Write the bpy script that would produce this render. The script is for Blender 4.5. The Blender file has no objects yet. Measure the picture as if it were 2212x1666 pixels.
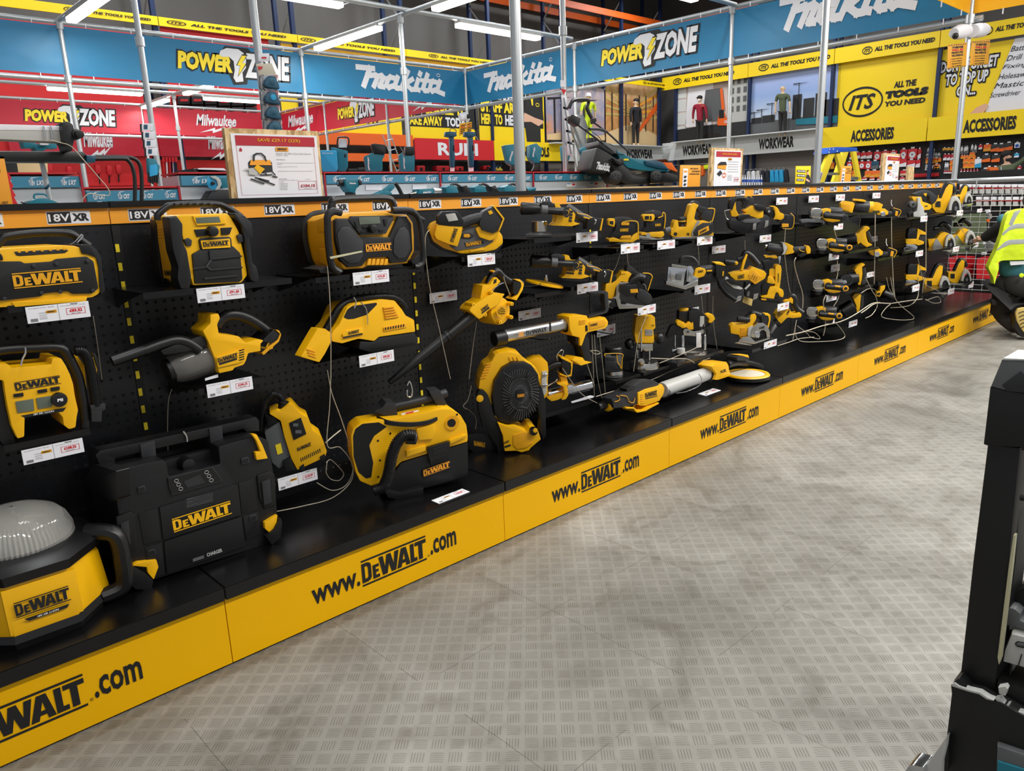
import bpy, bmesh, math, random
from mathutils import Vector, Matrix
random.seed(7)
V=Vector
C=bpy.context.scene.collection
SC=bpy.context.scene
# ---------------- camera ----------------
FPX=1623.03; CAM=V((-0.65534,-1.83512,1.17967)); YAW,PITCH,ROLL=0.75249,0.24044,-0.03763
_f=V((math.sin(YAW)*math.cos(PITCH),math.cos(YAW)*math.cos(PITCH),-math.sin(PITCH)))
_r0=V((math.cos(YAW),-math.sin(YAW),0)); _u0=_r0.cross(_f)
_r=math.cos(ROLL)*_r0+math.sin(ROLL)*_u0; _u=-math.sin(ROLL)*_r0+math.cos(ROLL)*_u0
cd=bpy.data.cameras.new('camera'); cam=bpy.data.objects.new('camera',cd); C.objects.link(cam)
cd.sensor_width=36; cd.lens=FPX*36/2212; cd.clip_start=.02; cd.clip_end=200
mw=Matrix.Identity(4)
for i in range(3): mw[i][0]=_r[i]; mw[i][1]=_u[i]; mw[i][2]=-_f[i]; mw[i][3]=CAM[i]
cam.matrix_world=mw; SC.camera=cam
# ---------------- world, exposure ----------------
SC.view_settings.view_transform='Standard'; SC.view_settings.look='None'
SC.view_settings.exposure=0.0; SC.view_settings.gamma=1; SC.view_settings.use_curve_mapping=False
wd=bpy.data.worlds.new('world'); SC.world=wd; wd.use_nodes=True
wd.node_tree.nodes['Background'].inputs[0].default_value=(.93,.96,1,1)
wd.node_tree.nodes['Background'].inputs[1].default_value=.42
# ---------------- ceiling lamps' light (warehouse rows and the tubes over the aisle) ----------------
def area(name,loc,sx,sy,w,col=(1,.97,.92),rot=(0,0,0)):
    l=bpy.data.lights.new(name,'AREA'); l.shape='RECTANGLE'; l.size=sx; l.size_y=sy; l.energy=w; l.color=col
    o=bpy.data.objects.new(name,l); o.location=loc; o.rotation_euler=rot; C.objects.link(o); return o
for lx,ly,w in ((-.6,-1.9,18),(1.6,-1.9,56),(4.0,-1.9,90),(6.4,-1.9,92),(8.8,-1.9,56)):
    area('aisle_tube_light',(lx,ly,3.0),1.5,.12,w)
for lx in (1,6,11,16,21):
    for ly in (-5,1,9,14): area('high_bay_light',(lx,ly,7.7),1.6,.5,160 if ly>0 else 120,(.95,.98,1))
# ---------------- picture measurements -> places on real planes ----------------
FR=dict(Z=(0,0,1),A=(0,0,3.95),B=(540,0,3.95),C=(1080,0,3.95),D=(1620,0,3.736),E=(0,400,3.95),F=(540,400,3.95),G=(0,800,3.95),H=(540,800,3.95),
 I=(1000,400,5.53),J=(1000,680,5.53),K=(1280,400,5.53),L=(1280,640,5.53),M=(1540,400,6.144),N=(1540,600,6.144),O=(1860,380,6.284),P=(1860,600,6.284),
 Q=(0,1040,2.661),S=(1900,750,3.638),R=(1900,1208,3.638),a=(0,260,4.424),b=(480,270,4.608),c=(680,280,5.53),d=(1060,180,5.267),e=(1440,300,6.144),f=(1760,290,4.894),h=(2050,420,4.9))
CF=FR['Z']
def fr(k):
    global CF; CF=FR[k]
def PL(pl): return ('y',pl) if isinstance(pl,(int,float)) else pl
ROT=None   # (pivot, direction away, sideways, pivot's y) while a tool stands turned towards the aisle
def pend(pts,y,deg=None):
    "a tool on the wall is set down turned: its own face runs at an angle to the display run"
    global ROT
    if ROT is None or not isinstance(ROT,str) or not isinstance(y,(int,float)): return
    k=ROT; ROT=None; n=len(pts); c=U((sum(p[0] for p in pts)/n,sum(p[1] for p in pts)/n),y); az=math.degrees(math.atan2(c.x-CAM.x,c.y-CAM.y))
    a=(0 if az<36 else min(56,az-10)) if k=='auto' else float(k)
    if a: a=math.radians(a); ROT=(c,V((math.sin(a),math.cos(a),0)),V((math.cos(a),-math.sin(a),0)),y)
def EVd(pl):
    a=PL(pl)[0]
    return ROT[1] if a=='y' and ROT and not isinstance(ROT,str) else EV[a]
def U(p,pl,ax=None):
    ax_,v=PL(pl)
    if ROT=='auto' and ax_=='y': pend([p],v)
    if len(p)>2: v=p[2]
    x=CF[0]+p[0]/CF[2]; y=CF[1]+p[1]/CF[2]
    d=_f+_r*((x-1106)/FPX)-_u*((y-833)/FPX); i='xyz'.index(ax_)
    if ax_=='y' and ROT and not isinstance(ROT,str): c,N,_,y0=ROT; return CAM+d*(((c-CAM).dot(N)+v-y0)/d.dot(N))
    return CAM+d*((v-CAM[i])/d[i])
def dep(P): return (P-CAM).dot(_f)
def RM(r,P): return r/CF[2]*dep(P)/FPX
EV={'y':V((0,1,0)),'x':V((1,0,0)),'z':V((0,0,-1))}
# ---------------- materials ----------------
def lin(c): return tuple((v/255/12.92 if v/255<=.04045 else ((v/255+.055)/1.055)**2.4) for v in c)+(1,)
M={}
def mat(k,col,rough=.5,metal=0,name=None,emit=0,spec=.5,noise=0,trans=0,coat=0):
    m=bpy.data.materials.new(name or k); m.use_nodes=True; nt=m.node_tree; b=nt.nodes['Principled BSDF']
    c=lin(col); b.inputs['Base Color'].default_value=c; b.inputs['Roughness'].default_value=rough; b.inputs['Metallic'].default_value=metal
    b.inputs['Specular IOR Level'].default_value=spec
    if emit: b.inputs['Emission Color'].default_value=c; b.inputs['Emission Strength'].default_value=emit
    if trans: b.inputs['Transmission Weight'].default_value=trans
    if coat: b.inputs['Coat Weight'].default_value=coat; b.inputs['Coat Roughness'].default_value=.1
    if noise:
        g=nt.nodes.new('ShaderNodeNewGeometry'); n=nt.nodes.new('ShaderNodeTexNoise'); n.inputs['Scale'].default_value=noise; n.inputs['Detail'].default_value=4
        nt.links.new(g.outputs['Position'],n.inputs['Vector'])
        mr=nt.nodes.new('ShaderNodeMapRange'); mr.inputs[3].default_value=rough*.75; mr.inputs[4].default_value=min(1,rough*1.25)
        nt.links.new(n.outputs[0],mr.inputs[0]); nt.links.new(mr.outputs[0],b.inputs['Roughness'])
        bp=nt.nodes.new('ShaderNodeBump'); bp.inputs['Strength'].default_value=.12; bp.inputs['Distance'].default_value=.002
        nt.links.new(n.outputs[0],bp.inputs['Height']); nt.links.new(bp.outputs[0],b.inputs['Normal'])
    M[k]=m; return m
for a in (('ye',(240,180,4),.38,0,'yellow_plastic'),('yd',(226,160,8),.5,0,'amber_plastic'),('yp',(240,180,0),.42,0,'yellow_painted_steel'),
 ('bk',(15,15,17),.42,0,'black_rubber'),('bp',(9,9,10),.5,0,'black_plastic'),('gy',(38,39,42),.48,0,'charcoal_plastic'),('gm',(92,94,96),.5,0,'grey_plastic'),
 ('bs',(9,9,11),.25,0,'black_shelf_steel'),('al',(190,192,192),.32,1,'aluminium'),('cr',(215,218,222),.14,1,'chrome'),('gs',(196,200,202),.36,.75,'galvanised_steel'),
 ('lg',(186,186,182),.45,0,'light_grey_plastic'),('wh',(232,231,236),.6,0,'white_card'),('re',(205,30,40),.5,0,'red_ink'),('rp',(176,24,44),.6,0,'red_print'),
 ('rw',(222,30,26),.55,0,'bright_red_board'),('in',(18,18,20),.6,0,'black_ink'),('gi',(120,120,122),.6,0,'grey_ink'),('wi',(228,228,232),.6,0,'white_ink'),
 ('yi',(250,222,40),.55,0,'yellow_ink'),('oi',(240,160,40),.45,0,'orange_strip'),('lb',(190,185,150),.4,0,'brass_tint'),('lc',(96,104,92),.25,0,'lcd_screen'),
 ('th',(62,138,168),.45,0,'header_blue_strip'),('te',(20,116,136),.42,0,'teal_plastic'),('td',(8,74,100),.42,0,'dark_teal_plastic'),('tb',(28,128,170),.55,0,'blue_banner_vinyl'),('rb',(186,26,48),.6,0,'red_banner_vinyl'),
 ('yb',(250,214,10),.5,0,'yellow_banner_vinyl'),('yo',(250,180,20),.5,0,'orange_yellow_vinyl'),('ob',(232,98,26),.5,0,'orange_beam_paint'),('nb',(26,44,82),.5,.2,'navy_upright_paint'),
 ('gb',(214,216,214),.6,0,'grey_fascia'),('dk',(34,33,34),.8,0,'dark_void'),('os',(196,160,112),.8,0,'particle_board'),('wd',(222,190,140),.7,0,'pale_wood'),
 ('pk',(226,178,150),.6,0,'skin'),('ma',(232,196,160),.45,0,'mannequin_skin'),('hv',(214,240,30),.7,0,'hi_vis_yellow'),('rf',(170,175,172),.35,.1,'reflective_tape'),
 ('dt',(40,38,38),.9,0,'dark_trousers'),('tq',(52,110,124),.85,0,'teal_cloth'),('sw',(214,214,210),.5,.5,'galvanised_mesh'),('wc',(188,178,158),.45,.4,'steel_cable'),
 ('bb',(24,90,200),.5,0,'blue_plastic'),('pl',(196,170,96),.7,0,'kraft_tag'),('cy',(40,160,210),.6,0,'cyan_cloth'),('hr',(30,24,22),.8,0,'hair'),('sl',(206,210,214),.4,0,'slatwall_grey'),
 ('or',(244,110,30),.55,0,'orange_pack'),('gn',(86,96,70),.85,0,'olive_cloth'),('mr',(150,28,52),.85,0,'maroon_cloth'),('nv',(34,36,44),.8,0,'black_jacket_cloth'),('bg',(206,196,176),.6,0,'beige_board')):
    mat(*a[:4],name=a[4],noise=0)
mat('gl',(225,225,225),.08,0,'clear_plastic',trans=.85); mat('sg',(225,222,216),.1,.0,'ribbed_clear_plastic',trans=.72); mat('sk',(150,146,140),.12,.0,'smoked_plastic',trans=.6)
mat('tl',(255,250,240),.5,0,'tube_glow',emit=9); mat('hb',(255,246,230),.5,0,'ceiling_lamp_glow',emit=5)
mat('wm',(200,196,188),.22,1,'worn_steel',noise=60)
def nodes(k): nt=M[k].node_tree; return nt,nt.nodes['Principled BSDF'],nt.nodes.new,nt.links.new
def _math(new,link,op,a,b=None):
    n=new('ShaderNodeMath'); n.operation=op
    for i,v in enumerate((a,b)):
        if v is None: continue
        if isinstance(v,(int,float)): n.inputs[i].default_value=v
        else: link(v,n.inputs[i])
    return n.outputs[0]
# pegboard: punched holes on a 25.3 mm grid, panel seams without holes
mat('pg',(14,14,16),.3,0,'black_pegboard')
nt,b,new,link=nodes('pg'); g=new('ShaderNodeNewGeometry'); s=new('ShaderNodeSeparateXYZ'); link(g.outputs['Position'],s.inputs[0])
mm=lambda op,a,b_=None:_math(new,link,op,a,b_)
def cell(o,p,off=0): return mm('SUBTRACT',mm('FRACT',mm('DIVIDE',mm('ADD',o,100+off),p)),.5)
cx=mm('MULTIPLY',cell(s.outputs[0],.025),.025); cz=mm('MULTIPLY',cell(s.outputs[2],.0253),.0253)
rr=mm('SQRT',mm('ADD',mm('MULTIPLY',cx,cx),mm('MULTIPLY',cz,cz)))
hole=mm('LESS_THAN',rr,.0046)
sz=mm('ABSOLUTE',mm('SUBTRACT',mm('FRACT',mm('DIVIDE',mm('ADD',s.outputs[2],.092),.4025)),.5))
ok=mm('LESS_THAN',sz,.47); hole=mm('MULTIPLY',hole,ok)
mx=new('ShaderNodeMix'); mx.data_type='RGBA'; link(hole,mx.inputs[0]); mx.inputs[6].default_value=lin((21,22,26)); mx.inputs[7].default_value=(0.0008,.0008,.0008,1)
link(mx.outputs[2],b.inputs['Base Color'])
link(mm('ADD',mm('MULTIPLY',hole,.5),.34),b.inputs['Roughness'])
bp=new('ShaderNodeBump'); bp.invert=True; bp.inputs['Distance'].default_value=.002; bp.inputs['Strength'].default_value=.8
h2=mm('MULTIPLY',mm('LESS_THAN',rr,.0058),ok); link(h2,bp.inputs['Height']); link(bp.outputs[0],b.inputs['Normal'])
M['yp'].node_tree.nodes['Principled BSDF'].inputs['Specular IOR Level'].default_value=.2
# floor: grey five-bar rubber sheet laid at 45 degrees to the display run
mat('fl',(150,146,138),.5,0,'five_bar_floor_sheet')
nt,b,new,link=nodes('fl'); g=new('ShaderNodeNewGeometry'); s=new('ShaderNodeSeparateXYZ'); link(g.outputs['Position'],s.inputs[0])
X,Y=s.outputs[0],s.outputs[1]; q=.70711/.0417
u=mm('ADD',mm('MULTIPLY',mm('SUBTRACT',X,Y),q),500.3); v=mm('ADD',mm('MULTIPLY',mm('ADD',X,Y),q),500.1)
fu,fv=mm('FRACT',u),mm('FRACT',v); par=mm('MODULO',mm('ADD',mm('FLOOR',u),mm('FLOOR',v)),2)
par=mm('GREATER_THAN',par,.5)
def sel(a,c): # par? a : c
    return mm('ADD',mm('MULTIPLY',par,a),mm('MULTIPLY',mm('SUBTRACT',1,par),c))
al_=mm('SUBTRACT',sel(fu,fv),.5); ac=mm('SUBTRACT',sel(fv,fu),.5)
ac=mm('ADD',ac,mm('MULTIPLY',mm('MULTIPLY',al_,al_),.22))
st=mm('ABSOLUTE',mm('SUBTRACT',mm('FRACT',mm('ADD',mm('DIVIDE',ac,.155),.5)),.5))
wid=mm('SUBTRACT',.27,mm('MULTIPLY',mm('MULTIPLY',al_,al_),1.5))
bar=mm('MULTIPLY',mm('LESS_THAN',mm('ABSOLUTE',ac),.385),mm('LESS_THAN',mm('ABSOLUTE',al_),.37))
prof=mm('MULTIPLY',mm('MAXIMUM',mm('SUBTRACT',wid,st),0),bar)
edge=mm('MULTIPLY',mm('LESS_THAN',mm('ABSOLUTE',mm('SUBTRACT',st,wid)),.07),bar)
def noi(sc,det=5,dist=0,vec=None):
    n=new('ShaderNodeTexNoise'); n.inputs['Scale'].default_value=sc; n.inputs['Detail'].default_value=det; n.inputs['Distortion'].default_value=dist; link(vec or g.outputs['Position'],n.inputs['Vector']); return n.outputs[0]
def ramp(o,*st):
    r=new('ShaderNodeValToRGB'); link(o,r.inputs[0]); e=r.color_ramp.elements
    while len(e)<len(st): e.new(.5)
    for i,(p_,c) in enumerate(st): e[i].position=p_; e[i].color=lin(c)
    return r.outputs[0]
c1=ramp(noi(1.1,8,.6),(.3,(106,103,96)),(.45,(129,126,119)),(.58,(140,137,130)),(.72,(159,156,149)))
c2=ramp(noi(5,10,1.2),(.35,(200,197,192)),(.5,(236,236,235)),(.7,(255,255,255)))
mu=new('ShaderNodeMix'); mu.data_type='RGBA'; mu.blend_type='MULTIPLY'; mu.inputs[0].default_value=.8; link(c1,mu.inputs[6]); link(c2,mu.inputs[7])
edge_mix=mm('MULTIPLY',edge,.5)  # mixes a darker tone along the bar outlines
md=new('ShaderNodeMix'); md.data_type='RGBA'; link(edge_mix,md.inputs[0]); link(mu.outputs[2],md.inputs[6]); md.inputs[7].default_value=lin((58,52,46))
def seam(o,pitch,off,w): return mm('LESS_THAN',mm('ABSOLUTE',mm('SUBTRACT',mm('FRACT',mm('DIVIDE',mm('ADD',o,off),pitch)),.5)),w/pitch)
wob=mm('MULTIPLY',noi(5,2),.012)
sm=mm('MAXIMUM',seam(mm('ADD',X,wob),.478,47.255,.001),seam(mm('ADD',Y,wob),.478,48.472,.001))
sm=mm('MULTIPLY',sm,mm('GREATER_THAN',noi(3.3,3),.5))
ms=new('ShaderNodeMix'); ms.data_type='RGBA'; link(mm('MULTIPLY',sm,.55),ms.inputs[0]); link(md.outputs[2],ms.inputs[6]); ms.inputs[7].default_value=lin((45,42,38))
link(ms.outputs[2],b.inputs['Base Color'])
bp=new('ShaderNodeBump'); bp.inputs['Distance'].default_value=.004; bp.inputs['Strength'].default_value=.9; link(prof,bp.inputs['Height']); link(bp.outputs[0],b.inputs['Normal'])
rg=new('ShaderNodeMapRange'); link(noi(7,6),rg.inputs[0]); rg.inputs[3].default_value=.3; rg.inputs[4].default_value=.62; link(rg.outputs[0],b.inputs['Roughness'])
def wav(k,col,sc,st,axis='Z',amp=.03,col2=None):
    "vinyl or sheeting with soft folds"
    mat(k,col,.5)
    nt,b,new,link=nodes(k); g=new('ShaderNodeNewGeometry'); n=new('ShaderNodeTexNoise'); n.inputs['Scale'].default_value=sc; n.inputs['Detail'].default_value=2
    mp=new('ShaderNodeMapping'); mp.inputs['Scale'].default_value=st; link(g.outputs['Position'],mp.inputs[0]); link(mp.outputs[0],n.inputs[0])
    bp=new('ShaderNodeBump'); bp.inputs['Distance'].default_value=amp; bp.inputs['Strength'].default_value=.6; link(n.outputs[0],bp.inputs['Height']); link(bp.outputs[0],b.inputs['Normal'])
wav('tb',(26,116,160),1.4,(1,1,2)); wav('rb',(190,28,50),1.4,(1,1,2)); wav('yb',(252,216,12),.9,(1,1,1.6)); wav('yo',(252,186,22),1.2,(1,1,2)); wav('rv',(214,30,34),1.0,(1,1,2))
wav('dc',(92,88,85),1.2,(1,1,.12),amp=.12); wav('ps',(150,142,136),2.2,(1,1,.5)); wav('hv',(216,240,32),9,(1,1,1),amp=.03)
# shared procedural for OSB
mat('os',(202,168,118),.8)
nt,b,new,link=nodes('os'); g=new('ShaderNodeNewGeometry'); n=new('ShaderNodeTexVoronoi'); n.inputs['Scale'].default_value=90; mp=new('ShaderNodeMapping'); mp.inputs['Scale'].default_value=(1,1,.35); link(g.outputs['Position'],mp.inputs[0]); link(mp.outputs[0],n.inputs['Vector'])
link(ramp(n.outputs['Color'],(.0,(150,112,66)),(.5,(205,172,122)),(1,(232,206,160))),b.inputs['Base Color'])
# ---------------- mesh builders ----------------
_tc={}
def glyphs(s,bold=.0,shear=0):
    k=(s,bold,shear)
    if k not in _tc:
        cu=bpy.data.curves.new('t','FONT'); cu.body=s; cu.size=1; cu.offset=bold; cu.shear=shear; cu.resolution_u=2
        o=bpy.data.objects.new('t',cu); me=o.to_mesh()
        vs=[(v.co.x,v.co.y) for v in me.vertices]; fs=[tuple(p.vertices) for p in me.polygons]
        o.to_mesh_clear(); bpy.data.objects.remove(o); bpy.data.curves.remove(cu)
        if vs:
            x0=min(v[0] for v in vs);x1=max(v[0] for v in vs);y0=min(v[1] for v in vs);y1=max(v[1] for v in vs)
            vs=[((a-x0)/(x1-x0),(b-y0)/max(y1-y0,1e-6)) for a,b in vs]
        _tc[k]=(vs,fs)
    return _tc[k]
# heavy slab lettering of the tool maker's logo, as outlines in a 0..1 box
_LG=[[(0,.13),(0,.87),(.085,.87),(.125,.82),(.14,.72),(.14,.27),(.125,.18),(.085,.13)],[(.045,.27),(.075,.27),(.092,.33),(.092,.67),(.075,.74),(.045,.74)],
 [(.16,.13),(.16,.66),(.255,.66),(.255,.55),(.205,.55),(.205,.46),(.245,.46),(.245,.36),(.205,.36),(.205,.25),(.26,.25),(.26,.13)],
 [(.255,.87),(.305,.13),(.375,.13),(.405,.5),(.44,.13),(.51,.13),(.565,.87),(.5,.87),(.478,.42),(.44,.87),(.375,.87),(.345,.42),(.322,.87)],
 [(.525,.13),(.6,.87),(.68,.87),(.735,.13),(.67,.13),(.663,.27),(.607,.27),(.592,.13)],[(.618,.4),(.656,.4),(.642,.66)],
 [(.742,.13),(.742,.87),(.802,.87),(.802,.28),(.85,.28),(.85,.13)],[(.818,.87),(.818,.72),(.875,.72),(.875,.13),(.94,.13),(.94,.72),(1,.72),(1,.87)]]
def _logo():
    out=[]
    for i,p in enumerate(_LG): out.append(p)
    out.append([(0,.93),(0,1),(1,1),(1,.93)]); out.append([(0,0),(0,.07),(1,.07),(1,0)])
    return out
# script logo of the teal tool maker: strokes (polylines, width)
_MK=[([(0,.98),(.16,.98)],.1),([(.1,.98),(.07,.2)],.0),]
def strokes(pl):
    "thick polylines -> quads in the unit box"
    vs=[];fs=[]
    for pts,w in pl:
        for (ax,ay),(bx,by) in zip(pts,pts[1:]):
            dx,dy=bx-ax,(by-ay)/4.6; L=math.hypot(dx,dy) or 1; dx/=L;dy/=L; e=w*.45
            ax2,ay2,bx2,by2=ax-dx*e,ay-dy*e*4.6,bx+dx*e,by+dy*e*4.6
            n=len(vs); vs+=[(ax2-dy*w/2,ay2+dx*w/2*4.6),(ax2+dy*w/2,ay2-dx*w/2*4.6),(bx2+dy*w/2,by2-dx*w/2*4.6),(bx2-dy*w/2,by2+dx*w/2*4.6)]; fs.append((n,n+1,n+2,n+3))
    return vs,fs
W_=.05
_mk=[([(.0,.93),(.17,.93)],W_),([(.135,.93),(.055,.2)],W_*1.1),([(.1,.62),(.19,.66),(.215,.6),(.165,.2)],W_),([(.21,.62),(.26,.66),(.28,.6),(.23,.22),(.27,.2)],W_),
 ([(.42,.6),(.36,.64),(.33,.55),(.305,.28),(.335,.2),(.39,.28)],W_),([(.445,.66),(.4,.25),(.43,.2),(.46,.2)],W_),
 ([(.57,.95),(.48,.2)],W_),([(.62,.64),(.53,.42),(.6,.2),(.64,.2)],W_*.95),([(.69,.64),(.65,.24),(.69,.2)],W_),([(.715,.88),(.722,.94)],W_),
 ([(.81,.9),(.745,.28),(.77,.2),(.8,.2)],W_),([(.735,.64),(.86,.64)],W_*.8),([(.935,.6),(.88,.64),(.85,.55),(.83,.28),(.86,.2),(.91,.28)],W_),([(.965,.66),(.92,.22),(1.0,.12)],W_)]
BOLT=[(.62,1),(.18,.5),(.42,.5),(.2,0),(.85,.62),(.58,.62),(.95,1)]
DRL=[(0,.78),(.06,.9),(.3,1),(.72,1),(.9,.9),(.97,.7),(.93,.45),(.78,.3),(.78,.02),(.5,-.02),(.42,.12),(.5,.34),(.5,.62),(.35,.74),(.08,.72)]
def cat(pts,n=6):
    out=[]; P=[pts[0]]+list(pts)+[pts[-1]]
    for i in range(1,len(P)-2):
        a,b,c,d=P[i-1:i+3]
        for k in range(n):
            t=k/n; out.append(.5*((2*b)+(-a+c)*t+(2*a-5*b+4*c-d)*t*t+(-a+3*b-3*c+d)*t**3))
    out.append(pts[-1].copy()); return out
class Part:
    def __init__(s,name,m,par,label): s.name=name; s.bm=bmesh.new(); s.ms=[m]; s.cur=m; s.par=par; s.label=label; s.smooth=True; s.kind=None
    def m(s,k):
        if k not in s.ms: s.ms.append(k)
        s.cur=k; return s
    def _fin(s,faces,m=None):
        if m and m not in s.ms: s.ms.append(m)
        i=s.ms.index(m or s.cur)
        for f in faces: f.material_index=i
    def mesh(s,vs,fs,m=None):
        b=[s.bm.verts.new(v) for v in vs]; F=[]
        for f in fs:
            try: F.append(s.bm.faces.new([b[i] for i in f]))
            except ValueError: pass
        s._fin(F,m); return F
    def poly3(s,P,E,b=.003,m=None,seg=2):
        "face outline P (3D, screen order any) extruded along E; front rim rounded by b"
        n=Vector((0,0,0))
        for i in range(len(P)): n+=(P[i]-P[0]).cross(P[(i+1)%len(P)]-P[0])
        P=[p.copy() for p in P]
        if n.dot(E)>0: P.reverse()
        t=bmesh.new(); vf=[t.verts.new(p) for p in P]; vb=[t.verts.new(p+E) for p in P]; N=len(P)
        f=t.faces.new(vf); t.faces.new(vb[::-1])
        for i in range(N):
            j=(i+1)%N; t.faces.new((vf[j],vf[i],vb[i],vb[j]))
        t.normal_update(); t.faces.ensure_lookup_table()
        if b>0: bmesh.ops.bevel(t,geom=list(f.edges)+(list(t.faces[1].edges) if b>.012 else []),offset=b,segments=seg,profile=.6,affect='EDGES',clamp_overlap=True)
        s._merge(t,m)
    def _merge(s,t,m=None):
        t.verts.index_update(); vs=[v.co.copy() for v in t.verts]; fs=[[v.index for v in f.verts] for f in t.faces]; t.free(); s.mesh(vs,fs,m)
    def poly(s,pts,y,d=.01,b=.003,r=0,m=None):
        "outline measured in the photo, stood on its own plane, with depth d behind it"
        pend(pts,y); P=[U(p,y) for p in pts]
        if r:
            Q=[];N=len(P)
            for i,p in enumerate(P):
                a=P[i-1]-p; c=P[(i+1)%N]-p; la,lc=a.length,c.length; k=RM(r,p); ka=min(k,la*.45); kc=min(k,lc*.45)
                if la<1e-6 or lc<1e-6: continue
                A=p+a*(ka/la); B=p+c*(kc/lc)
                for t in (0,.33,.67,1): Q.append(A*(1-t)**2+p*2*t*(1-t)+B*t*t)
            P=Q
        s.poly3(P,EVd(y)*d,b,m); return s
    def rect(s,x0,y0,x1,y1,y,d=.01,b=.002,r=0,m=None): return s.poly([(x0,y0),(x1,y0),(x1,y1),(x0,y1)],y,d,b,r,m)
    def box(s,a,b_,bev=.0,m=None):
        (x0,y0,z0),(x1,y1,z1)=a,b_
        t=bmesh.new(); bmesh.ops.create_cube(t,size=1,matrix=Matrix.Translation(((x0+x1)/2,(y0+y1)/2,(z0+z1)/2))@Matrix.Diagonal((abs(x1-x0),abs(y1-y0),abs(z1-z0),1)))
        if bev: bmesh.ops.bevel(t,geom=t.edges[:],offset=bev,segments=2,affect='EDGES',clamp_overlap=True)
        s._merge(t,m); return s
    def sweep(s,P,R,n=10,m=None,cap=True):
        vs=[];fs=[]; T=(P[1]-P[0]).normalized(); a=T.orthogonal().normalized()
        for i,p in enumerate(P):
            t2=(P[min(i+1,len(P)-1)]-P[max(i-1,0)])
            if t2.length<1e-9: t2=T
            t2=t2.normalized(); a=(a-t2*a.dot(t2)); a=a.normalized() if a.length>1e-6 else t2.orthogonal().normalized(); b=t2.cross(a)
            r=R[i] if isinstance(R,(list,tuple)) else R
            for k in range(n):
                an=2*math.pi*k/n; vs.append(p+(a*math.cos(an)+b*math.sin(an))*r)
        for i in range(len(P)-1):
            for k in range(n): fs.append((i*n+k,i*n+(k+1)%n,(i+1)*n+(k+1)%n,(i+1)*n+k))
        if cap: fs.append(tuple(range(n))[::-1]); fs.append(tuple((len(P)-1)*n+k for k in range(n)))
        s.mesh(vs,fs,m); return s
    def tube(s,pts,r,y=0,m=None,n=10,ribs=0,cr=6,r2=None):
        pend(pts,y); P=[U(p,y) for p in pts]; R0=RM(r,P[0]); R1=RM(r2,P[-1]) if r2 else R0
        Q=cat(P,cr) if len(P)>2 else P
        if ribs:
            k=ribs*4; L=[0]
            for a,b in zip(Q,Q[1:]): L.append(L[-1]+(b-a).length)
            W=[];j=0
            for i in range(k+1):
                d=L[-1]*i/k
                while j<len(L)-2 and L[j+1]<d: j+=1
                t=(d-L[j])/max(L[j+1]-L[j],1e-9); W.append(Q[j].lerp(Q[j+1],min(1,t)))
            Q=W; R=[R0*(1.0 if i%4 in(0,1) else .84) for i in range(len(Q))]
        else: R=[R0+(R1-R0)*i/max(1,len(Q)-1) for i in range(len(Q))]
        return s.sweep(Q,R,n,m)
    def lathe(s,p1,p2,prof,y=0,m=None,n=24,flat=None):
        "revolve prof [(t along p1..p2, radius in picture px)] about the axis p1-p2"
        pend([p1,p2],y); A,B=U(p1,y),U(p2,y); ax=B-A; T=ax.normalized(); a=T.orthogonal().normalized(); b=T.cross(a); vs=[];fs=[]
        k=RM(1,(A+B)/2)
        for t,r in prof:
            for i in range(n):
                an=2*math.pi*i/n; vs.append(A+ax*t+(a*math.cos(an)+b*math.sin(an))*max(r*k,1e-5))
        for i in range(len(prof)-1):
            for j in range(n): fs.append((i*n+j,i*n+(j+1)%n,(i+1)*n+(j+1)%n,(i+1)*n+j))
        fs.append(tuple(range(n))[::-1]); fs.append(tuple((len(prof)-1)*n+j for j in range(n)))
        s.mesh(vs,fs,m); return s
    def disc(s,p,r,y,d=.01,m=None,n=20,b=.002,axis=None,sq=1):
        "round thing facing along the plane normal"
        P=U(p,y); ax=PL(y)[0]; R=RM(r,P); u={'y':ROT[2] if ROT and not isinstance(ROT,str) else V((1,0,0)),'x':V((0,1,0)),'z':V((1,0,0))}[ax]; w={'y':V((0,0,1)),'x':V((0,0,1)),'z':V((0,1,0))}[ax]
        s.poly3([P+u*R*math.cos(2*math.pi*i/n)+w*R*sq*math.sin(2*math.pi*i/n) for i in range(n)],EVd(y)*d,min(b,R*.4),m); return s
    def lw(s,x,y,prof,n=24,rot=0,m=None):
        "revolve [(z, radius)] about a vertical axis in metres"
        vs=[];fs=[]
        for z,r in prof:
            for i in range(n): an=2*math.pi*(i+rot)/n; vs.append(V((x+r*math.cos(an),y+r*math.sin(an),z)))
        for i in range(len(prof)-1):
            for j in range(n): fs.append((i*n+j,i*n+(j+1)%n,(i+1)*n+(j+1)%n,(i+1)*n+j))
        fs.append(tuple(range(n))[::-1]); fs.append(tuple((len(prof)-1)*n+j for j in range(n))); s.mesh(vs,fs,m); return s
    def rod(s,a,b,r,y,m=None,r2=None,n=16,e=.25):
        "straight round body with softened ends"
        r2=r2 or r; return s.lathe(a,b,[(0,r*.8),(.02,r*.95),(.05,r),(.95,r2),(.98,r2*.95),(1,r2*.8)],y,m,n)
    def ball(s,p,r,y,m=None,sx=1,sy=1,sz=1,w=False):
        P=V(p) if w else U(p,y); R=r if w else RM(r,P)
        t=bmesh.new(); bmesh.ops.create_uvsphere(t,u_segments=16,v_segments=10,radius=1,matrix=Matrix.Translation(P)@Matrix.Diagonal((R*sx,R*sy,R*sz,1))); s._merge(t,m); return s
    def fl3(s,vs,fs,sf,m,k=1):
        O,A,B,e=sf; s.mesh([O+A*a+B*b+e*k for a,b in vs],fs,m); return s
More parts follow.
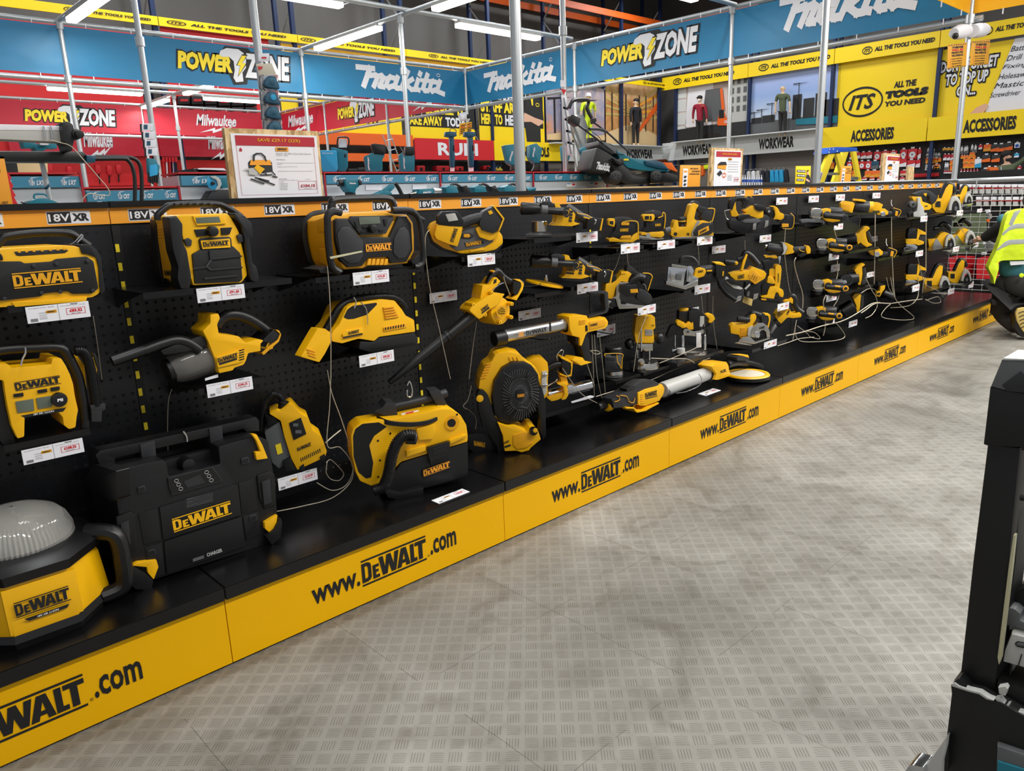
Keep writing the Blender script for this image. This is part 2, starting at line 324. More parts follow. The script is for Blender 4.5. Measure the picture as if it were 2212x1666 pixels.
    def slab3(s,sf,d,b=.002,m=None): O,A,B,e=sf; s.poly3([O,O+A,O+A+B,O+B],-e.normalized()*d,b,m); return s
    def t3(s,t,sf,m,bold=.02,shear=0,k=1): vs,fs=glyphs(t,bold,shear); return s.fl3(vs,fs,sf,m,k)
    def r3(s,sf,m,k=1): return s.fl3([(0,0),(1,0),(1,1),(0,1)],[(0,1,2,3)],sf,m,k)
    def p3(s,pts,sf,m,k=1): return s.fl3(pts,[tuple(range(len(pts)))],sf,m,k)
    def logo3(s,sf,m,k=1):
        for i,p in enumerate(_logo()):
            if i in (1,5): continue
            if i in (0,4): vs,fs=_holed(p,_LG[i+1])
            else: vs,fs=p,[tuple(range(len(p)))]
            s.fl3(vs,fs,sf,m,k)
        return s
    def mk3(s,sf,m,k=1):
        vs,fs=strokes(_mk)
        for i,f in enumerate(fs): s.fl3([vs[j] for j in f],[(0,1,2,3)],sf,m,k+.05*(i%12))
        return s
    def ring3(s,sf,m,w=.08,k=1,n=32):
        c=[(math.cos(6.2832*i/n),math.sin(6.2832*i/n)) for i in range(n)]
        return s.fl3([(.5+.5*a,.5+.5*b) for a,b in c]+[(.5+(.5-w)*a,.5+(.5-w*2)*b) for a,b in c],[(i,(i+1)%n,n+(i+1)%n,n+i) for i in range(n)],sf,m,k)
    def text(s,t,bl,br,tl,y,m,bold=.02,shear=0,off=.0012): return s.t3(t,SF(bl,br,tl,y,off),m,bold,shear)
    def logo(s,bl,br,tl,y,m,off=.0012): return s.logo3(SF(bl,br,tl,y,off),m)
    def mak(s,bl,br,tl,y,m,off=.0012): return s.mk3(SF(bl,br,tl,y,off),m)
def _holed(o,h):
    t=bmesh.new(); E=[]
    for l in (o,h):
        v=[t.verts.new((a,b,0)) for a,b in l]; E+=[t.edges.new((v[i],v[(i+1)%len(v)])) for i in range(len(v))]
    bmesh.ops.triangle_fill(t,edges=E,use_beauty=True,normal=(0,0,1)); t.verts.index_update()
    r=[(v.co.x,v.co.y) for v in t.verts],[tuple(v.index for v in f.verts) for f in t.faces]; t.free(); return r
def SF(bl,br,tl,y,off=.0012):
    O,A,B=U(bl,y),U(br,y),U(tl,y); return (O,A-O,B-O,EVd(y)*(-off))
def SB(x0,z0,x1,z1,y,off=.0012): return (V((x0,y,z0)),V((x1-x0,0,0)),V((0,0,z1-z0)),V((0,-off,0)))
def sub(sf,x0,y0,x1,y1): O,A,B,e=sf; return (O+A*x0+B*y0,A*(x1-x0),B*(y1-y0),e)
def R4(pl,tl,br,off=.0012):
    "upright rectangle on a plane from its top-left and bottom-right corners in the photo"
    P,Q=U(tl,pl),U(br,pl)
    O=V((P.x,P.y,Q.z)); A=V((Q.x,Q.y,Q.z))-O; return (O,A,V((0,0,P.z-Q.z)),EV[PL(pl)[0]]*(-off))
def skin(nodes_,edges,sub_=2):
    "nodes: [(pos,radius)], grows one smooth limb-like surface; returns verts, faces"
    me=bpy.data.meshes.new('k'); me.from_pydata([tuple(p) for p,r in nodes_],edges,[]); o=bpy.data.objects.new('k',me); C.objects.link(o)
    o.modifiers.new('s','SKIN'); o.modifiers.new('u','SUBSURF').levels=sub_; o.modifiers['s'].use_smooth_shade=True
    for i,(p,r) in enumerate(nodes_): me.skin_vertices[0].data[i].radius=(r,r) if not isinstance(r,tuple) else r
    me.skin_vertices[0].data[0].use_root=True
    bpy.context.view_layer.update(); dg=bpy.context.evaluated_depsgraph_get(); ev=o.evaluated_get(dg); m2=ev.to_mesh()
    r=[v.co.copy() for v in m2.vertices],[tuple(p.vertices) for p in m2.polygons]; ev.to_mesh_clear(); bpy.data.objects.remove(o); bpy.data.meshes.remove(me); return r
class T:
    def __init__(s,name,label,cat,group=None,kind=None): s.a=(name,label,cat,group,kind); s.parts=[]
    def P(s,name,m,par=None,label=None): p=Part(name,m,par,label); s.parts.append(p); return p
    def done(s,base=None):
        global ROT; ROT=None
        name,label,cat,group,kind=s.a; parts=[p for p in s.parts if p.bm.verts]
        if not parts: return None
        vs=[v.co for p in parts for v in p.bm.verts]
        x0,x1=min(v.x for v in vs),max(v.x for v in vs); y0,y1=min(v.y for v in vs),max(v.y for v in vs); z0=min(v.z for v in vs)
        loc=V(base) if base else V(((x0+x1)/2,(y0+y1)/2,z0))
        made={}
        single=len(parts)==1
        if not single: root=bpy.data.objects.new(name,None); root.empty_display_size=.05; root.location=loc; C.objects.link(root)
        for p in parts:
            me=bpy.data.meshes.new(p.name); bmesh.ops.translate(p.bm,verts=p.bm.verts,vec=-loc); bmesh.ops.recalc_face_normals(p.bm,faces=p.bm.faces) if 0 else None
            p.bm.normal_update()
            for e in p.bm.edges:
                if len(e.link_faces)==2 and e.calc_face_angle(0)>.62: e.smooth=False
            for f in p.bm.faces: f.smooth=True
            p.bm.to_mesh(me); p.bm.free()
            for k in p.ms: me.materials.append(M[k])
            o=bpy.data.objects.new(name if single else p.name,me); C.objects.link(o)
            if single: o.location=loc; root=o
            else:
                q=made.get(p.par) if p.par else None
                o.parent=q or root
                if p.label: o['label']=p.label
                if p.kind: o['kind']=p.kind
                made[p]=o
        if label: root['label']=label
        if cat: root['category']=cat
        if group: root['group']=group
        if kind: root['kind']=kind
        return root
def copy_thing(o,loc,label,rz=None):
    c=o.copy(); C.objects.link(c); c.location=loc; c['label']=label
    if rz is not None: c.rotation_euler=(0,0,rz)
    for ch in o.children:
        d=ch.copy(); C.objects.link(d); d.parent=c
        for g in ch.children: e=g.copy(); C.objects.link(e); e.parent=d
    return c
def struct(name,m,*boxes,bev=0):
    t=T(name,None,None,kind='structure'); p=t.P(name,m)
    for a,b in boxes: p.box(a,b,bev)
    return t.done()
# ---------------- the building shell ----------------
XR,YB=24.0,15.65      # fronts of the racking along the right and back walls
struct('floor','fl',((-6,-9,-.05),(30,24,0)))
struct('wall_back','dc',((-8,YB+1.3,0),(30,YB+1.45,9)))
struct('wall_right','dc',((XR+1.3,-9,0),(XR+1.45,YB+1.3,9)))
mat('ce',(70,68,66),.9,0,'ceiling_sheeting')
struct('ceiling','ce',((-8,-9,8.6),(30,24,8.7)))
for i,(x,y) in enumerate([(a,b) for b in (-5,1,9,14) for a in (1,6,11,16,21)]+[(26.5,12),(27,6)]):
    t=T('ceiling_light',None,'ceiling light','warehouse high bay lights'); t.P('housing','gy').box((x-.85,y-.3,7.76),(x+.85,y+.3,7.9),.01)
    t.P('diffuser','hb').box((x-.8,y-.25,7.735),(x+.8,y+.25,7.765)); t.a=(t.a[0],'rectangular warehouse light hung high under the ceiling',*t.a[2:]); t.done()
# ---------------- the black and yellow display run, seven bays and one cut by the frame ----------------
D_=.4527; ZT,ZS,ZH,ZB=.194,.2311,1.2025,1.1594
BL=['leftmost bay of the black and yellow display run, cut by the frame edge','bay of the display run holding the two jobsite radios and the charger box','bay of the display run holding the fan and the leaf blower',
 'bay of the display run holding the two sanders and the planer','bay of the display run holding the two band saws','bay of the display run holding the stack of angle grinders',
 'bay of the display run holding the small multi tools','last bay of the display run, holding the circular saws']
for n in range(-1,7):
    t=T('display_bay',BL[n+1],'display bay','bays of the black and yellow display run'); g=.0012
    t.P('pegboard_back','pg').box((n+g,D_,ZS),(n+1-g,D_+.02,ZB+.03))
    t.P('rear_frame','bp').box((n+.01,D_+.02,0),(n+.99,D_+.1,ZH-.01))
    b=t.P('base_shelf','bs'); b.box((n+g,-.012,ZT+.0),(n+1-g,D_,ZS),.002)
    k=t.P('kick_panel','yp'); k.box((n+g,0,.006),(n+1-g,.02,ZT)); 
    l=t.P('lettering','in',k)
    def wp(a,b): return (a,b)
    def tx(s_,x0,x1,z0,z1,m,logo=False,bold=.025):
        sf=SB(x0,z0,x1,z1,0)
        if logo: l.logo3(sf,m)
        else: l.t3(s_,sf,m,bold)
    tx('www.',n+.245,n+.405,.07,.117,'in'); tx('',n+.413,n+.655,.062,.147,'in',True); tx('®',n+.66,n+.668,.068,.077,'in',bold=0); tx('.com',n+.672,n+.78,.07,.123,'in')
    h=t.P('header_strip','oi'); h.box((n+g,D_-.006,ZB),(n+1-g,D_,ZH))
    for k2 in range(5):
        x=n+.1+.2*k2; z=(ZB+ZH)/2; l=t.P('range_label','in',h); sf=SB(x-.052,z-.0165,x+.052,z+.0165,D_-.006,.0005)
        l.r3(sf,'wi').r3(sub(sf,.02,.07,.54,.93),'in',2).t3('18V',sub(sf,.04,.2,.52,.8),'wi',.02,0,3).t3('XR',sub(sf,.58,.2,.96,.8),'in',.05,0,3)
    cp=t.P('top_cap','bs'); cp.box((n+g,D_-.02,ZH),(n+1-g,D_+.1,ZH+.016),.002)
    u=t.P('slotted_upright','bp'); u.box((n+.0014,D_-.0015,ZS),(n+.022,D_-.0001,ZB-.004))
    for i in range({0:18,1:15,2:6,3:4}.get(n,0)):
        z=ZB-.055-.0515*i
        if n>=0 and not(i in (0,) and n>1): u.box((n+.003,D_-.003,z-.022),(n+.013,D_-.001,z),m='yi')
    t.done()
# ---------------- racking, banners and goods along the far walls ----------------
def its(p,sf,k=1):
    p.ring3(sub(sf,0,0,.15,1),'in',.07,k).t3('ITS',sub(sf,.03,.28,.12,.72),'in',.04,.3,k).t3('ALL THE TOOLS YOU NEED',sub(sf,.18,.22,1,.78),'in',.05,.2,k)
def pz(p,sf,k=1):
    "POWER ZONE lettering with the drill and the bolt"
    p.t3('POWER',sub(sf,-.015,.2,.475,.83),'in',.13,.18,k).t3('ZONE',sub(sf,.55,.08,1.02,.98),'in',.13,.18,k)
    p.p3([(.36,.8),(.42,1.06),(.62,1.06),(.68,.85),(.62,.5),(.58,-.05),(.46,-.1),(.42,.3)],sf,'in',k*1.2)
    p.t3('POWER',sub(sf,0,.25,.46,.78),'yi',.06,.18,k*2).t3('ZONE',sub(sf,.57,.14,1,.92),'wi',.05,.18,k*2)
    p.p3(DRL,sub(sf,.36,0,.6,1),'wi',k*2.4).p3(BOLT,sub(sf,.47,.14,.62,.86),'in',k*2.8).p3(BOLT,sub(sf,.485,.2,.605,.82),'yi',k*3.2)
def mil(p,sf,k=1):
    p.t3('Milwaukee',sub(sf,0,.38,1,1),'wi',.03,.35,k).p3([(.05,0),(.45,.3),(.45,.18),(.7,.36),(.68,.24),(1,.5),(.62,.08),(.62,.18),(.38,.0),(.38,.14)],sf,'wi',k)
def banner(nm,label,m,pl,tl,br,fn=None,d=.01,off=.003,cat='banner',group=None,part='print'):
    t=T(nm,label,cat,group); b=t.P('vinyl_sheet' if cat=='banner' else 'board',m); sf=R4(pl,tl,br,off); b.slab3(sf,d,0)
    if fn: fn(t.P(part,'in'),sf)
    return t.done()
fr('Z'); WB=('y',YB); WR=('x',XR)
# yellow slogan boards
bz1=U((278,30),WB).z; bz0=U((339,57),WB).z
xs=[U((p,60),WB).x for p in (-260,340,636,869,1055,1210,1345,1434)]
xs[-1]=XR
lb=['above the two red sheets, at the left edge','above the red sheet beside the first upright','above the orange sheet','above the orange sheet, left of the poster corner','above the orange sheet near the dark wall','behind the blue banner corner','above the warehouse poster']
for i,(a,b) in enumerate(zip(xs,xs[1:])):
    t=T('slogan_board','long yellow slogan board, '+lb[i],'sign board','yellow slogan boards on the racking'); sf=SB(a+.01,bz0,b-.01,bz1,YB-.1,.01)
    t.P('board','yb').slab3(sf,.04,0)
    L=b-a; w=2.75; x0={0:.62,1:.05,2:.02,3:.24,4:.2,5:.4,6:.42}[i]; h=.5
    its(t.P('slogan','in'),sub(sf,x0,.27,min(x0+w/L,.97),.78)); t.done()
ys=[(1434,1621),(1621,1807),(1807,2032),(2032,2300)]
for i,(a,b) in enumerate(ys):
    zt,zb=U((1840,100),WR).z,U((1835,134),WR).z
    y0,y1=U((a,100),WR).y,U((b,100),WR).y
    t=T('slogan_board','yellow slogan board above the '+['ruined building poster','building site poster','large logo sheet','shopping list sheet'][i],'sign board','yellow slogan boards on the racking')
    O=V((XR-.1,y0-.01,zb)); sf=(O,V((0,y1-y0+.02,0)),V((0,0,zt-zb)),V((-.01,0,0))); t.P('board','yb').slab3(sf,.04,0)
    w=abs(y1-y0); x0=[.14,.13,.28,.35][i]; its(t.P('slogan','in'),sub(sf,x0,.27,min(x0+2.5/w,.96),.78)); t.done()
# uprights and beams of the racking
def upright(x,y,z1,ax,label):
    t=T('racking_upright',label,'racking upright','navy uprights of the pallet racking')
    o=(.45,0) if ax=='x' else (0,.8)
    for k in (0,1): t.P('post','nb').box((x+o[0]*k-.05,y+o[1]*k-.05,0),(x+o[0]*k+.05,y+o[1]*k+.05,z1),.004)
    z=.5;i=0
    while z+1<z1:
        a,b=V((x,y,z)),V((x+o[0],y+o[1],z+.9))
        if i%2: a.z,b.z=b.z,a.z
        t.P('brace','gs').sweep([a,b],.022,6); z+=.9;i+=1
    t.done()
for p,l in ((340,'behind the big red sheets'),(636,'where the red sheet meets the orange sheet'),(869,'behind the middle of the orange sheet'),(1055,'beside the black staff banner'),(1213,'beside the sunset poster'),(1342,'left of the black jacket mannequin'),(1425,'in the corner of the racking')):
    upright(U((p,100),WB).x,YB-.0,8.4,'y','navy blue pallet racking upright '+l)
for p,l in ((1461,'right of the racking corner'),(1621,'between the two workwear posters'),(1800,'left of the large logo sheet'),(2028,'right of the large logo sheet')):
    upright(XR,U((p,150),WR).y,6.6,'x','navy blue pallet racking upright '+l)
def beam(a,b,lab): t=T('racking_beam',lab,'racking beam','orange beams of the pallet racking'); t.P('beam','ob').box(a,b,.01); t.done()
x0=U((860,100),WB).x
zt=U((1434,48),WB).z
beam((x0,YB-.07,zt-.2),(XR,YB-.02,zt),'upper front orange beam high on the back racking'); beam((x0,YB+1.05,zt-.15),(XR,YB+1.1,zt+.05),'upper rear orange beam high on the back racking')
beam((XR-.07,U((1640,0),WR).y,zt-.2),(XR-.02,YB-.1,zt),'upper orange beam high on the right racking')
zz=U((750,312),WB).z; xa,xb=U((598,310),WB).x,U((890,310),WB).x
beam((xa,YB-.07,zz-.02),(xb,YB-.02,zz+.28),'orange beam over the far shelf behind the teal tools'); beam((xa,YB-.07,zz-.42),(xb,YB-.02,zz-.22),'lower orange beam over the far shelf behind the teal tools')
# sheets and fascias, back wall
Y1,Y2=WB,('y',YB-.03)
banner('banner','broad red vinyl sheet high on the back racking at the left','rv',Y1,(-260,2),(337,400))
banner('banner','red vinyl sheet high on the back racking, right of the first upright','rv',Y1,(345,57),(604,320))
banner('banner','orange yellow vinyl sheet above the teal tools, left half','yo',Y1,(606,93),(866,207))
banner('banner','orange yellow vinyl sheet above the teal tools, right half','yo',Y1,(873,123),(1052,220))
banner('banner','bright yellow vinyl sheet low on the back racking behind the red banner','yb',Y1,(606,210),(870,303),lambda p,sf:p.t3('NOW',sub(sf,.6,.42,.8,.68),'in',.05))
banner('banner','black and yellow banner reading take away today','yb',Y1,(873,220),(1027,306),lambda p,sf:(p.r3(sub(sf,0,.36,1,1),'in'),p.t3('AVAILABLE TO',sub(sf,.05,.72,.9,.95),'yi',.05,.0,2),p.t3('TAKE AWAY',sub(sf,.0,.4,.52,.66),'yi',.05,0,2),p.t3('TODAY',sub(sf,.56,.4,.93,.66),'wi',.05,0,2)))
def staff(p,sf):
    p.r3(sub(sf,0,.33,.98,1),'in'); p.t3('EXPERT',sub(sf,.27,.86,.6,1),'wi',.05,0,2).t3('STAFF ARE',sub(sf,.03,.6,.58,.82),'yi',.05,0,2).t3('HERE TO',sub(sf,.03,.36,.34,.57),'yi',.05,0,2).t3('HELP',sub(sf,.38,.36,.6,.57),'wi',.05,0,2)
    p.p3([(.71,.0),(.67,.55),(.7,.9),(.78,1),(.88,1),(.97,.85),(.99,.5),(.93,.45),(.93,0)],sf,'gy',3)
    p.p3([(.66,.55),(.68,.64),(.84,.55),(.98,.5),(.97,.44),(.9,.38),(.78,.46),(.66,.45)],sf,'pk',4).p3([(.78,.98),(.8,.8),(.82,.8),(.82,.98)],sf,'yi',4).p3([(.76,1.02),(.76,1.0),(.86,1.0),(.86,1.02)],sf,'pk',4).ring3(sub(sf,.86,.78,.92,.86),'yi',.1,4)
banner('banner','black banner offering expert help, with a printed man folding his arms','yb',Y1,(1032,196),(1177,312),staff)
fz1,fz0=U((990,302),WB).z,U((990,346),WB).z
def fas(lab,m,pa,pb,fn=None,off=0):
    t=T('fascia_board',lab,'fascia board','fascia boards along the racking'); sf=SB(U((pa,320),WB).x,fz0,U((pb,320),WB).x,fz1,YB-.1,.006); t.P('board',m).slab3(sf,.03,0)
    if fn: fn(t.P('lettering','in'),sf)
    t.done()
fas('red fascia board with big white letters over the tile tools','re',892,1062,lambda p,sf:p.t3('RUBI',sub(sf,.27,.2,.78,.82),'wi',.035))
fas('yellow fascia board over the hand tools, beside the red one','yb',1063,1212,lambda p,sf:p.t3('HAND TOOLS',sub(sf,.28,.2,.78,.75),'in',.05))
fas('grey fascia board at the foot of the warehouse poster','gb',1213,1432,lambda p,sf:p.t3('WORKWEAR',sub(sf,.58,.22,.86,.8),'in',.05))
fas('crimson fascia board behind the saw rail','rb',18,340,lambda p,sf:mil(p,sub(sf,.47,-.1,.67,.9)))
fas('crimson fascia board beside the glove strip','rb',341,600,lambda p,sf:mil(p,sub(sf,.38,-.1,.6,.9)))
t=T('wall_board','bright red board behind the hanging red garden tools','board'); sf=R4(('y',YB+.05),(105,343),(590,470)); t.P('board','rw').slab3(sf,.04,0); t.done()
# fascias and sheets, right wall
def fasR(lab,m,pa,pb,tx):
    zt,zb=U((1780,277),WR).z,U((1780,322),WR).z; y0,y1=U((pa,300),WR).y,U((pb,300),WR).y
    O=V((XR-.1,y0-.005,zb)); sf=(O,V((0,y1-y0+.01,0)),V((0,0,zt-zb)),V((-.006,0,0)))
    t=T('fascia_board',lab,'fascia board','fascia boards along the racking'); t.P('board',m).slab3(sf,.03,0); t.P('lettering','in').t3(tx,sub(sf,.3,.2,.71,.76),'in',.05); t.done()
fasR('grey fascia board below the ruined building poster','gb',1434,1589,'WORKWEAR'); fasR('grey fascia board below the building site poster','gb',1590,1776,'WORKWEAR')
fasR('yellow fascia board above the accessories, left one','yb',1777,2003,'ACCESSORIES'); fasR('yellow fascia board above the accessories, right one','yb',2004,2280,'ACCESSORIES')
def sheetR(lab,m,tl,br,fn=None,name='banner',cat='banner'):
    t=T(name,lab,cat); sf=R4(('x',XR+.1),tl,br,.012); t.P('sheet',m).slab3(sf,.01,0)
    if fn: fn(t.P('print','in'),sf)
    t.done(); return sf
def big_its(p,sf):
    p.ring3(sub(sf,.07,.22,.5,.62),'in',.035).t3('ITS',sub(sf,.14,.32,.42,.52),'in',.03,.3)
    p.t3('ALL THE',sub(sf,.6,.55,.82,.63),'in',.05,.1).t3('TOOLS',sub(sf,.52,.42,.94,.52),'in',.1,.1).t3('YOU NEED',sub(sf,.52,.32,.92,.39),'in',.05,.1)
sheetR('large yellow vinyl sheet with the oval logo, above the accessories','yb',(1812,133),(2012,275),big_its)
def topup(p,sf):
    for k,(tx,a,b,c,d) in enumerate((("DON'T FORGET",.0,.72,.42,.86),('TO TOP UP',.05,.56,.36,.7),('ON...',.14,.42,.28,.54))):
        p.t3(tx,sub(sf,a-.01,b-.02,c+.01,d+.02),'in',.14,.1,1).t3(tx,sub(sf,a,b,c,d),'wi',.04,.1,2)
    p.p3([(.52,1),(.4,.4),(.36,.14),(.42,.12),(.46,.17),(.52,.12),(.6,.15),(.7,.1),(.8,.15),(1,.12),(1,1)],sf,'wh',3)
    for k,w in enumerate(('Batteries','Drill bits','Fixings','Holesaws','Mastic','Screwdriver')): p.t3(w,sub(sf,.5-.022*k,.86-.1*k,.5+.2-.02*k,.92-.1*k),'in',.0,.3,4)
    p.p3([(.2,0),(.22,.14),(.3,.26),(.36,.3),(.385,.28),(.38,.24),(.34,.16),(.38,.1),(.44,.12),(.42,.08),(.34,.03),(.34,0)],sf,'pk',5)
sheetR('yellow vinyl sheet with a printed hand holding a shopping list','yb',(2036,108),(2330,262),topup)
za=U((1780,277),WR).z
for lab,a,b in (('on the back racking',(U((1180,300),WB).x,YB-.42,fz1-.04),(U((1425,300),WB).x,YB-.07,fz1-.005)),('on the right racking',(XR-.45,U((1776,300),WR).y,za-.04),(XR-.07,U((1465,300),WR).y,za-.005))):
    t=T('mannequin_ledge','narrow grey ledge for the mannequins '+lab,'ledge'); t.P('board','gb').box(a,b); t.done()
# posters: printed scenes on the racking
def grad(k,st,scale=3,axis=2,amt=.5):
    mat(k,(128,128,128),.6); nt,b,new,link=nodes(k); g=new('ShaderNodeNewGeometry'); s=new('ShaderNodeSeparateXYZ'); link(g.outputs['Position'],s.inputs[0])
    n=new('ShaderNodeTexNoise'); n.inputs['Scale'].default_value=scale; n.inputs['Detail'].default_value=6; link(g.outputs['Position'],n.inputs[0])
    mm=lambda op,a,b_=None:_math(new,link,op,a,b_)
    v=mm('ADD',mm('DIVIDE',mm('SUBTRACT',s.outputs[2],2.7),2.3),mm('MULTIPLY',mm('SUBTRACT',n.outputs[0],.5),amt))
    r=new('ShaderNodeValToRGB'); link(v,r.inputs[0]); e=r.color_ramp.elements
    while len(e)<len(st): e.new(.5)
    for i,(p_,c) in enumerate(st): e[i].position=p_; e[i].color=lin(c)
    link(r.outputs[0],b.inputs['Base Color'])
grad('q1',[(0,(110,84,70)),(.2,(214,150,110)),(.5,(150,150,176)),(.75,(190,170,170)),(1,(120,130,160))],2.2,amt=1.1)
grad('q2',[(0,(120,84,52)),(.25,(176,126,78)),(.45,(206,150,90)),(.7,(176,116,60)),(1,(214,176,130))],3,amt=1.0)
grad('q3',[(0,(112,104,100)),(.25,(134,122,114)),(.35,(196,176,166)),(.6,(220,200,190)),(1,(186,172,166))],2.5,amt=.8)
grad('q4',[(0,(112,98,90)),(.3,(122,110,100)),(.34,(206,218,232)),(.7,(150,176,224)),(1,(176,190,236))],1.2,amt=.12)
def P1(p,sf):
    for x in (.12,.62): p.p3([(x,0),(x+.03,0),(x+.03,.75),(x,.75)],sf,'hr').p3([(x-.1,.72),(x+.3,.8),(x-.1,.76)],sf,'hr',2)
    p.p3([(0,0),(0,.14),(.3,.2),(.6,.12),(1,.18),(1,0)],sf,'wd',2).p3([(0,0),(0,.05),(1,.08),(1,0)],sf,'hr',3)
def P2(p,sf):
    for k in range(5): p.p3([(0,.98-k*.12),(.45,.62-k*.03),(.45,.6-k*.03),(0,.94-k*.12)],sf,'pl',1).p3([(1,.98-k*.12),(.5,.62-k*.03),(.5,.6-k*.03),(1,.93-k*.12)],sf,'oi' if k%2 else 'pl',1)
    p.p3([(0,0),(0,.2),(.4,.34),(.6,.34),(1,.2),(1,0)],sf,'wd',2)
    for x in (.1,.25,.36,.62,.75,.9): p.p3([(x,.25),(x+.02,.25),(x+.02,.8),(x,.8)],sf,'hr',3)
    p.p3([(1,.75),(.55,.2),(.6,.2),(1,.62)],sf,'ob',4)
def P3(p,sf):
    for k in range(4): p.r3(sub(sf,.0,.15+.2*k,.13,.33+.2*k),'gb',1)
    p.p3([(.12,.3),(.16,.95),(.5,.95),(.5,.3)],sf,'wh',1); p.p3([(.36,.35),(.4,.82),(.62,.82),(.62,.35)],sf,'gm',2).p3([(.7,.3),(.72,.95),(.98,1),(.98,.3)],sf,'lg',2)
    for a in range(3):
        for b in range(4): p.r3(sub(sf,.74+.08*a,.45+.13*b,.78+.08*a,.53+.13*b),'gm',3)
    p.p3([(0,0),(0,.28),(.4,.3),(1,.3),(1,0)],sf,'gy',3).p3([(.35,.1),(.45,.2),(.6,.16),(.7,.06)],sf,'hr',4)
    p.p3([(.58,.28),(.58,.36),(.6,.45),(.68,.45),(.68,.38),(.74,.38),(.74,.26)],sf,'ob',5).p3([(.6,.38),(.6,.5),(.66,.5),(.67,.38)],sf,'in',6).p3([(.63,.5),(.6,.8),(.63,.82),(.67,.5)],sf,'ob',5).t3('CAT',sub(sf,.67,.3,.73,.34),'wi',.05,0,6)
def P4(p,sf):
    p.p3([(0,0),(0,.3),(1,.3),(1,0)],sf,'gn' if 0 else 'gm',1)
    for x,h,w in ((.02,.36,.12),(.15,.38,.15),(.5,.62,.1),(.62,.55,.12),(.75,.6,.12),(.85,.5,.15)): p.p3([(x,.28),(x,h),(x+w,h),(x+w,.28)],sf,'gy',2)
    for x,h in ((.05,.45),(.14,.48),(.26,.55),(.56,.78)): p.p3([(x,.3),(x+.008,.3),(x+.008,h),(x,h)],sf,'in',3).p3([(x-.06,h-.02),(x+.12,h-.01),(x-.06,h-.005)],sf,'in',3)
    p.p3([(.55,.2),(.55,.28),(1,.27),(1,.17)],sf,'te',4)
for nm,pl,tl,br,mm_,f_ in (('of a sunset crane site behind the hi-vis mannequin',('y',YB+.1),(1178,178),(1306,313),'q1',P1),('of a timber warehouse behind the black jacket mannequin',('y',YB+.1),(1308,168),(1419,320),'q2',P2)):
    t=T('poster','large printed poster '+nm,'poster'); sf=R4(pl,tl,br,.006); t.P('sheet',mm_).slab3(sf,.01,0); f_(t.P('printed_scene','in'),sf); t.done()
sheetR('large printed poster of a ruined building with an excavator','q3',(1464,178),(1620,306),P3,'poster','poster'); sheetR('large printed poster of a building site with tower cranes','q4',(1624,160),(1808,293),P4,'poster','poster')
# shelving voids below the fascias
def void(lab,m,a,b): t=T('shelf_back_board',lab,'back board'); t.P('board',m).box(a,b); t.done()
z2=fz0+.02
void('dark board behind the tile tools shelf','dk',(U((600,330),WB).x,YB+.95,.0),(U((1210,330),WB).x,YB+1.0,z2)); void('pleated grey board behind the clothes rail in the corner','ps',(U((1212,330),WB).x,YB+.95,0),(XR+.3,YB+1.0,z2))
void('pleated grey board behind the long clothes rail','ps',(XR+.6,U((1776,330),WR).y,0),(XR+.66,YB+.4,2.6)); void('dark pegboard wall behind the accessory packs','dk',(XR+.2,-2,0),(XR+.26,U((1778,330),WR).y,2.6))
# packs hung on the accessories wall
def pack(nm,lab,pl,x,y,w,h,c,c2='wh',grp=None,disc=0):
    t=T(nm,lab,'pack',grp); sf=R4(pl,(x,y),(x+w,y+h),.004); t.P('card',c).slab3(sf,.05,.002); q=t.P('print',c2)
    if disc: q.fl3([(.5+.36*math.cos(i*.524),.42+.32*math.sin(i*.524)) for i in range(12)],[tuple(range(12))],sf,c2,1).t3('B',sub(sf,.4,.36,.6,.5),'in',.03,0,2)
    else: q.p3([(0,0),(1,0),(1,.55),(0,.35)],sf,c2,1)
    q.r3(sub(sf,.3,1.02,.7,1.2),'wh',1); t.done()
pr='red and white disc pack hanging on the accessories wall behind the yellow ladder'; po='orange accessory box on the accessories wall'; pk_='small black accessory pack on the accessories wall by the worker'
W2=('x',XR+.15); fr('f')
for x,y,w,h,d in ((370,205,45,60,0),(425,195,50,62,0),(487,195,52,62,0),(547,190,56,64,0),(626,188,66,82,1),(710,180,70,60,1),(795,178,72,40,1),(905,165,66,90,1),(988,158,88,100,1),(1094,160,24,95,0),
  (340,295,52,60,1),(405,290,55,70,1),(470,290,55,75,1),(535,288,58,78,1),(688,285,34,70,0),(900,262,66,80,0),(980,275,78,76,0),(1072,270,38,80,0)):
    pack('disc_pack',pr,W2,x,y,w,h,'re','wh','red and white disc packs on the accessories wall',d)
for x,y,w,h in ((165,300,34,66),(395,385,44,62),(530,388,60,66),(585,388,86,66),(674,388,34,62),(1175,250,44,55),(1222,250,44,55),(1262,250,40,50),(1256,320,60,50),(1430,280,44,50),(1430,335,34,50),(1570,262,52,44),(1570,312,52,46),(1626,262,62,44),(1626,312,62,44),(1788,112,68,66),(1814,350,56,72),(1876,350,60,72),(1592,408,38,30),(1634,408,38,30),(1640,190,50,40)):
    pack('accessory_box',po,W2,x,y,w,h,'or','oi','orange accessory boxes')
for i,x in enumerate((1190,1215,1240)): pack('drill_bit_pack','silver drill bit pack high on the accessories wall, left of the yellow packs',W2,x,155,20,48,'lg','gm','silver drill bit packs')
for x in (1352,1395,1436): pack('drill_bit_pack','small yellow pack on the accessories wall beside the pole',W2,x,148,40,38,'yd','in','small yellow packs')
for y in (215,):
    for x in (1362,1400,1438,1470): pack('blade_pack','narrow red pack on the accessories wall left of the pole',W2,x,y,28,60,'rp','wh','narrow red packs')
for x in (1170,1192,1214,): pack('blade_pack','narrow silver pack low on the accessories wall',W2,x,325,16,55,'lg','wh','narrow silver packs')
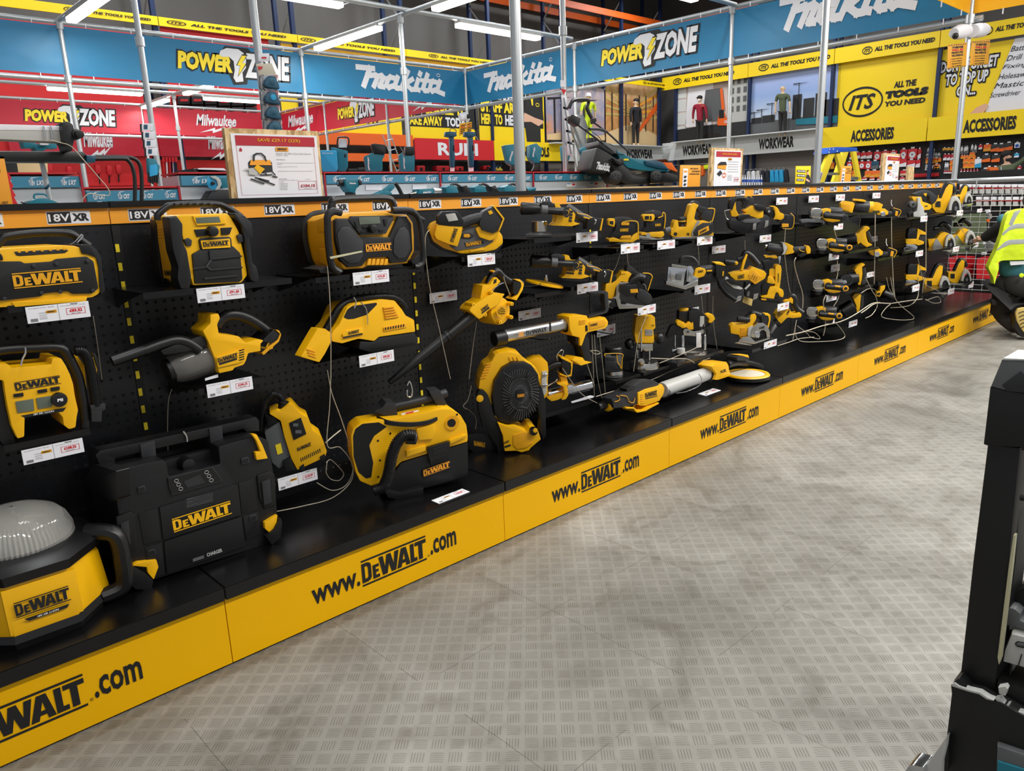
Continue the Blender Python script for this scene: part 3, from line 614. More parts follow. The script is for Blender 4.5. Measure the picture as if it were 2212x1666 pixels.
for x,y in ((1375,310),(1395,310),(1545,140),(1580,140),(1600,135),(1655,120),(1690,125)): pack('blade_pack','narrow white blade pack on the accessories wall beside the pole',W2,x,y,14,70,'wh','gm','narrow white packs')
for i in range(10):
    pack('drill_bit_pack','small silver pack in the dense rows left of the tall pole',W2,1180+30*(i%5),205+130*(i//5),22,38,'lg','gm','dense rows of small silver packs')
for i in range(12):
    pack('accessory_box','small orange box in the dense rows either side of the tall pole',W2,(1180 if i<6 else 1545)+26*(i%6),(255 if i<6 else 225),22,34,'or','oi','small orange boxes by the pole')
for i in range(12):
    pack('blade_pack','small pink and white pack in the dense rows by the tall pole',W2,(1365 if i<6 else 1540)+(20 if i<6 else 34)*(i%6),(385 if i<6 else 372),16,30,'rp','wh','small pink packs by the pole')
for i in range(8):
    pack('disc_pack','red and white pack in the lowest row behind the step ladder',W2,340+80*i,455,50,30,'re','wh','lowest row of red and white packs')
for x,y in ((1866,110),(1930,110),(2010,95),(1772,222),(1872,222),(1760,370)): pack('cutter_pack',pk_,W2,x,y,80,70,'gy','or','black cutter packs')
pack('hole_saw_pack','round blue and white pack high on the accessories wall',W2,2114,92,50,50,'wh','bb','',1); pack('accessory_pack','blue pack on the accessories wall above the worker hand',W2,2110,205,44,40,'cy','wh'); pack('accessory_pack','small crimson pack low beside the worker',W2,2140,340,40,60,'rp','wh','',1)
pack('accessory_pack','red pack just right of the tall pole on the accessories wall',W2,1735,115,32,44,'re','wh'); pack('accessory_pack','tall pack with a blue window below the accessories fascia',W2,1694,262,60,90,'wh','cy')
pack('disc_pack','blue disc pack on the accessories wall behind the yellow ladder',W2,598,288,75,78,'td','gm'); pack('disc_pack','pink soft pack on the accessories wall by the particle board sign',W2,905,385,85,50,'re','pk')
t=T('parts_bin_row','long row of small red bins on the accessories shelf','bin row'); p=t.P('bins','re'); sf=R4(W2,(1050,420),(1310,445)); 
for i in range(13): p.slab3(sub(sf,i/13+.005,0,(i+.85)/13,1),.1,.01)
t.done()
# clothes rails
fr('e')
def rail(lab,pl,a,b,r=5): t=T('clothes_rail',lab,'clothes rail'); t.P('rail','cr').tube([a,b],r,pl); t.done()
rail('chrome clothes rail below the workwear fascia','x'and('x',XR-.1),(-40,360),(590,325)); rail('chrome clothes rail above the blue jackets',('x',XR-.1),(1040,410),(1930,360))
for i in range(9):
    x=1060+i*62; c=('sw','wh','sw','nv','nv','cy','cy','cy','nv')[i] if i<9 else 'nv'
    t=T('hanging_garment','%s garment hanging on the rail, number of hangers from the sign board side: %s'%({'sw':'pale grey','wh':'white','nv':'black','cy':'bright blue'}[c],('first','second','third','fourth','fifth','sixth','seventh','eighth','ninth')[i]),'garment','garments on the long rail')
    p=t.P('cloth',c); p.poly([(x,440-i*3),(x+20,425-i*3),(x+40,440-i*3),(x+56,560-i*2),(x+50,575),(x-2,578)],('x',XR-.25),.12,.02); t.P('hanger','bk').tube([(x+20,425-i*3),(x+22,398-i*3)],3,('x',XR-.12)); t.done()
t=T('shelf_board','shelf under the row of white bottles','shelf'); sf=R4(('x',XR-1.35),(985,626),(1300,634)); t.P('board','dk').slab3(sf,.5,0); t.P('support','dk').box((XR-1.0,sf[0].y+sf[1].y,0),(XR-.9,sf[0].y,sf[0].z)); t.done()
for i in range(9):
    x=1000+i*31; t=T('spray_bottle','white and blue bottle standing in the row below the clothes rail','bottle','white and blue bottles in a row'); t.P('bottle','wh').lathe((x+12,625),(x+12,478),[(0,11),(.7,11),(.82,6),(1,5)],('x',XR-1.2)); t.P('label_band','bb').lathe((x+12,575),(x+12,540),[(0,11.6),(1,11.6)],('x',XR-1.2)); t.done()
t=T('hanging_garment','fluorescent yellow garment behind the orange card','garment'); t.P('cloth','hv').poly([(480,350),(580,335),(585,395),(475,405)],('x',XR-.3),.2,.05); t.done()
t=T('hanging_garment','fluorescent orange garment behind the orange card','garment'); t.P('cloth','or').poly([(455,360),(482,352),(478,480),(450,500)],('x',XR-.35),.2,.05); t.done()
# ---------------- tube scaffolding of the zones ----------------
fr('Z')
def pole(x,y,lab,z1=3.1,r=.024,z0=0):
    t=T('scaffold_pole','vertical galvanised scaffold pole '+lab,'scaffold pole','galvanised scaffold poles'); t.P('tube','gs').sweep([V((x,y,z0)),V((x,y,z1))],r,14)
    if z0==0: t.P('base_socket','gs').sweep([V((x,y,0)),V((x,y,.03))],.05,14)
    for z in (2.55,3.05):
        if z<z1: c=t.P('coupler','gs'); c.sweep([V((x,y,z-.035)),V((x,y,z+.035))],r*1.45,12)
    return t.done()
for x,y,l in ((1.745,5.0,'left of the big promotion sign, with the glove strip'),(1.745,7.15,'left, between the plain blue banner and the lettered one'),(4.4,5.05,'standing behind the teal tool heads, centre'),(4.4,7.15,'between the lettered blue banner and the white logo banner'),
  (7.05,.487,'at the far end of the display run'),(7.05,2.77,'behind the second promotion sign'),(7.05,5.0,'just left of the helmeted mannequin'),(7.05,7.15,'in the corner of the blue banners')): pole(x,y,l)
for px,py,y,z0,l in ((1125,405,.60,0,'thickest, in front, rising between the two halves of the corner banner'),(574,262,2.9,0,'carrying the tape measures'),(1222,390,2.78,0,'carrying the narrow card strip'),(1763,400,.62,0,'right of centre, in front of the step ladder')):
    P=U((px,py),y); pole(P.x,P.y,l,3.1 if y>1 else 3.05,.024)
def rail(a,b,lab,r=.024): t=T('scaffold_rail',lab,'scaffold rail','galvanised scaffold rails'); t.P('tube','gs').sweep([V(a),V(b)],r,12); return t.done()
for z,w in ((3.09,'top'),(2.55,'bottom')):
    rail((-3,7.19,z),(7.05,7.19,z),w+' scaffold rail of the back blue banners'); rail((7.09,.4,z),(7.09,7.3,z),w+' scaffold rail of the blue banners on the right')
    rail((-1,12.98,z),(7.05,12.98,z),w+' scaffold rail of the red banners at the back'); rail((7.09,7.3,z),(7.09,13.1,z),w+' scaffold rail of the red banner seen end on')
rail((1.0,5.0,3.14),(7.0,5.0,3.14),'overhead scaffold rail carrying two tubes across the zone'); rail((4.42,.6,3.1),(4.42,7.15,3.1),'overhead scaffold rail crossing it, running away from the camera')
rail((4.4,2.74,3.1),(7.05,2.74,3.1),'short overhead scaffold rail meeting the right banners'); rail((1.745,4.9,3.1),(1.745,7.15,3.1),'overhead scaffold rail at the left, carrying a slanting tube')
rail((-1,11.4,3.1),(7.05,11.4,3.1),'overhead scaffold rail in the red zone with the long tubes'); rail((4.4,9,3.08),(4.4,13,3.08),'overhead scaffold rail in the red zone running away'); rail((-1,9.2,2.95),(4.4,9.2,2.95),'lower overhead scaffold rail of the red zone')
for x,y,l in ((1.745,11.4,'in the red zone, left'),(4.4,11.4,'in the red zone, middle'),(4.4,12.98,'at the red back banner'),(7.05,9.2,'right of the red power banner'),(7.05,11.2,'left of the red power banner'),(.9,9.2,'leftmost in the red zone')): pole(x,y,l)
# fluorescent tubes
def tube_lamp(a,b,lab,w):
    A,B=V(a),V(b); t=T('tube_light',lab,'tube light','long fluorescent tube lights under the rails'); d=(B-A).normalized(); n=V((-d.y,d.x,0))*.05; up=V((0,0,1))
    t.P('housing','lg').poly3([A-n+up*.045,B-n+up*.045,B+n+up*.045,A+n+up*.045],up*.03,.004)
    t.P('diffuser','tl').poly3([A-n*.9,B-n*.9,B+n*.9,A+n*.9],up*.045,.012); t.P('cable','wh').sweep([B+up*.03,B+d*.08+up*.06,B+d*.16+up*.1],.005,6); t.done()
    o=area('tube_light_glow',(A+B)/2-up*.01,(B-A).length,.08,w,rot=(0,0,math.atan2(d.y,d.x))); return o
for a,b,l,w in (((1.745,6.74,3),(1.745,5.4,3),'tube light slanting over the left blue banners',22),((2.35,5,3.05),(3.67,5,3.05),'tube light at the top, left of the overhead crossing',22),((4.42,6.79,3.02),(4.42,5.47,3.02),'tube light slanting down over the white logo banner',22),
  ((4.42,4.49,3.02),(4.42,3.2,3.02),'tube light slanting up, right of the overhead crossing',22),((5.13,5,3.05),(6.39,5,3.05),'tube light pointing to the banner corner behind the thick pole',22),((5.0,2.74,3.02),(6.29,2.74,3.02),'tube light above the right power banner',22),
  ((2.58,11.4,3.02),(3.9,11.4,3.02),'tube light in the red zone above the red power banner',26),((4.9,11.4,3.02),(6.2,11.4,3.02),'tube light in the red zone behind the tape measures',26),((4.4,10.9,3.0),(4.4,9.9,3.0),'short looking tube light in the red zone, by the tool cases',16),((4.4,12.8,3.0),(4.4,11.7,3.0),'far tube light in the red zone, beside the glove strip pole',16),((.3,9.2,2.87),(1.5,9.2,2.87),'tube light cut by the left frame edge',16)):
    tube_lamp(a,b,l,w)
rail((-3,-1.9,3.12),(9.8,-1.9,3.12),'overhead scaffold rail over the aisle, carrying the lamps above the camera')
for x,l in ((-.6,'first'),(1.6,'second'),(4.0,'third'),(6.4,'fourth'),(8.8,'fifth')):
    t=T('tube_light','tube light over the aisle out of frame, %s from the left'%l,'tube light'); t.P('housing','lg').box((x-.76,-1.96,3.03),(x+.76,-1.84,3.09),.01); t.P('diffuser','tl').box((x-.75,-1.955,3.006),(x+.75,-1.845,3.032),.005); t.done()
# banners of the blue zone
def eyelets(t,sf,n):
    O,A,B,e=sf
    for i in range(n):
        for k in (0,1): c=O+A*((i+.5)/n)+B*k; s=1 if k else -1; t.P('tie','wh').sweep([c+e*2,c+e*2+B.normalized()*.045*s],.005,6)
def ban(lab,m,y,x0,x1,fn,n=6,z0=2.59,z1=3.05,ax='y'):
    t=T('banner','%s'%lab,'banner'); 
    sf=SB(x0+.02,z0,x1-.02,z1,y,.004) if ax=='y' else (V((y,x1-.02,z0)),V((0,x0-x1+.04,0)),V((0,0,z1-z0)),V((-.004,0,0)))
    t.P('vinyl_sheet',m).slab3(sf,.006,0); eyelets(t,sf,n)
    if fn: fn(t.P('print','in'),sf)
    return t.done()
ban('plain blue vinyl banner at the left edge','tb',7.15,-1,1.745,None)
ban('blue banner with the power lettering, on the back rails','tb',7.15,1.745,4.4,lambda p,sf:pz(p,sub(sf,.42,.14,.94,.92)))
ban('blue banner with white script logo, left of the corner','tb',7.15,4.4,7.05,lambda p,sf:p.mk3(sub(sf,.3,.2,.84,.85),'wi').ring3(sub(sf,.8,.76,.825,.86),'wi'))
ban('blue banner with white script logo, right of the corner','tb',7.05,5.0,7.15,lambda p,sf:p.mk3(sub(sf,.2,.2,.84,.8),'wi').ring3(sub(sf,.8,.76,.825,.86),'wi'),ax='x')
ban('blue banner with the power lettering, above the red shirt mannequin','tb',7.05,2.77,5.0,lambda p,sf:pz(p,sub(sf,.19,.16,.82,.92)),9,ax='x')
ban('largest blue banner with white script logo, top right','tb',7.05,.487,2.77,lambda p,sf:p.mk3(sub(sf,.24,.26,.8,1.0),'wi'),6,ax='x')
ban('amber banner cut by the top right frame corner','yo',7.05,-1.8,.487,None,5,ax='x'); ban('amber banner at the top right, running along the display','yo',.487,4.6,7.05,None,5)
ban('red banner with the power lettering at the back left','rb',12.94,1.2,4.4,lambda p,sf:pz(p,sub(sf,.42,.12,.86,.9)))
ban('red banner with white brand script at the back','rb',12.94,4.4,7.05,lambda p,sf:mil(p,sub(sf,.35,.12,.65,.85)))
ban('red banner seen at an angle, white brand script','rb',7.05,11.2,12.9,lambda p,sf:mil(p,sub(sf,.15,.1,.75,.85)),4,ax='x'); ban('red banner seen at an angle, with the power lettering','rb',7.05,9.2,11.2,lambda p,sf:pz(p,sub(sf,.22,.1,.83,.9)),5,ax='x'); ban('red banner just left of the blue corner, mostly hidden','rb',7.05,7.3,9.2,lambda p,sf:mil(p,sub(sf,.35,.1,.75,.85)),5,ax='x')
# ---------------- teal tool display across the aisle ----------------
GY=2.70
def GX(px,py=371): return U((px,py),GY).x
z1=U((1150,371),GY).z
secs=[(700-3,948,'behind the big promotion sign, right part'),(949,1149,'in the middle'),(1150,1309,'at its right end')]
def gsec(x0,x1,z,lab,tag,n,endr=False):
    t=T('slatwall_bay','grey slatwall bay of the teal tool display, '+lab,'display bay','slatwall bays of the teal tool display')
    b=t.P('slat_panel','sl'); b.box((x0,GY,.1),(x1,GY+.03,z-.02))
    for k in range(9): zz=z-.16-.1*k; b.box((x0,GY-.004,zz),(x1,GY,zz+.08),.002)
    t.P('back_frame','sl').box((x0,GY+.03,0),(x1,GY+.25,z-.02)); c=t.P('top_cap','re'); c.box((x0,GY-.02,z-.009),(x1,GY+.26,z))
    h=t.P('header_strip','th'); h.box((x0+.01,GY-.02,z-.075),(x1-.01,GY-.005,z-.02))
    for i in range(n):
        a=x0+(x1-x0)*(i+.3)/n; w=(x1-x0)/n*.5; l=t.P('range_label','wi',h); sf=SB(a,z-.066,a+w,z-.03,GY-.021,.001); l.t3(tag[0],sub(sf,.05,.0,.4,.9),'wi',.03,.3).t3(tag[1],sub(sf,.46,.05,1,.75),'wi',.06,.3).p3([(0,.2),(.02,.7),(.2,1.1),(.7,1.2),(.2,.95),(.05,.6)],sf,'wi')
    t.P('end_bracket','rp').box((x1-.012,GY-.03,z-.3),(x1,GY-.021,z)); t.done()
xl=GX(382)
gsec(GX(-120),GX(172),z1-.0,'cut by the left frame edge',('18v','LXT'),4); gsec(GX(172),xl-.005,U((300,403),GY).z,'lower one under the glove strip',('12v','CXT'),4); gsec(xl,GX(697),z1,'behind the big promotion sign, left part',('18v','LXT'),4)
for a,b,l in secs: gsec(GX(a),GX(b)-.005,z1,l,('18v','LXT'),5)
# things on and in that display
fr('c')
def tool(name,lab,cat,grp=None):
    global ROT; ROT='30'; return T(name,lab,cat,grp)
GT=GY+.08
t=tool('kit_bag','shiny pale blue plastic bag of a promotion kit on the teal display','bag'); t.P('bag','cy').poly([(62,245),(262,250),(278,470),(262,505),(90,505),(75,400)],GT,.12,.02,20); t.P('print','wi').text('BUILD YOUR OWN',(90,290),(215,292),(92,275),GT-.002,'wi'); t.done()
t=tool('cordless_blower','teal tool with a black loop handle and label, on the teal display','cordless tool'); b=t.P('body','te').poly([(185,220),(210,210),(395,255),(398,440),(370,500),(285,500),(270,300)],GT,.14,.015,12); t.P('loop_handle','bk').tube([(280,250),(268,200),(275,110),(300,90),(380,92),(405,120),(402,190),(370,250)],9,GT+.03); t.P('label_card','wh').rect(285,112,385,215,GT+.04,.004); t.P('latch','bk').rect(352,290,376,330,GT-.004,.01); t.done()
t=tool('battery_charger_stand','teal tool head with a black ribbed battery holder, script logo on its side','cordless tool'); t.P('body','te').poly([(590,320),(640,300),(680,275),(700,290),(840,300),(808,360),(810,490),(730,505),(622,500)],GT,.14,.012,10); t.P('battery_holder','bk').poly([(672,175),(700,165),(840,180),(852,270),(830,300),(715,285),(690,250)],GT-.01,.1,.02,10); t.P('lettering','wi').mak((634,485),(628,330),(656,490),GT-.001,'wi'); t.done()
t=tool('cordless_blower','narrow teal tool head with a square black top, right of the ladder','cordless tool'); t.P('body','te').poly([(1010,300),(1050,268),(1060,310),(1195,310),(1192,500),(1030,502)],GT,.12,.012,8); t.P('top_unit','bk').poly([(1080,202),(1190,205),(1192,300),(1080,305)],GT-.01,.1,.012,8); t.P('lettering','wi').mak((1060,470),(1056,330),(1078,472),GT-.001,'wi'); t.done()
for x in (1558,1786):
    t=tool('hedge_trimmer_head','upright teal pole tool with a T-shaped head, %s of the pair under the small camera'%('left' if x<1600 else 'right'),'cordless tool','pair of upright teal pole tools'); t.P('head','td').poly([(x+2,28),(x+60,22),(x+132,30),(x+140,75),(x+104,85),(x+52,88),(x,78)],GT,.07,.012,6); t.P('shaft','td').poly([(x+52,85),(x+104,85),(x+118,350),(x+112,452),(x+64,452)],GT+.01,.05,.012,6); t.P('trigger','bk').poly([(x+98,180),(x+115,195),(x+112,260),(x+98,240)],GT,.03,.005); t.P('hook','bk').tube([(x+60,30),(x+55,0),(x+90,-15),(x+128,10),(x+130,40)],4,GT+.02); t.P('clamp','wh').rect(x+66,452,x+112,498,GT+.02,.03); t.done()
fr('d')
for k,(pts,lg,lab,y) in enumerate((([(150,705),(285,690),(290,920),(240,935),(195,900)],((205,880),(240,770),(225,888)),'teal nozzle box left of the thick pole',GT),([(445,700),(520,682),(590,745),(560,905),(500,912),(443,850)],((468,835),(492,730),(488,840)),'teal nozzle box right of the thick pole',GT),([(820,710),(925,700),(925,760),(890,880),(835,880)],None,'teal nozzle box behind the narrow card strip',GT+.2),([(1043,740),(1120,705),(1225,690),(1180,760),(1160,890),(1090,922),(1052,890)],((1062,890),(1080,780),(1080,895)),'teal nozzle box with black batteries below the mower handle',GT+.25))):
    t=tool('cordless_sprayer',lab,'cordless tool'); t.P('body','te').poly(pts,y,.1,.012,6)
    if lg: t.P('lettering','wi').mak(*lg,y-.001,'wi')
    if k==0: t.P('foot','bk').poly([(235,930),(270,930),(285,995),(230,985)],y+.02,.04,.005)
    if k==1: t.P('foot','bk').poly([(500,905),(550,890),(552,985),(470,995),(490,960)],y+.02,.04,.005)
    if k==2: t.P('shaft','bk').tube([(880,870),(870,990)],8,y+.04)
    if k==3:
        for j in range(3): t.P('battery','bk').poly([(1120+36*j,618),(1152+36*j,618),(1154+36*j,690),(1118+36*j,690)],y-.02,.06,.008)
        t.P('shaft','bk').tube([(1130,900),(1200,990)],9,y+.04)
    t.done()
# lawn mower standing on the end shelf
t=T('lawn_mower','teal and black lawn mower with grass box standing on the wooden shelf','lawn mower'); ROT='30'; my=2.25
b=t.P('deck','bk').poly([(1365,930),(1500,905),(1560,960),(1620,1050),(1830,1080),(1830,1140),(1560,1150),(1500,1130)],my,.42,.02,20)
b.poly([(1850,1000),(2000,1010),(2130,1050),(2140,1110),(2060,1130),(1880,1110)],my+.02,.4,.03,15)
t.P('motor_cover','te').poly([(1430,770),(1520,800),(1590,850),(1750,870),(1900,920),(2030,985),(2030,1005),(1860,1000),(1720,990),(1560,960),(1480,880)],my-.01,.3,.03,12)
t.P('battery_window','td').poly([(1750,880),(1880,875),(1960,900),(2030,985),(1900,965),(1770,930)],my-.03,.28,.02,10)
t.P('rear_flap','gm').poly([(1235,650),(1330,680),(1440,740),(1430,800),(1380,810),(1300,760),(1230,700)],my+.02,.35,.03,10)
g=t.P('grass_box','bp').poly([(1210,730),(1330,790),(1440,870),(1500,905),(1370,935),(1300,1030),(1140,990),(1140,960)],my-.005,.38,.02,15); t.P('lettering','wi',g).mak((1195,985),(1345,1010),(1215,895),my-.007,'wi')
for x,y,r in ((1430,1068,78),(1885,1062,74)):
    w=t.P('wheel','bk').disc((x,y),r,my-.05,.06,'bk',28,.012); q=t.P('hub','gy',w).disc((x,y),r*.66,my-.056,.01,'gy',24,.003)
    for k in range(6): an=k*1.047+.4; q.disc((x+r*.42*math.cos(an),y+r*.42*math.sin(an)),r*.13,my-.06,.006,'bp',10,.001)
    w2=t.P('wheel','bk').disc((x+20,y-14),r,my+.36,.06,'bk',20,.012)
for dy,pts in ((0,[(880,405),(1000,480),(1150,590),(1400,780),(1560,900)]),(.36,[(1180,450),(1320,555),(1480,700),(1650,850)])): t.P('handle_tube','gy').tube(pts,11,my+dy)
t.P('cross_bar','gy').sweep(cat([U((1120,520),my),U((1240,525),my+.2),U((1320,555),my+.36)]),.012)
t.P('grip','bk').sweep(cat([U((890,280),my),U((920,210),my+.02),U((980,185),my+.1),U((1110,195),my+.36),U((1095,280),my+.36),U((1150,400),my+.36)]),.016)
t.P('switch_box','bk').poly([(905,370),(930,352),(1025,400),(1010,480),(985,490),(915,440)],my-.05,.09,.012,5); t.P('switch_box','bk').poly([(1160,400),(1200,395),(1208,430),(1170,460)],my+.32,.07,.01,5)
t.P('height_lever','bk').poly([(1385,850),(1410,848),(1480,890),(1500,900),(1480,935),(1440,920)],my-.06,.04,.008,5).disc((1475,895),42,my-.05,.05)
t.P('box_handle','bk').tube([(1300,720),(1330,690),(1400,720),(1440,780)],9,my+.1); t.P('cable','bk').tube([(1060,520),(1130,540),(1230,610),(1300,720),(1400,790),(1520,810)],4,my-.02); t.P('safety_key','yi').rect(1515,858,1570,880,my-.02,.02)
t.done()
t=T('garden_shredder','orange and black garden machine partly hidden behind the mower','garden machine'); t.P('hood','or').poly([(1975,900),(2060,905),(2120,990),(2130,1010),(2000,960)],my+.6,.3,.03,10); t.P('body','bk').poly([(1990,860),(2010,870),(2145,1010),(2150,1120),(2060,1120),(2060,1000)],my+.62,.3,.02,8); t.done()
t=T('wooden_shelf','pale wooden shelf board under the mower','shelf'); P=U((1312,1185),my); Q=U((2025,1165),my); t.P('board','wd').box((P.x,my-.1,P.z-.03),(Q.x+.3,my+.42,P.z)); t.P('support','dk').box((P.x+.1,my+.0,0),(Q.x+.25,my+.4,P.z-.03)); t.done()
# ladders
t=T('platform_ladder','silver platform ladder with grey side plates, left of the mower','ladder'); t.P('side_plate','al').poly([(985,360),(1050,350),(1080,420),(1115,520),(1085,600),(1130,800),(1130,995),(1085,995),(1000,640),(930,470)],my+.9,.02,.003)
for a in ([(895,470),(1080,995)],[(930,440),(1130,995)]): t.P('rail','al').tube(a,13,my+.88)
t.P('rear_leg','al').tube([(900,600),(985,995)],9,my+1.3)
for p_ in ((1080,995),(1130,995)): P=U(p_,my+.88); t.P('stile_foot','al').sweep([P,V((P.x+.1,P.y,0))],.02,8)
t.done()
fr('c')
t=T('aluminium_ladder','open aluminium ladder leaning behind the teal display','ladder'); ly=5.2
for a in ([(805,60),(985,510)],[(900,55),(1010,350)]): t.P('stile','al').tube(a,7,ly)
for a in ([(985,510),(1085,760)],[(1010,350),(1110,600)]):
    P,Q=U(a[0],ly),U(a[1],ly); Q=P+(Q-P)*(P.z/max(.01,P.z-Q.z)); t.P('stile_foot','al').sweep([P,Q],.02,8)
for k in range(4): t.P('rung','al').tube([(845+44*k,140+120*k-10),(935+30*k,122+120*k-10)],5,ly)
t.done()
# card strips, gloves, tapes hung on the poles
fr('Z')
for i in range(5):
    x,y=(1213+3.0*i,205+25*i); t=T('blade_card','narrow white blade card on the clip strip, %s from the top'%('first','second','third','fourth','fifth')[i],'blade card','white blade cards on the clip strip'); P=2.72
    t.P('card','wh').poly([(x,y),(x+11,y+2),(x+15,y+34),(x+3,y+30)],P,.008,.001); t.P('blade','al').tube([(x+5,y+6),(x+9,y+28)],1.2,P-.006); t.done()
t=T('clip_strip_header','red and white header card tied to the narrow strip pole','card'); t.P('card','wh').poly([(1211,173),(1222,174),(1223,188),(1211,187)],2.74,.004,0); t.P('corner','re').poly([(1212,192),(1224,194),(1218,204)],2.74,.004,0); t.done()
fr('B')
for i,(x,y) in enumerate(((190,700),(195,832),(205,958),(222,1085))):
    t=T('tape_measure','dark teal tape measure on the pole strip, %s from the top'%('first','second','third','fourth')[i],'tape measure','tape measures on the pole strip'); P=2.82
    t.P('blister','gl').rect(x-100,y-65,x+55,y+62,P,.02,.006,15); t.P('case','td').poly([(x-55,y-20),(x-20,y-58),(x+30,y-50),(x+62,y+30),(x+65,y+62),(x-50,y+45),(x-66,y+20)],P-.025,.04,.01,12); t.P('dial','te').disc((x+5,y-2),30,P-.027,.005,'te',16,.001).disc((x+5,y-2),24,P-.029,.003,'cy' if i==1 else 'td',16,.001); t.P('clip','bk').tube([(x-55,y+25),(x-75,y+50),(x-60,y+72)],4,P-.02); t.done()
t=T('price_card','small white price card at the top of the tape strip','card'); t.P('card','wh').rect(72,455,165,522,2.84,.003,.0005); t.P('price','re').rect(100,485,140,500,2.838,.001,0); t.done()
t=T('header_card','clear backed header card above the tape measures','card'); t.P('card','bg').poly([(50,545),(185,540),(225,640),(80,650)],2.83,.003,.0005); t.P('tag_print','re').poly([(65,565),(110,568),(105,585),(75,600)],2.828,.001,0); t.done()
fr('a')
for i in range(4):
    x,y=1355+14*i,30+78*i; t=T('glove_card','white glove card with teal marks on the pole strip, %s from the top'%('first','second','third','fourth')[i],'glove card','glove cards on the pole strip'); P=4.9
    t.P('card','wh').rect(x,y,x+110,y+72,P,.01,.002); t.P('print','td').rect(x+20,y+12,x+55,y+55,P-.002,.002,0); t.P('sleeve','bk').poly([(x-12,y+5),(x,y),(x+5,y+80),(x-8,y+85)],P,.02,.003); t.done()
t=T('work_glove','pair of teal and black work gloves hanging at the foot of the strip','gloves'); P=4.88
b=t.P('cuff','te').poly([(1410,360),(1480,370),(1530,440),(1510,560),(1420,520)],P,.04,.01,8)
for k in range(5): t.P('finger','bk').tube([(1422+22*k,500),(1420+21*k,560+10*(k%3)),(1424+20*k,595+8*(k%3))],10,P,n=8)
t.P('palm','cy').poly([(1430,430),(1500,420),(1510,520),(1430,540)],P-.01,.03,.01,8); t.done()
# saw stand at the left with its rail, clamp and tubes
y=.49
t=T('mitre_saw_stand','folded saw stand with a pale rail, black clamp and double black tube','saw stand')
t.P('rail','lg').poly([(-300,30),(605,55),(612,212),(-300,170)],y,.05,.006)
t.P('rail_top','wh').poly([(-300,28),(605,53),(606,98),(-300,92)],y-.002,.03,.002)
c=t.P('clamp','bk').poly([(590,60),(600,20),(625,8),(660,12),(700,40),(712,110),(710,200),(695,250),(695,296),(648,296),(640,240),(610,200)],y-.03,.08,.01,15); c.disc((740,130),48,y-.035,.09,'bk',14,.008); c.disc((765,130),38,y-.05,.02)
for x in (418,485): t.P('steel_tie','cr').tube([(x-5,55),(x+8,100),(x+15,180)],7,y-.006)
t.P('arm','bk').poly([(-300,288),(800,297),(830,325),(830,402),(-300,395)],y+.03,.05,.008); t.P('end_cap','td').poly([(825,330),(918,335),(918,400),(828,400)],y+.02,.06,.006)
for k in (0,1): t.P('bent_tube','bk').tube([(900,370-20*k),(1180,368-22*k+k*6),(1225+60*k,385-15*k),(1262+75*k,440-10*k),(1288+66*k,560),(1288+66*k,780)],20 if 0 else 19,y+.04+.03*k,n=12)
t.P('stand_post','gs').tube([(400,400),(492,810)],24,y+.1,n=14); t.P('post_collar','td').tube([(442,625),(462,640)],36,y+.1)
t.done()
t=T('security_cable','thin steel cable looping from the saw stand clamp down to the shelf top','cable'); t.P('cable','wc').tube([(485,190),(570,212),(680,250),(800,380),(930,530),(1030,650),(1045,715),(960,715),(860,700),(800,740),(782,790)],5,y-.03); t.done()
t=T('circular_saw','teal saw top peeping over the display at the left','saw'); t.P('guard','te').poly([(255,805),(300,770),(360,745),(440,745),(520,770),(575,800)],y+.0,.08,.01,10); t.P('handle','te').tube([(330,760),(325,720),(350,705),(430,708),(450,730)],9,y+.04); t.P('cord','bk').tube([(200,780),(240,795),(290,780),(300,760)],6,y+.03); t.done()
t=T('cordless_driver','small teal tool lying on the display top above the bay joint','cordless tool'); yy=.46; t.P('body','td').poly([(932,800),(985,770),(1060,785),(1055,812),(935,822)],yy,.06,.006,4); t.P('cuff','wh').rect(1000,822,1045,835,yy,.02,.001); t.done()
t=T('tool_cradle','teal driver head with battery light behind the saw arm','cordless tool'); t.P('body','te').poly([(215,190),(300,190),(350,225),(460,225),(545,215),(545,270),(440,265),(430,290),(345,285),(330,260),(235,262)],y+.25,.05,.01,6); t.P('lamp','wh').rect(383,200,468,238,y+.235,.01,.003,12); t.done()
t=T('promotion_poster','amber help poster cut by the left edge, on the display top','poster'); yy=.52; t.P('board','oi').poly([(-200,340),(38,342),(125,806),(-200,812)],yy,.006,.001); t.P('lettering','in').text('HELP',(20,798),(80,795),(16,775),yy-.002,'in').text('&',(-10,500),(5,500),(-10,455),yy-.002,'in'); t.P('zigzag_edge','re').poly([(65,490),(112,550),(95,570),(130,630),(110,650),(152,720),(135,735),(170,800),(125,806)],yy+.01,.004,0); t.done()
t=T('pine_panel','upright pine board with a black side behind the saw stand','board'); t.P('board','wd').poly([(160,405),(455,405),(560,2600),(500,2600)],5.5,.03,.004); t.P('edge','dk').poly([(40,405),(160,405),(500,2600),(400,2600)],5.5,.03,.004); t.done()
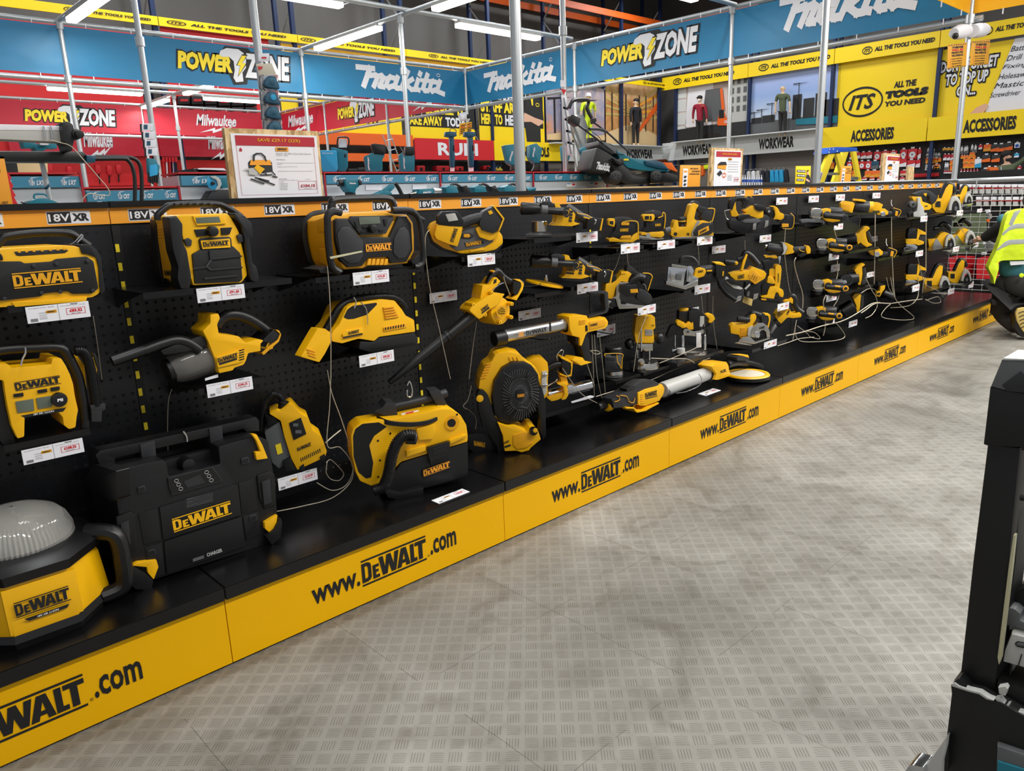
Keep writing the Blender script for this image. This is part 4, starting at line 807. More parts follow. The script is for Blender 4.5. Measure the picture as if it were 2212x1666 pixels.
for i,(pts,lab) in enumerate((([(300,410),(345,420),(400,600),(395,700)],'hung on the pine board'),([(470,420),(500,560),(520,680),(530,740)],'beside the pine board'),([(660,450),(690,560),(740,690)],'with a flat red head'),([(930,430),(950,560),(955,610)],'left of the bent tube'),([(1040,440),(1045,600)],'between the bent tubes and the pole'),([(1130,430),(1135,590)],'with a fan shaped guard'))):
    t=T('garden_tool','red battery garden tool on the bright red board, '+lab,'garden tool','red garden tools on the red board'); P=YB-.0
    t.P('shaft','bk').tube(pts,6,P); a,b=pts[0],pts[len(pts)//2]; t.P('head','re').poly([(a[0]-22,a[1]-10),(a[0]+25,a[1]-6),(a[0]+38,a[1]+70),(a[0]+2,a[1]+90),(a[0]-15,a[1]+60)],P-.05,.2,.03,10); t.done()
for i in range(5):
    x=1560+30*i; t=T('garden_tool','pole tool of the red cluster right of the gloves, %s from left'%('first','second','third','fourth','fifth')[i],'garden tool','cluster of long pole tools'); t.P('shaft',('re','wh','re','cr','bk')[i]).tube([(x,350),(x+12,600)],7,YB-.2); t.P('head','re').tube([(x,350),(x+4,400)],12,YB-.2); t.done()
t=T('sanding_machine','black tool case with a pale lid on the display behind the sign','tool case'); t.P('lid','wh').poly([(1900,470),(1920,455),(2140,458),(2165,480)],3.1,.3,.02,8); t.P('case','bk').poly([(1850,500),(1850,460),(1895,458),(1900,482),(2170,482),(2175,500)],3.1,.3,.01); P=U((1850,505),3.1); t.P('stand','dk').box((P.x,3.12,0),(P.x+.4,3.38,P.z+.01)); t.done()
t=T('angle_grinder','teal angle grinder with a white guard left of the big sign','angle grinder'); P=GY-.12; t.P('disc','cy').disc((2040,600),62,P,.006,'cy',28,.001); t.P('guard','lg').poly([(2010,535),(2060,532),(2105,560),(2120,610),(2100,655),(2060,668),(2085,620),(2070,570),(2030,555)],P-.01,.03,.004,6); t.P('hub','bk').disc((2042,600),16,P-.02,.02); t.P('body','te').poly([(2100,545),(2210,540),(2210,640),(2120,650)],P,.07,.012,6); t.done()
t=T('display_shelf','grey shelf wedge under the teal grinder','shelf'); t.P('shelf','gy').poly([(2030,672),(2212,660),(2212,762),(1970,762)],P+.02,.1,.003); t.done()
for i,(x,y0,w,pr) in enumerate(((838,738,165,''),(1095,732,160,''),(1384,722,150,''),(2132,660,90,''))):
    t=T('price_tag','white price tag on the far slatwall, %s from the left'%('first','second','third','fourth')[i],'price tag','price tags on the far slatwall'); P=GY-.012; t.P('card','wh').rect(x,y0,x+w,y0+44,P,.004,.0005); t.P('print','in').rect(x+4,y0+8,x+22,y0+36,P-.001,.0008,0,m='gi').rect(x+50,y0+8,x+80,y0+18,P-.001,.0008,0,m='cy').rect(x+w*.65,y0+14,x+w*.9,y0+28,P-.001,.0008,0,m='re'); t.done()
fr('Z')
for i in range(6):
    x=385+29*i; y0=207+3*(i//3)
    t=T('tool_case','black and red stacking tool case high on the red zone racking, %s from the left'%('first','second','third','fourth','fifth','sixth')[i],'tool case','stacked tool cases in the red zone'); P=14.2
    for k in (0,1): q=t.P('drawer_case','bk').rect(x,y0+k*21,x+26,y0+k*21+19,P,.4,.03); t.P('latch','re',q).rect(x+5,y0+k*21+7,x+21,y0+k*21+12,P-.02,.02,0)
    t.done()
t=T('red_shelf_bench','shelf carrying the stacked tool cases','shelf'); a,b=U((380,251),14.2),U((560,251),14.2); t.P('board','ob').box((a.x,14.1,a.z-.1),(b.x,14.8,a.z-.01)); 
for xx in (a.x+.05,b.x-.1): t.P('leg','nb').box((xx,14.3,0),(xx+.06,14.36,a.z-.1))
t.done()
# teal tools lying along the far display
def box3(name,lab,parts,cat='cordless tool',grp=None):
    t=T(name,lab,cat,grp)
    for nm,m,pts,yy,d in parts: t.P(nm,m).poly(pts,yy,d,.008,5)
    return t
fr('c'); P=GY-.2; a=U((150,822),P); b=U((2560,822),P); t=T('display_shelf','long grey shelf carrying the teal tools of the far display','shelf'); t.P('board','sl').box((a.x,GY-.23,a.z-.03),(b.x,GY-.002,a.z-.01)); t.done()
t=box3('heat_gun','teal heat gun with black nozzle, behind the radio handle',[('body','te',[(370,592),(545,590),(560,630),(520,690),(500,700),(480,760),(420,745),(380,690),(365,640)],P,.08),('grip','bk',[(415,745),(485,750),(497,800),(425,800)],P+.01,.06)]); t.P('nozzle','bk').lathe((372,640),(278,640),[(0,48),(.3,50),(.35,38),(.7,42),(1,38)],P+.04); t.P('mouth','cr').lathe((282,640),(274,640),[(0,22),(1,22)],P+.04); t.P('vent','bk').poly([(520,600),(562,610),(566,660),(530,670)],P-.004,.09,.01,6); t.P('lettering','wi').text('Makita',(412,652),(492,652),(412,632),P-.001,'wi',.04,.3); t.done()
t=box3('grease_gun','teal tool with a steel toothed foot, right of the heat gun',[('body','te',[(730,780),(870,720),(925,760),(920,790),(740,790)],P,.08),('neck','te',[(850,720),(940,650),(960,690),(890,760)],P+.01,.05)]); t.P('grip','bk').tube([(960,640),(1000,700),(1040,780)],24,P+.03); t.P('foot','wm').poly([(1020,780),(1100,770),(1110,812),(1015,812)],P,.05,.004); t.done()
t=box3('straight_grinder','teal straight grinder lying on the far display',[('body','te',[(1250,712),(1410,702),(1430,770),(1240,772)],P,.08)]); t.P('collet','wm').lathe((1250,745),(1100,780),[(0,30),(.5,20),(.7,12),(1,8)],P+.04); t.P('steel_cage','al').lathe((1410,735),(1512,735),[(0,36),(.8,34),(1,26)],P+.04); t.P('lettering','wi').text('Makita',(1290,765),(1390,755),(1288,742),P-.001,'wi',.04,.3); t.done()
for x,l in ((1565,'left'),(1905,'middle'),(2260,'right')):
    t=box3('cordless_planer','teal tool with a black grip under the slat panel, %s of the three'%l,[('body','te',[(x,690),(x+60,660),(x+130,680),(x+160,770),(x+20,770)],P,.08),('battery','bk',[(x+200,680),(x+250,665),(x+300,740),(x+260,770),(x+220,765)],P,.07)],grp='teal tools in the far display'); t.P('handle','gy').tube([(x+60,665),(x+110,650),(x+180,690),(x+210,740)],16,P+.04); t.done()
fr('d')
t=T('cordless_driver','teal cylinder tool end right of the thick pole foot','cordless tool'); t.P('body','te').lathe((385,1225),(500,1200),[(0,40),(.5,36),(.6,22),(1,22)],GY-.15); t.done()
for i,(x,y0) in enumerate(((864,1130),(1123,1122))):
    t=T('price_tag','white price tag on the end slatwall bay, %s one'%('left','right')[i],'price tag','price tags on the far slatwall'); P=GY-.012; t.P('card','wh').rect(x,y0,x+108,y0+48,P,.004,.0005); t.P('print','re').rect(x+64,y0+12,x+96,y0+30,P-.001,.0008,0).rect(x+6,y0+10,x+40,y0+20,P-.001,.0008,0,m='cy'); t.done()
fr('b')
for i,(x,y0,w) in enumerate(((1430,600,160),(1896,595,140))):
    t=T('price_tag','white price tag on the bay behind the %s teal tool'%('grease','straight')[i],'price tag','price tags on the far slatwall'); t.P('card','wh').rect(x,y0,x+w,y0+50,GY-.012,.004,.0005); t.done()
# red and grey goods on the tile tools shelf
fr('c')
for i,(x,y0,w,h,m,l) in enumerate(((1225,430,95,72,'re','red tile machine with a round eye, left'),(1460,432,150,62,'re','wide red tile machine, middle'),(1690,440,90,50,'re','red tile machine between the pole tools'),(2030,430,70,50,'re','red tile machine, right'),(940,415,80,85,'or','orange machine behind the ladder'))):
    t=T('tile_machine',l,'machine'); yy=YB+.2; t.P('body',m).rect(x,y0,x+w,y0+h,yy,.25,.04,14); t.P('eye','bk').disc((x+w*.55,y0+h*.6),h*.28,yy-.02,.02); t.done()
for i,(x,y0,w,h) in enumerate(((400,465,120,35),(520,450,90,50))): t=T('dark_bundle','dark grey bundle on the far shelf, %s'%('left','right')[i],'bundle'); t.P('wrap','gy').rect(x,y0,x+w,y0+h,YB+.1,.3,.06,20); t.done()
for i in range(4):
    x=2065+35*i; t=T('trowel','grey handled steel trowel leaning on the far shelf, %s'%('first','second','third','fourth')[i],'trowel','trowels on the far shelf'); t.P('blade','cr').poly([(x,480),(x+40,440),(x+80,485),(x+60,492)],YB+.1,.03,0); t.P('handle','td').tube([(x+20,460),(x+60,425)],6,YB+.08); t.done()
t=T('shelf_board','board of the far tile tools shelf','shelf'); zz=U((1300,500),YB+.3).z; xa=U((400,500),YB).x; t.P('board','dk').box((xa,YB,zz-.06),(U((2400,500),YB).x,YB+.5,zz-.005)); t.done()
# yellow step ladder with blue top (behind the display), signs on the display top
fr('f'); y=1.55
t=T('step_ladder','yellow fibreglass step ladder with a blue top, behind the display','step ladder')
tp=t.P('top_step','bb').poly([(150,145),(235,135),(448,140),(450,180),(330,182),(132,208)],y,.14,.01,6)
for a,b_,c_,d in (((150,205),(215,205),(100,516),(20,516)),((228,205),(275,200),(330,420),(290,430)),((300,185),(360,185),(250,516),(190,516)),((400,182),(440,180),(500,500),(462,500))): t.P('side_rail','yi').poly([a,b_,c_,d],y+(.02 if a[0]in(150,228) else .3),.03,.004)
t.P('rung','al').rect(120,405,330,430,y+.05,.05,.004); t.P('rung','al').rect(380,450,480,480,y+.3,.05,.004)
for x,y0 in ((160,160),(198,158),(152,192),(240,180)): tp.disc((x,y0),9,y-.003,.004,'wh',10,.001)
t.P('maker_plate','wh').poly([(60,395),(88,405),(60,500),(38,500),(40,440)],y+.015,.004,0).text('WERNER',(48,490),(72,405),(58,494),y+.012,'in')
for a in ((60,516,-130,1715),(245,516,130,1715),(482,500,600,1715)): t.P('leg','yi').poly([(a[0]-20,a[1]),(a[0]+20,a[1]),(a[2]+20,a[3]),(a[2]-20,a[3])],y+.04,.03,.004)
t.done()
def osb(lab,pts,inner,hd,y,fn,d=.018):
    t=T('promotion_sign',lab,'sign'); t.P('board','os').poly(pts,y,d,.002); p=t.P('poster_sheet','wh'); p.poly(inner,y-.003,.003,0)
    q=t.P('print','rp'); tl,tr,br,bl=inner; sf=(U(bl,y),U(br,y)-U(bl,y),U(tl,y)-U(bl,y),V((0,-.0045,0))); q.p3([(.04,.82),(.96,.82),(.96,.97),(.04,.97)],sf,'rp'); fn(q,sf); return t.done()
fr('b')
def big(q,sf):
    q.t3('SAVE £29.17 (22%)',sub(sf,.28,.87,.78,.935),'yd',.02,0,1.3).r3(sub(sf,.48,.74,.63,.805),'oi',1.2).t3('DEWALT',sub(sf,.5,.755,.61,.79),'in',.05,0,1.6)
    for k,(tx,x1) in enumerate((('Dewalt 18V XR L-Class Stick Vacuum',.9),('Cleaner - Body',.62))): q.t3(tx,sub(sf,.48,.695-.03*k,x1,.715-.03*k),'in',.0,0,1.3)
    q.t3('Key Features:',sub(sf,.48,.6,.58,.615),'in')
    for z,x1,tx in ((.55,.93,'tank capacity for as much debris as possible to limit the number of'),(.53,.54,'empties'),(.49,.72,'HEPA filter captures 99.97% of particles'),(.42,.9,'LED light illuminates work area to help your productivity in darker areas')): q.t3(tx,sub(sf,.48,z,x1,z+.012),'gi')
    for k,(tx,w) in enumerate((("What's In The Box",.1),('1x Stick Vacuum - Body only',.23),('1x Bag',.06),('1x Extension Tube',.1),('1x Flexible Hose',.1),('1x Crevice Nozzle',.1),('1x Round Brush',.09),('1x Floor Nozzle',.09))): q.t3(tx,sub(sf,.48,.3-.024*k,.48+w,.312-.024*k),'in' if k==0 else 'gi')
    q.t3('£104.15',sub(sf,.735,.165,.915,.215),'rp',.03); q.t3('£124.98 INC VAT',sub(sf,.77,.14,.87,.15),'gi').t3('£133.32',sub(sf,.8,.29,.86,.3),'gi')
    for a in ((.71,.13,.935,.134),(.71,.262,.935,.266),(.71,.13,.714,.266),(.931,.13,.935,.266),(.04,.06,.945,.063),(.04,.06,.043,.82),(.942,.06,.945,.82)): q.r3(sub(sf,*a),'rp')
    q.p3([(.15,.4),(.15,.56),(.18,.6),(.4,.6),(.42,.56),(.42,.42),(.2,.38)],sf,'gy').p3([(.16,.52),(.18,.6),(.4,.6),(.41,.52)],sf,'oi',1.5)
    q.fl3([(.2,.58),(.21,.68),(.25,.71),(.31,.71),(.35,.66),(.36,.58),(.34,.58),(.33,.65),(.3,.69),(.26,.69),(.23,.66),(.22,.58)],[(0,1,2,3,4,5,6,7,8,9,10,11)],sf,'gy',1.6)
    q.p3([(.08,.46),(.2,.48),(.26,.52),(.28,.44),(.22,.36),(.14,.38),(.14,.44)],sf,'lg',2).p3([(.2,.48),(.24,.53),(.32,.46),(.26,.38)],sf,'ye',2.4)
    for a in (((.3,.43),(.34,.36)),((.4,.42),(.44,.35)),((.2,.32),(.36,.26)),((.24,.3),(.42,.2)),((.4,.34),(.46,.32)),((.15,.3),(.3,.22)),((.26,.36),(.4,.36))): (x0,y0),(x1,y1)=a; q.p3([(x0,y0),(x1,y1),(x1+.006,y1+.02),(x0+.006,y0+.02)],sf,'gy',1.5)
    q.p3([(.075,.78),(.09,.82),(.105,.78)],sf,'rp',2) if 0 else q.p3([(.07,.73),(.07,.76),(.085,.79),(.1,.76),(.1,.73)],sf,'rp',1)
osb('large particle board sign with the crimson save £29.17 poster',[(18,28),(960,62),(1015,718),(95,742)],[(80,82),(938,108),(995,716),(160,740)],None,.50,big)
fr('e')
def med(tx,pr):
    def f(q,sf):
        q.t3(tx,sub(sf,.25,.865,.8,.925),'yd',.03,0,1.3).r3(sub(sf,.48,.73,.62,.79),'oi',1.2).t3('DEWALT',sub(sf,.5,.745,.6,.775),'in',.05,0,1.5).t3(pr,sub(sf,.74,.15,.92,.21),'rp',.03)
        for k in range(5): q.r3(sub(sf,.48,.68-.07*k,.9-.03*(k%2),.688-.07*k),'gi')
        for k in range(5): q.r3(sub(sf,.48,.3-.035*k,.66,.306-.035*k),'gi')
        q.p3([(.1,.5),(.1,.62),(.2,.68),(.38,.68),(.42,.6),(.4,.46)],sf,'oi',1.3).p3([(.1,.58),(.12,.64),(.2,.68),(.38,.68),(.42,.6)],sf,'nv',1.8).p3([(.08,.35),(.2,.45),(.28,.36),(.18,.28)],sf,'nv',1.4).ring3(sub(sf,.28,.24,.42,.38),'or',.1,1.6)
        for a in ((.71,.12,.935,.126),(.71,.24,.935,.246)): q.r3(sub(sf,*a),'rp')
    return f
osb('particle board sign with a crimson topped poster, in front of the workwear rail',[(600,115),(1020,130),(990,625),(575,640)],[(640,150),(995,160),(970,622),(620,630)],None,.52,med('SAVE £40.49 (26%)','£113.49'))
fr('f')
osb('narrow particle board sign standing at the far end of the display',[(728,200),(905,208),(880,508),(705,505)],[(762,225),(895,232),(875,505),(735,503)],None,.52,med('SAVE £22.50','£78'))
def card(lab,m,pts,y,fn): 
    t=T('promotion_card',lab,'card'); t.P('card',m).poly(pts,y,.004,.0005); tl,tr,br,bl=pts; sf=(U(bl,y),U(br,y)-U(bl,y),U(tl,y)-U(bl,y),V((0,-.0015,0))); fn(t.P('print','in'),sf); t.done()
def kit(q,sf):
    for k,(tx,a,b) in enumerate((('BUILD YOUR OWN',.48,.86),('CUSTOM KIT',.56,.96),('& TAKE AWAY TODAY',.44,.94))): q.t3(tx,sub(sf,a,.82-.12*k,b,.89-.12*k),'in',.04)
    q.r3(sub(sf,.12,.0,.36,.85),'wh').r3(sub(sf,.16,.68,.32,.76),'oi',1.5)
    for k in range(3): q.p3([(.16,.1+.17*k),(.2,.2+.17*k),(.32,.18+.17*k),(.26,.08+.17*k)],sf,'in',1.6)
fr('e')
card('orange custom kit card standing by the mower, on the display top','oi',[(185,348),(455,350),(440,648),(170,650)],.55,kit)
fr('f'); card('orange custom kit card in front of the step ladder','oi',[(282,335),(395,337),(375,522),(262,518)],.55,kit)
t=T('wood_offcut','small particle board block on the rail at the far end','board'); t.P('board','os').poly([(995,340),(1052,345),(1045,495),(985,492)],.55,.02,.001); t.done()
fr('e')
def bat(q,sf):
    for k,tx in enumerate(('NEED BATTERIES?','NEED CHARGERS?','HAVE A KIT')): q.r3(sub(sf,.06,.66-.25*k,.64-.1*(k==2),.8-.25*k),'in').t3(tx,sub(sf,.09,.69-.25*k,.61-.1*(k==2),.77-.25*k),'wi',.05,0,1.5)
    q.p3([(.62,0),(.66,.3),(.7,.45),(.68,.5),(.76,.55),(.86,.55),(.94,.45),(1,.2),(1,0)],sf,'nv',1.8).p3([(.72,.56),(.72,.72),(.78,.76),(.84,.7),(.84,.56)],sf,'pk',2).p3([(.71,.68),(.72,.8),(.8,.84),(.85,.72),(.78,.76)],sf,'hr',2.4).p3([(.64,.26),(.7,.34),(.94,.2),(.92,.12),(.7,.2)],sf,'pk',2.2)
card('yellow battery card with a printed man, left of the right hand pole','yb',[(1718,362),(1915,360),(1905,605),(1710,598)],.55,bat)
# cameras and warning signs
fr('D')
for pts,c,l in ((((1645,275),(1770,215)),(1658,290),'left'),(((1770,265),(1905,225)),(1890,245),'right')):
    t=T('security_camera','white dome camera on the end pole, %s of the pair'%l,'security camera','pair of dome cameras'); a,b=pts; y=.44
    t.P('housing','wh').lathe(((a[0]+b[0])/2+(40 if l=='left' else -40),250),(a[0] if l=='left' else b[0],268 if l=='left' else 240),[(0,48),(.35,56),(.75,52),(1,36)],y); t.P('lens','bk').ball(c,24,y-.02); t.P('mount','wh').rect(a[0]+60,195,a[0]+100,260,y-.01,.03,.004); t.done()
for pts,l in (([(1598,362),(1752,340),(1745,536),(1592,558)],'left'),([(1790,335),(1940,312),(1925,520),(1775,532)],'right')):
    t=T('warning_sign','yellow warning notice for thieves on the end pole, %s'%l,'sign','pair of warning notices'); y=.458; t.P('plate','yd').poly(pts,y,.003,.0005); tl,tr,br,bl=pts; sf=(U(bl,y),U(br,y)-U(bl,y),U(tl,y)-U(bl,y),V((0,-.0012,0))); q=t.P('print','in')
    for tx,z,m in (('THIEVES',.82,'in'),('WILL BE',.71,'re'),('PROSECUTED',.6,'in'),('WE OPERATE',.48,'in')): q.t3(tx,sub(sf,.2,z,.8,z+.09),m,.06)
    for k,tx in enumerate(('FACE WATCH','CCTV CAMERAS','TRACKING DEVICES','ALARMS')): q.t3(tx,sub(sf,.22,.36-.1*k,.75,.41-.1*k),'in',.03).p3([(.12,.37-.1*k),(.15,.36-.1*k),(.2,.42-.1*k)],sf,'re')
    for k in range(8):
        for z in (.0,.95): q.p3([(.02+.12*k,z),(.08+.12*k,z),(.12+.12*k,z+.04),(.06+.12*k,z+.04)],sf,'in')
    t.done()
fr('B')
t=T('security_camera','small white dome camera on the corner pole of the blue banners','security camera'); t.P('housing','wh').lathe((1790,1000),(1850,992),[(0,20),(.2,34),(.8,36),(1,26)],7.0); t.P('lens','bk').ball((1858,994),18,6.95); t.done()
for pts,l in (([(1790,1055),(1840,1045),(1838,1145),(1785,1160)],'left'),([(1848,1045),(1893,1040),(1890,1130),(1845,1145)],'right')):
    t=T('warning_sign','tiny yellow warning notice on the banner corner pole, %s'%l,'sign','tiny warning notices'); t.P('plate','yd').poly(pts,7.0,.004,0); tl,tr,br,bl=pts; sf=(U(bl,7.),U(br,7.)-U(bl,7.),U(tl,7.)-U(bl,7.),V((0,-.006,0))); q=t.P('print','in')
    for k in range(5): q.r3(sub(sf,.15,.75-.15*k,.85,.82-.15*k),'re' if k==1 else 'in')
    t.done()
fr('Z')
# pipe along the display top and the mesh end screen with packs behind
x1=7.06; zr=U((2068,392),('x',x1)).z
rail((4.45,.5,zr),(x1,.5,zr),'pale scaffold rail resting along the display top',.022); rail((x1,.55,zr),(x1,-2.2,zr),'pale scaffold rail over the mesh screen at the far end',.022)
t=T('mesh_screen','galvanised wire mesh screen at the end of the display run','mesh screen'); p=t.P('wire_mesh','sw'); xm=x1-.02
ys=[.47-.075*i for i in range(30)]
for y in ys: p.sweep([V((xm,y,.24)),V((xm,y,zr-.06))],.0022,5)
for i in range(20): z=.25+i*(zr-.33)/19*1.0; p.sweep([V((xm-.004,.47,z)),V((xm-.004,ys[-1],z))],.0022,5)
q=t.P('clips','gs')
for y in (.3,-.3,-.9,-1.5): q.sweep([V((xm,y,zr-.07)),V((xm,y,zr+.01))],.006,6)
for y in (.46,-1.68): t.P('leg','sw').sweep([V((xm,y,0)),V((xm,y,.26))],.008,8)
t.done()
fr('O'); PB=('x',7.9)
t=T('pack_display','dark board holding rows of red and white packs behind the mesh','display board'); y0,y1=U((1330,100),PB).y,-2.6; t.P('board','bp').box((8.0,y1,.55),(8.03,y0+.1,1.3)); t.P('lower_board','bg').box((8.2,-1.5,0),(8.23,y0+.3,.9)); t.P('foot','bp').box((8.03,y1,0),(8.4,y0+.1,.55)); t.done()
for r,(y,xs) in enumerate(((115,range(1340,2200,88)),(285,range(1560,2200,100)))):
    for x in xs:
        t=T('blister_pack','red topped blister pack behind the mesh screen, %s row'%('upper','lower')[r],'pack','red topped blister packs %s row'%('upper','lower')[r]); t.P('hook_card','wh').rect(x,y,x+66,y+40,('x',7.94),.06,.001); t.P('red_top','re').rect(x-8,y+42,x+78,y+62,('x',7.96),.04,.001); t.P('blister','lg').rect(x,y+64,x+66,y+128,('x',7.95),.05,.006,8); t.done()
t=T('hanging_cloth','brown cloth covered panel behind the mesh and the last saws','panel'); fr('h'); t.P('panel','gn').poly([(20,220),(385,200),(400,610),(20,640)],('x',7.7),.03,.004); t.P('foot','bp').box((7.7,-.2,0),(7.74,.2,.8)); t.done(); fr('O')
t=T('red_bin','large red storage bin behind the mesh, left one','bin','red storage bins'); t.P('bin','re').poly([(1185,1110),(1430,1120),(1430,1400),(1210,1395)],('x',7.75),.3,.01); t.done()
t=T('red_bin','large red storage bin behind the mesh, right one','bin','red storage bins'); t.P('bin','re').poly([(1565,1120),(1900,1125),(1880,1405),(1560,1400)],('x',7.75),.3,.01); t.done()
t=T('hanging_pack','red and white pack hanging on the mesh near the worker','pack'); t.P('card','wh').poly([(1680,460),(1740,455),(1755,490),(1700,510)],('x',7.0),.01,.001); t.P('bulb','gl').poly([(1700,510),(1765,520),(1765,580),(1720,600)],('x',7.0),.03,.008,12); t.P('tip','or').poly([(1700,590),(1745,590),(1730,628),(1710,628)],('x',7.0),.02,.002); t.done()
t=T('clear_pouch','crumpled clear pouches hanging on the mesh beside the worker','pouch'); t.P('pouch','gl').poly([(1680,850),(1830,940),(1850,1010),(1700,1030),(1660,940)],('x',7.0),.04,.015,20); t.P('label','wh').poly([(1665,845),(1690,850),(1680,930),(1650,930)],('x',6.99),.01,.001); t.P('clip','wh').poly([(1632,1035),(1700,1035),(1700,1070),(1630,1075)],('x',6.99),.01,.002,8); t.done()
# ---------------- goods of the black and yellow display: shelves, tags, tools ----------------
def shelf(k,a,b,lab,y=.21,bw=0):
    fr(k); P,Q=U(a,y),U(b,y); z=P.z; x0,x1=P.x,Q.x
    t=T('metal_shelf','small black steel shelf '+lab,'shelf','small steel shelves on the pegboard'); p=t.P('tray','bs'); p.box((x0,y,z-.003),(x1,D_,z),.0008); p.box((x0,y-.0005,z-.016),(x1,y+.002,z+.001),.0006)
    for x in (x0+.004,x1-.004): t.P('bracket','bs').poly3([V((x,y+.03,z-.003)),V((x,D_,z-.003)),V((x,D_,z-.055))],V((.002,0,0)),0)
    return t.done()
def tag(k,tl,tr,bl,y,price,lab,tx='Cordless Tool - Body',flat=False):
    fr(k); pl=('z',y) if flat else y
    t=T('price_tag','white price tag '+lab,'price tag','price tags of the black and yellow display'); O,A,B=U(bl,pl),U(tr,pl)-U(tl,pl),U(tl,pl)-U(bl,pl)
    if not flat: A=V((A.x,0,0)) if abs(A.z)<.4*abs(A.x) else A; B=V((0,0,B.z)) if abs(B.x)<.3*abs(B.z) else B
    n=V((0,0,.0006)) if flat else V((0,-.0006,0)); sf=(O,A,B,n); t.P('card','wh').slab3((O,A,B,n),.0015,0)
    q=t.P('print','in'); q.r3(sub(sf,.05,.08,.16,.26),'gi').r3(sub(sf,.3,.5,.47,.68),'yd').t3('DEWALT',sub(sf,.32,.54,.45,.64),'in',.05,0,1.5)
    q.t3(tx,sub(sf,.04,.85,.44,.91),'gi').t3(tx,sub(sf,.54,.82,.94,.87),'gi')
    for z in (.2,.3,.42,.55): q.r3(sub(sf,.19,z,.19+.12+.1*((z*10)%2>1),z+.02),'gi')
    for a in ((.62,.28,.93,.3),(.62,.66,.93,.68),(.62,.28,.628,.68),(.922,.28,.93,.68)): q.r3(sub(sf,*a),'re')
    q.t3(price,sub(sf,.67,.42,.88,.62),'re',.05).t3('INC VAT',sub(sf,.7,.32,.85,.37),'in').r3(sub(sf,.7,.9,.82,.96),'gi').r3(sub(sf,.497,.0,.503,1),'gi')
    t.done()
def tl(name,label,group=None,th='auto'):
    global ROT; ROT=th if th=='auto' else (str(th) if th else None); return T(name,label,'power tool',group)
# --- far left bay ---
fr('E'); t=tl('site_speaker','black and yellow speaker with the mesh logo grille, top left'); y=.2
b=t.P('body','ye').poly([(-330,575),(0,545),(60,538),(550,512),(640,520),(760,560),(820,610),(848,690),(866,880),(850,925),(790,960),(560,985),(110,1040),(-330,1060)],y,.17,.014,20)
t.P('feet','ye',b).poly([(100,1000),(745,955),(735,990),(130,1040)],y-.004,.1,.004,5)
g=t.P('grille','bp').poly([(-330,655),(180,650),(210,668),(440,652),(480,630),(740,608),(800,650),(842,880),(790,925),(620,930),(580,905),(380,925),(350,950),(30,985),(-330,985)],y-.006,.02,.006,12)
t.P('logo_print','yd',g).logo((122,885),(705,828),(98,755),y-.007,'yd')
for i,(x,z) in enumerate(((290,690),(485,672),(750,650),(40,970),(355,920),(515,910),(795,900))): t.P('screw','bk',g).disc((x,z),17,y-.010,.005,'gy',10,.001)
t.P('corner_bumper','bk').poly([(680,530),(700,508),(770,505),(830,555),(868,630),(870,700),(890,860),(898,900),(862,940),(848,860),(840,700),(818,615),(745,590),(700,585)],y-.004,.18,.01,10)
t.P('corner_bumper','bk').poly([(-60,600),(-20,560),(20,600),(30,640),(0,640)],y-.006,.1,.006,6)
t.P('carry_handle','bk').tube([(-60,560),(10,470),(60,438),(300,408),(560,408),(650,440),(700,478),(760,520)],34,y+.08,n=12)
t.P('button_strip','gy').poly([(120,568),(565,545),(585,560),(555,580),(170,605),(140,600)],y-.002,.008,.002)
q=t.P('button_icons','yd')
for x in (165,228,290,360,432,494,550): q.rect(x-12,578-(x-160)*.06,x+12,562-(x-160)*.06,y-.0045,.001,0)
t.P('steel_tie','cr').tube([(600,505),(640,480),(690,425),(705,440),(660,490)],6,y+.05); t.done()
shelf('E',(60,1035),(880,965),'under the site speaker',.2); shelf('G',(30,650),(770,520),'under the tyre inflator',.22)
fr('G'); t=tl('tyre_inflator','yellow tyre inflator with two grey screens and a corrugated hose'); y=.22
t.P('body','ye').poly([(-120,-60),(75,-50),(92,-20),(438,-50),(445,-100),(522,-102),(562,-40),(600,40),(626,120),(640,220),(668,340),(656,400),(646,488),(590,505),(545,470),(535,400),(490,352),(212,400),(208,568),(150,585),(100,480),(62,300),(42,180),(30,90),(-120,60)],y,.12,.012,12)
t.P('carry_handle','bk').tube([(-120,-150),(60,-178),(300,-192),(480,-196),(560,-160),(620,-50),(670,60),(700,200),(730,420),(715,540)],42,y+.03,n=12)
t.P('side_bumper','bk').poly([(-60,60),(20,60),(45,300),(100,500),(140,640),(60,690),(0,600),(-60,300)],y+.02,.1,.01,10)
t.P('hose','bk').tube([(640,-165),(700,-165),(745,-110),(775,0),(800,150),(822,300)],44,y+.02,ribs=46,n=14); t.P('hose_socket','gy').poly([(770,300),(900,285),(905,330),(870,350),(868,440),(785,440),(780,340)],y+.01,.06,.008,6)
t.P('side_panel','ye').poly([(620,-118),(660,-122),(720,-40),(742,200),(740,420),(690,300),(660,60)],y+.05,.05,.006,6).poly([(760,-140),(800,-110),(832,0),(825,60),(790,-40)],y+.03,.08,.006)
t.P('end_wheel','bk').poly([(790,-150),(820,-140),(856,-20),(852,40),(830,50),(820,-60)],y+.04,.09,.008,6)
t.P('logo_print','in').logo((135,178),(522,112),(118,105),y-.0005,'in')
for a in ([(132,270),(285,245),(295,345),(150,365)],[(308,240),(436,218),(446,312),(325,332)]): t.P('screen','lc').poly(a,y-.003,.005,.001,3)
t.P('dial','bk').disc((512,255),62,y-.014,.014,'bk',24,.004).text('PII',(490,270),(538,262),(488,245),y-.0145,'wi',.05)
for a in ([(115,205),(200,192),(203,222),(120,232)],[(322,172),(402,158),(406,186),(326,198)],[(432,150),(510,138),(512,168),(436,180)]): t.P('button','bk').poly(a,y-.004,.006,.001,4)
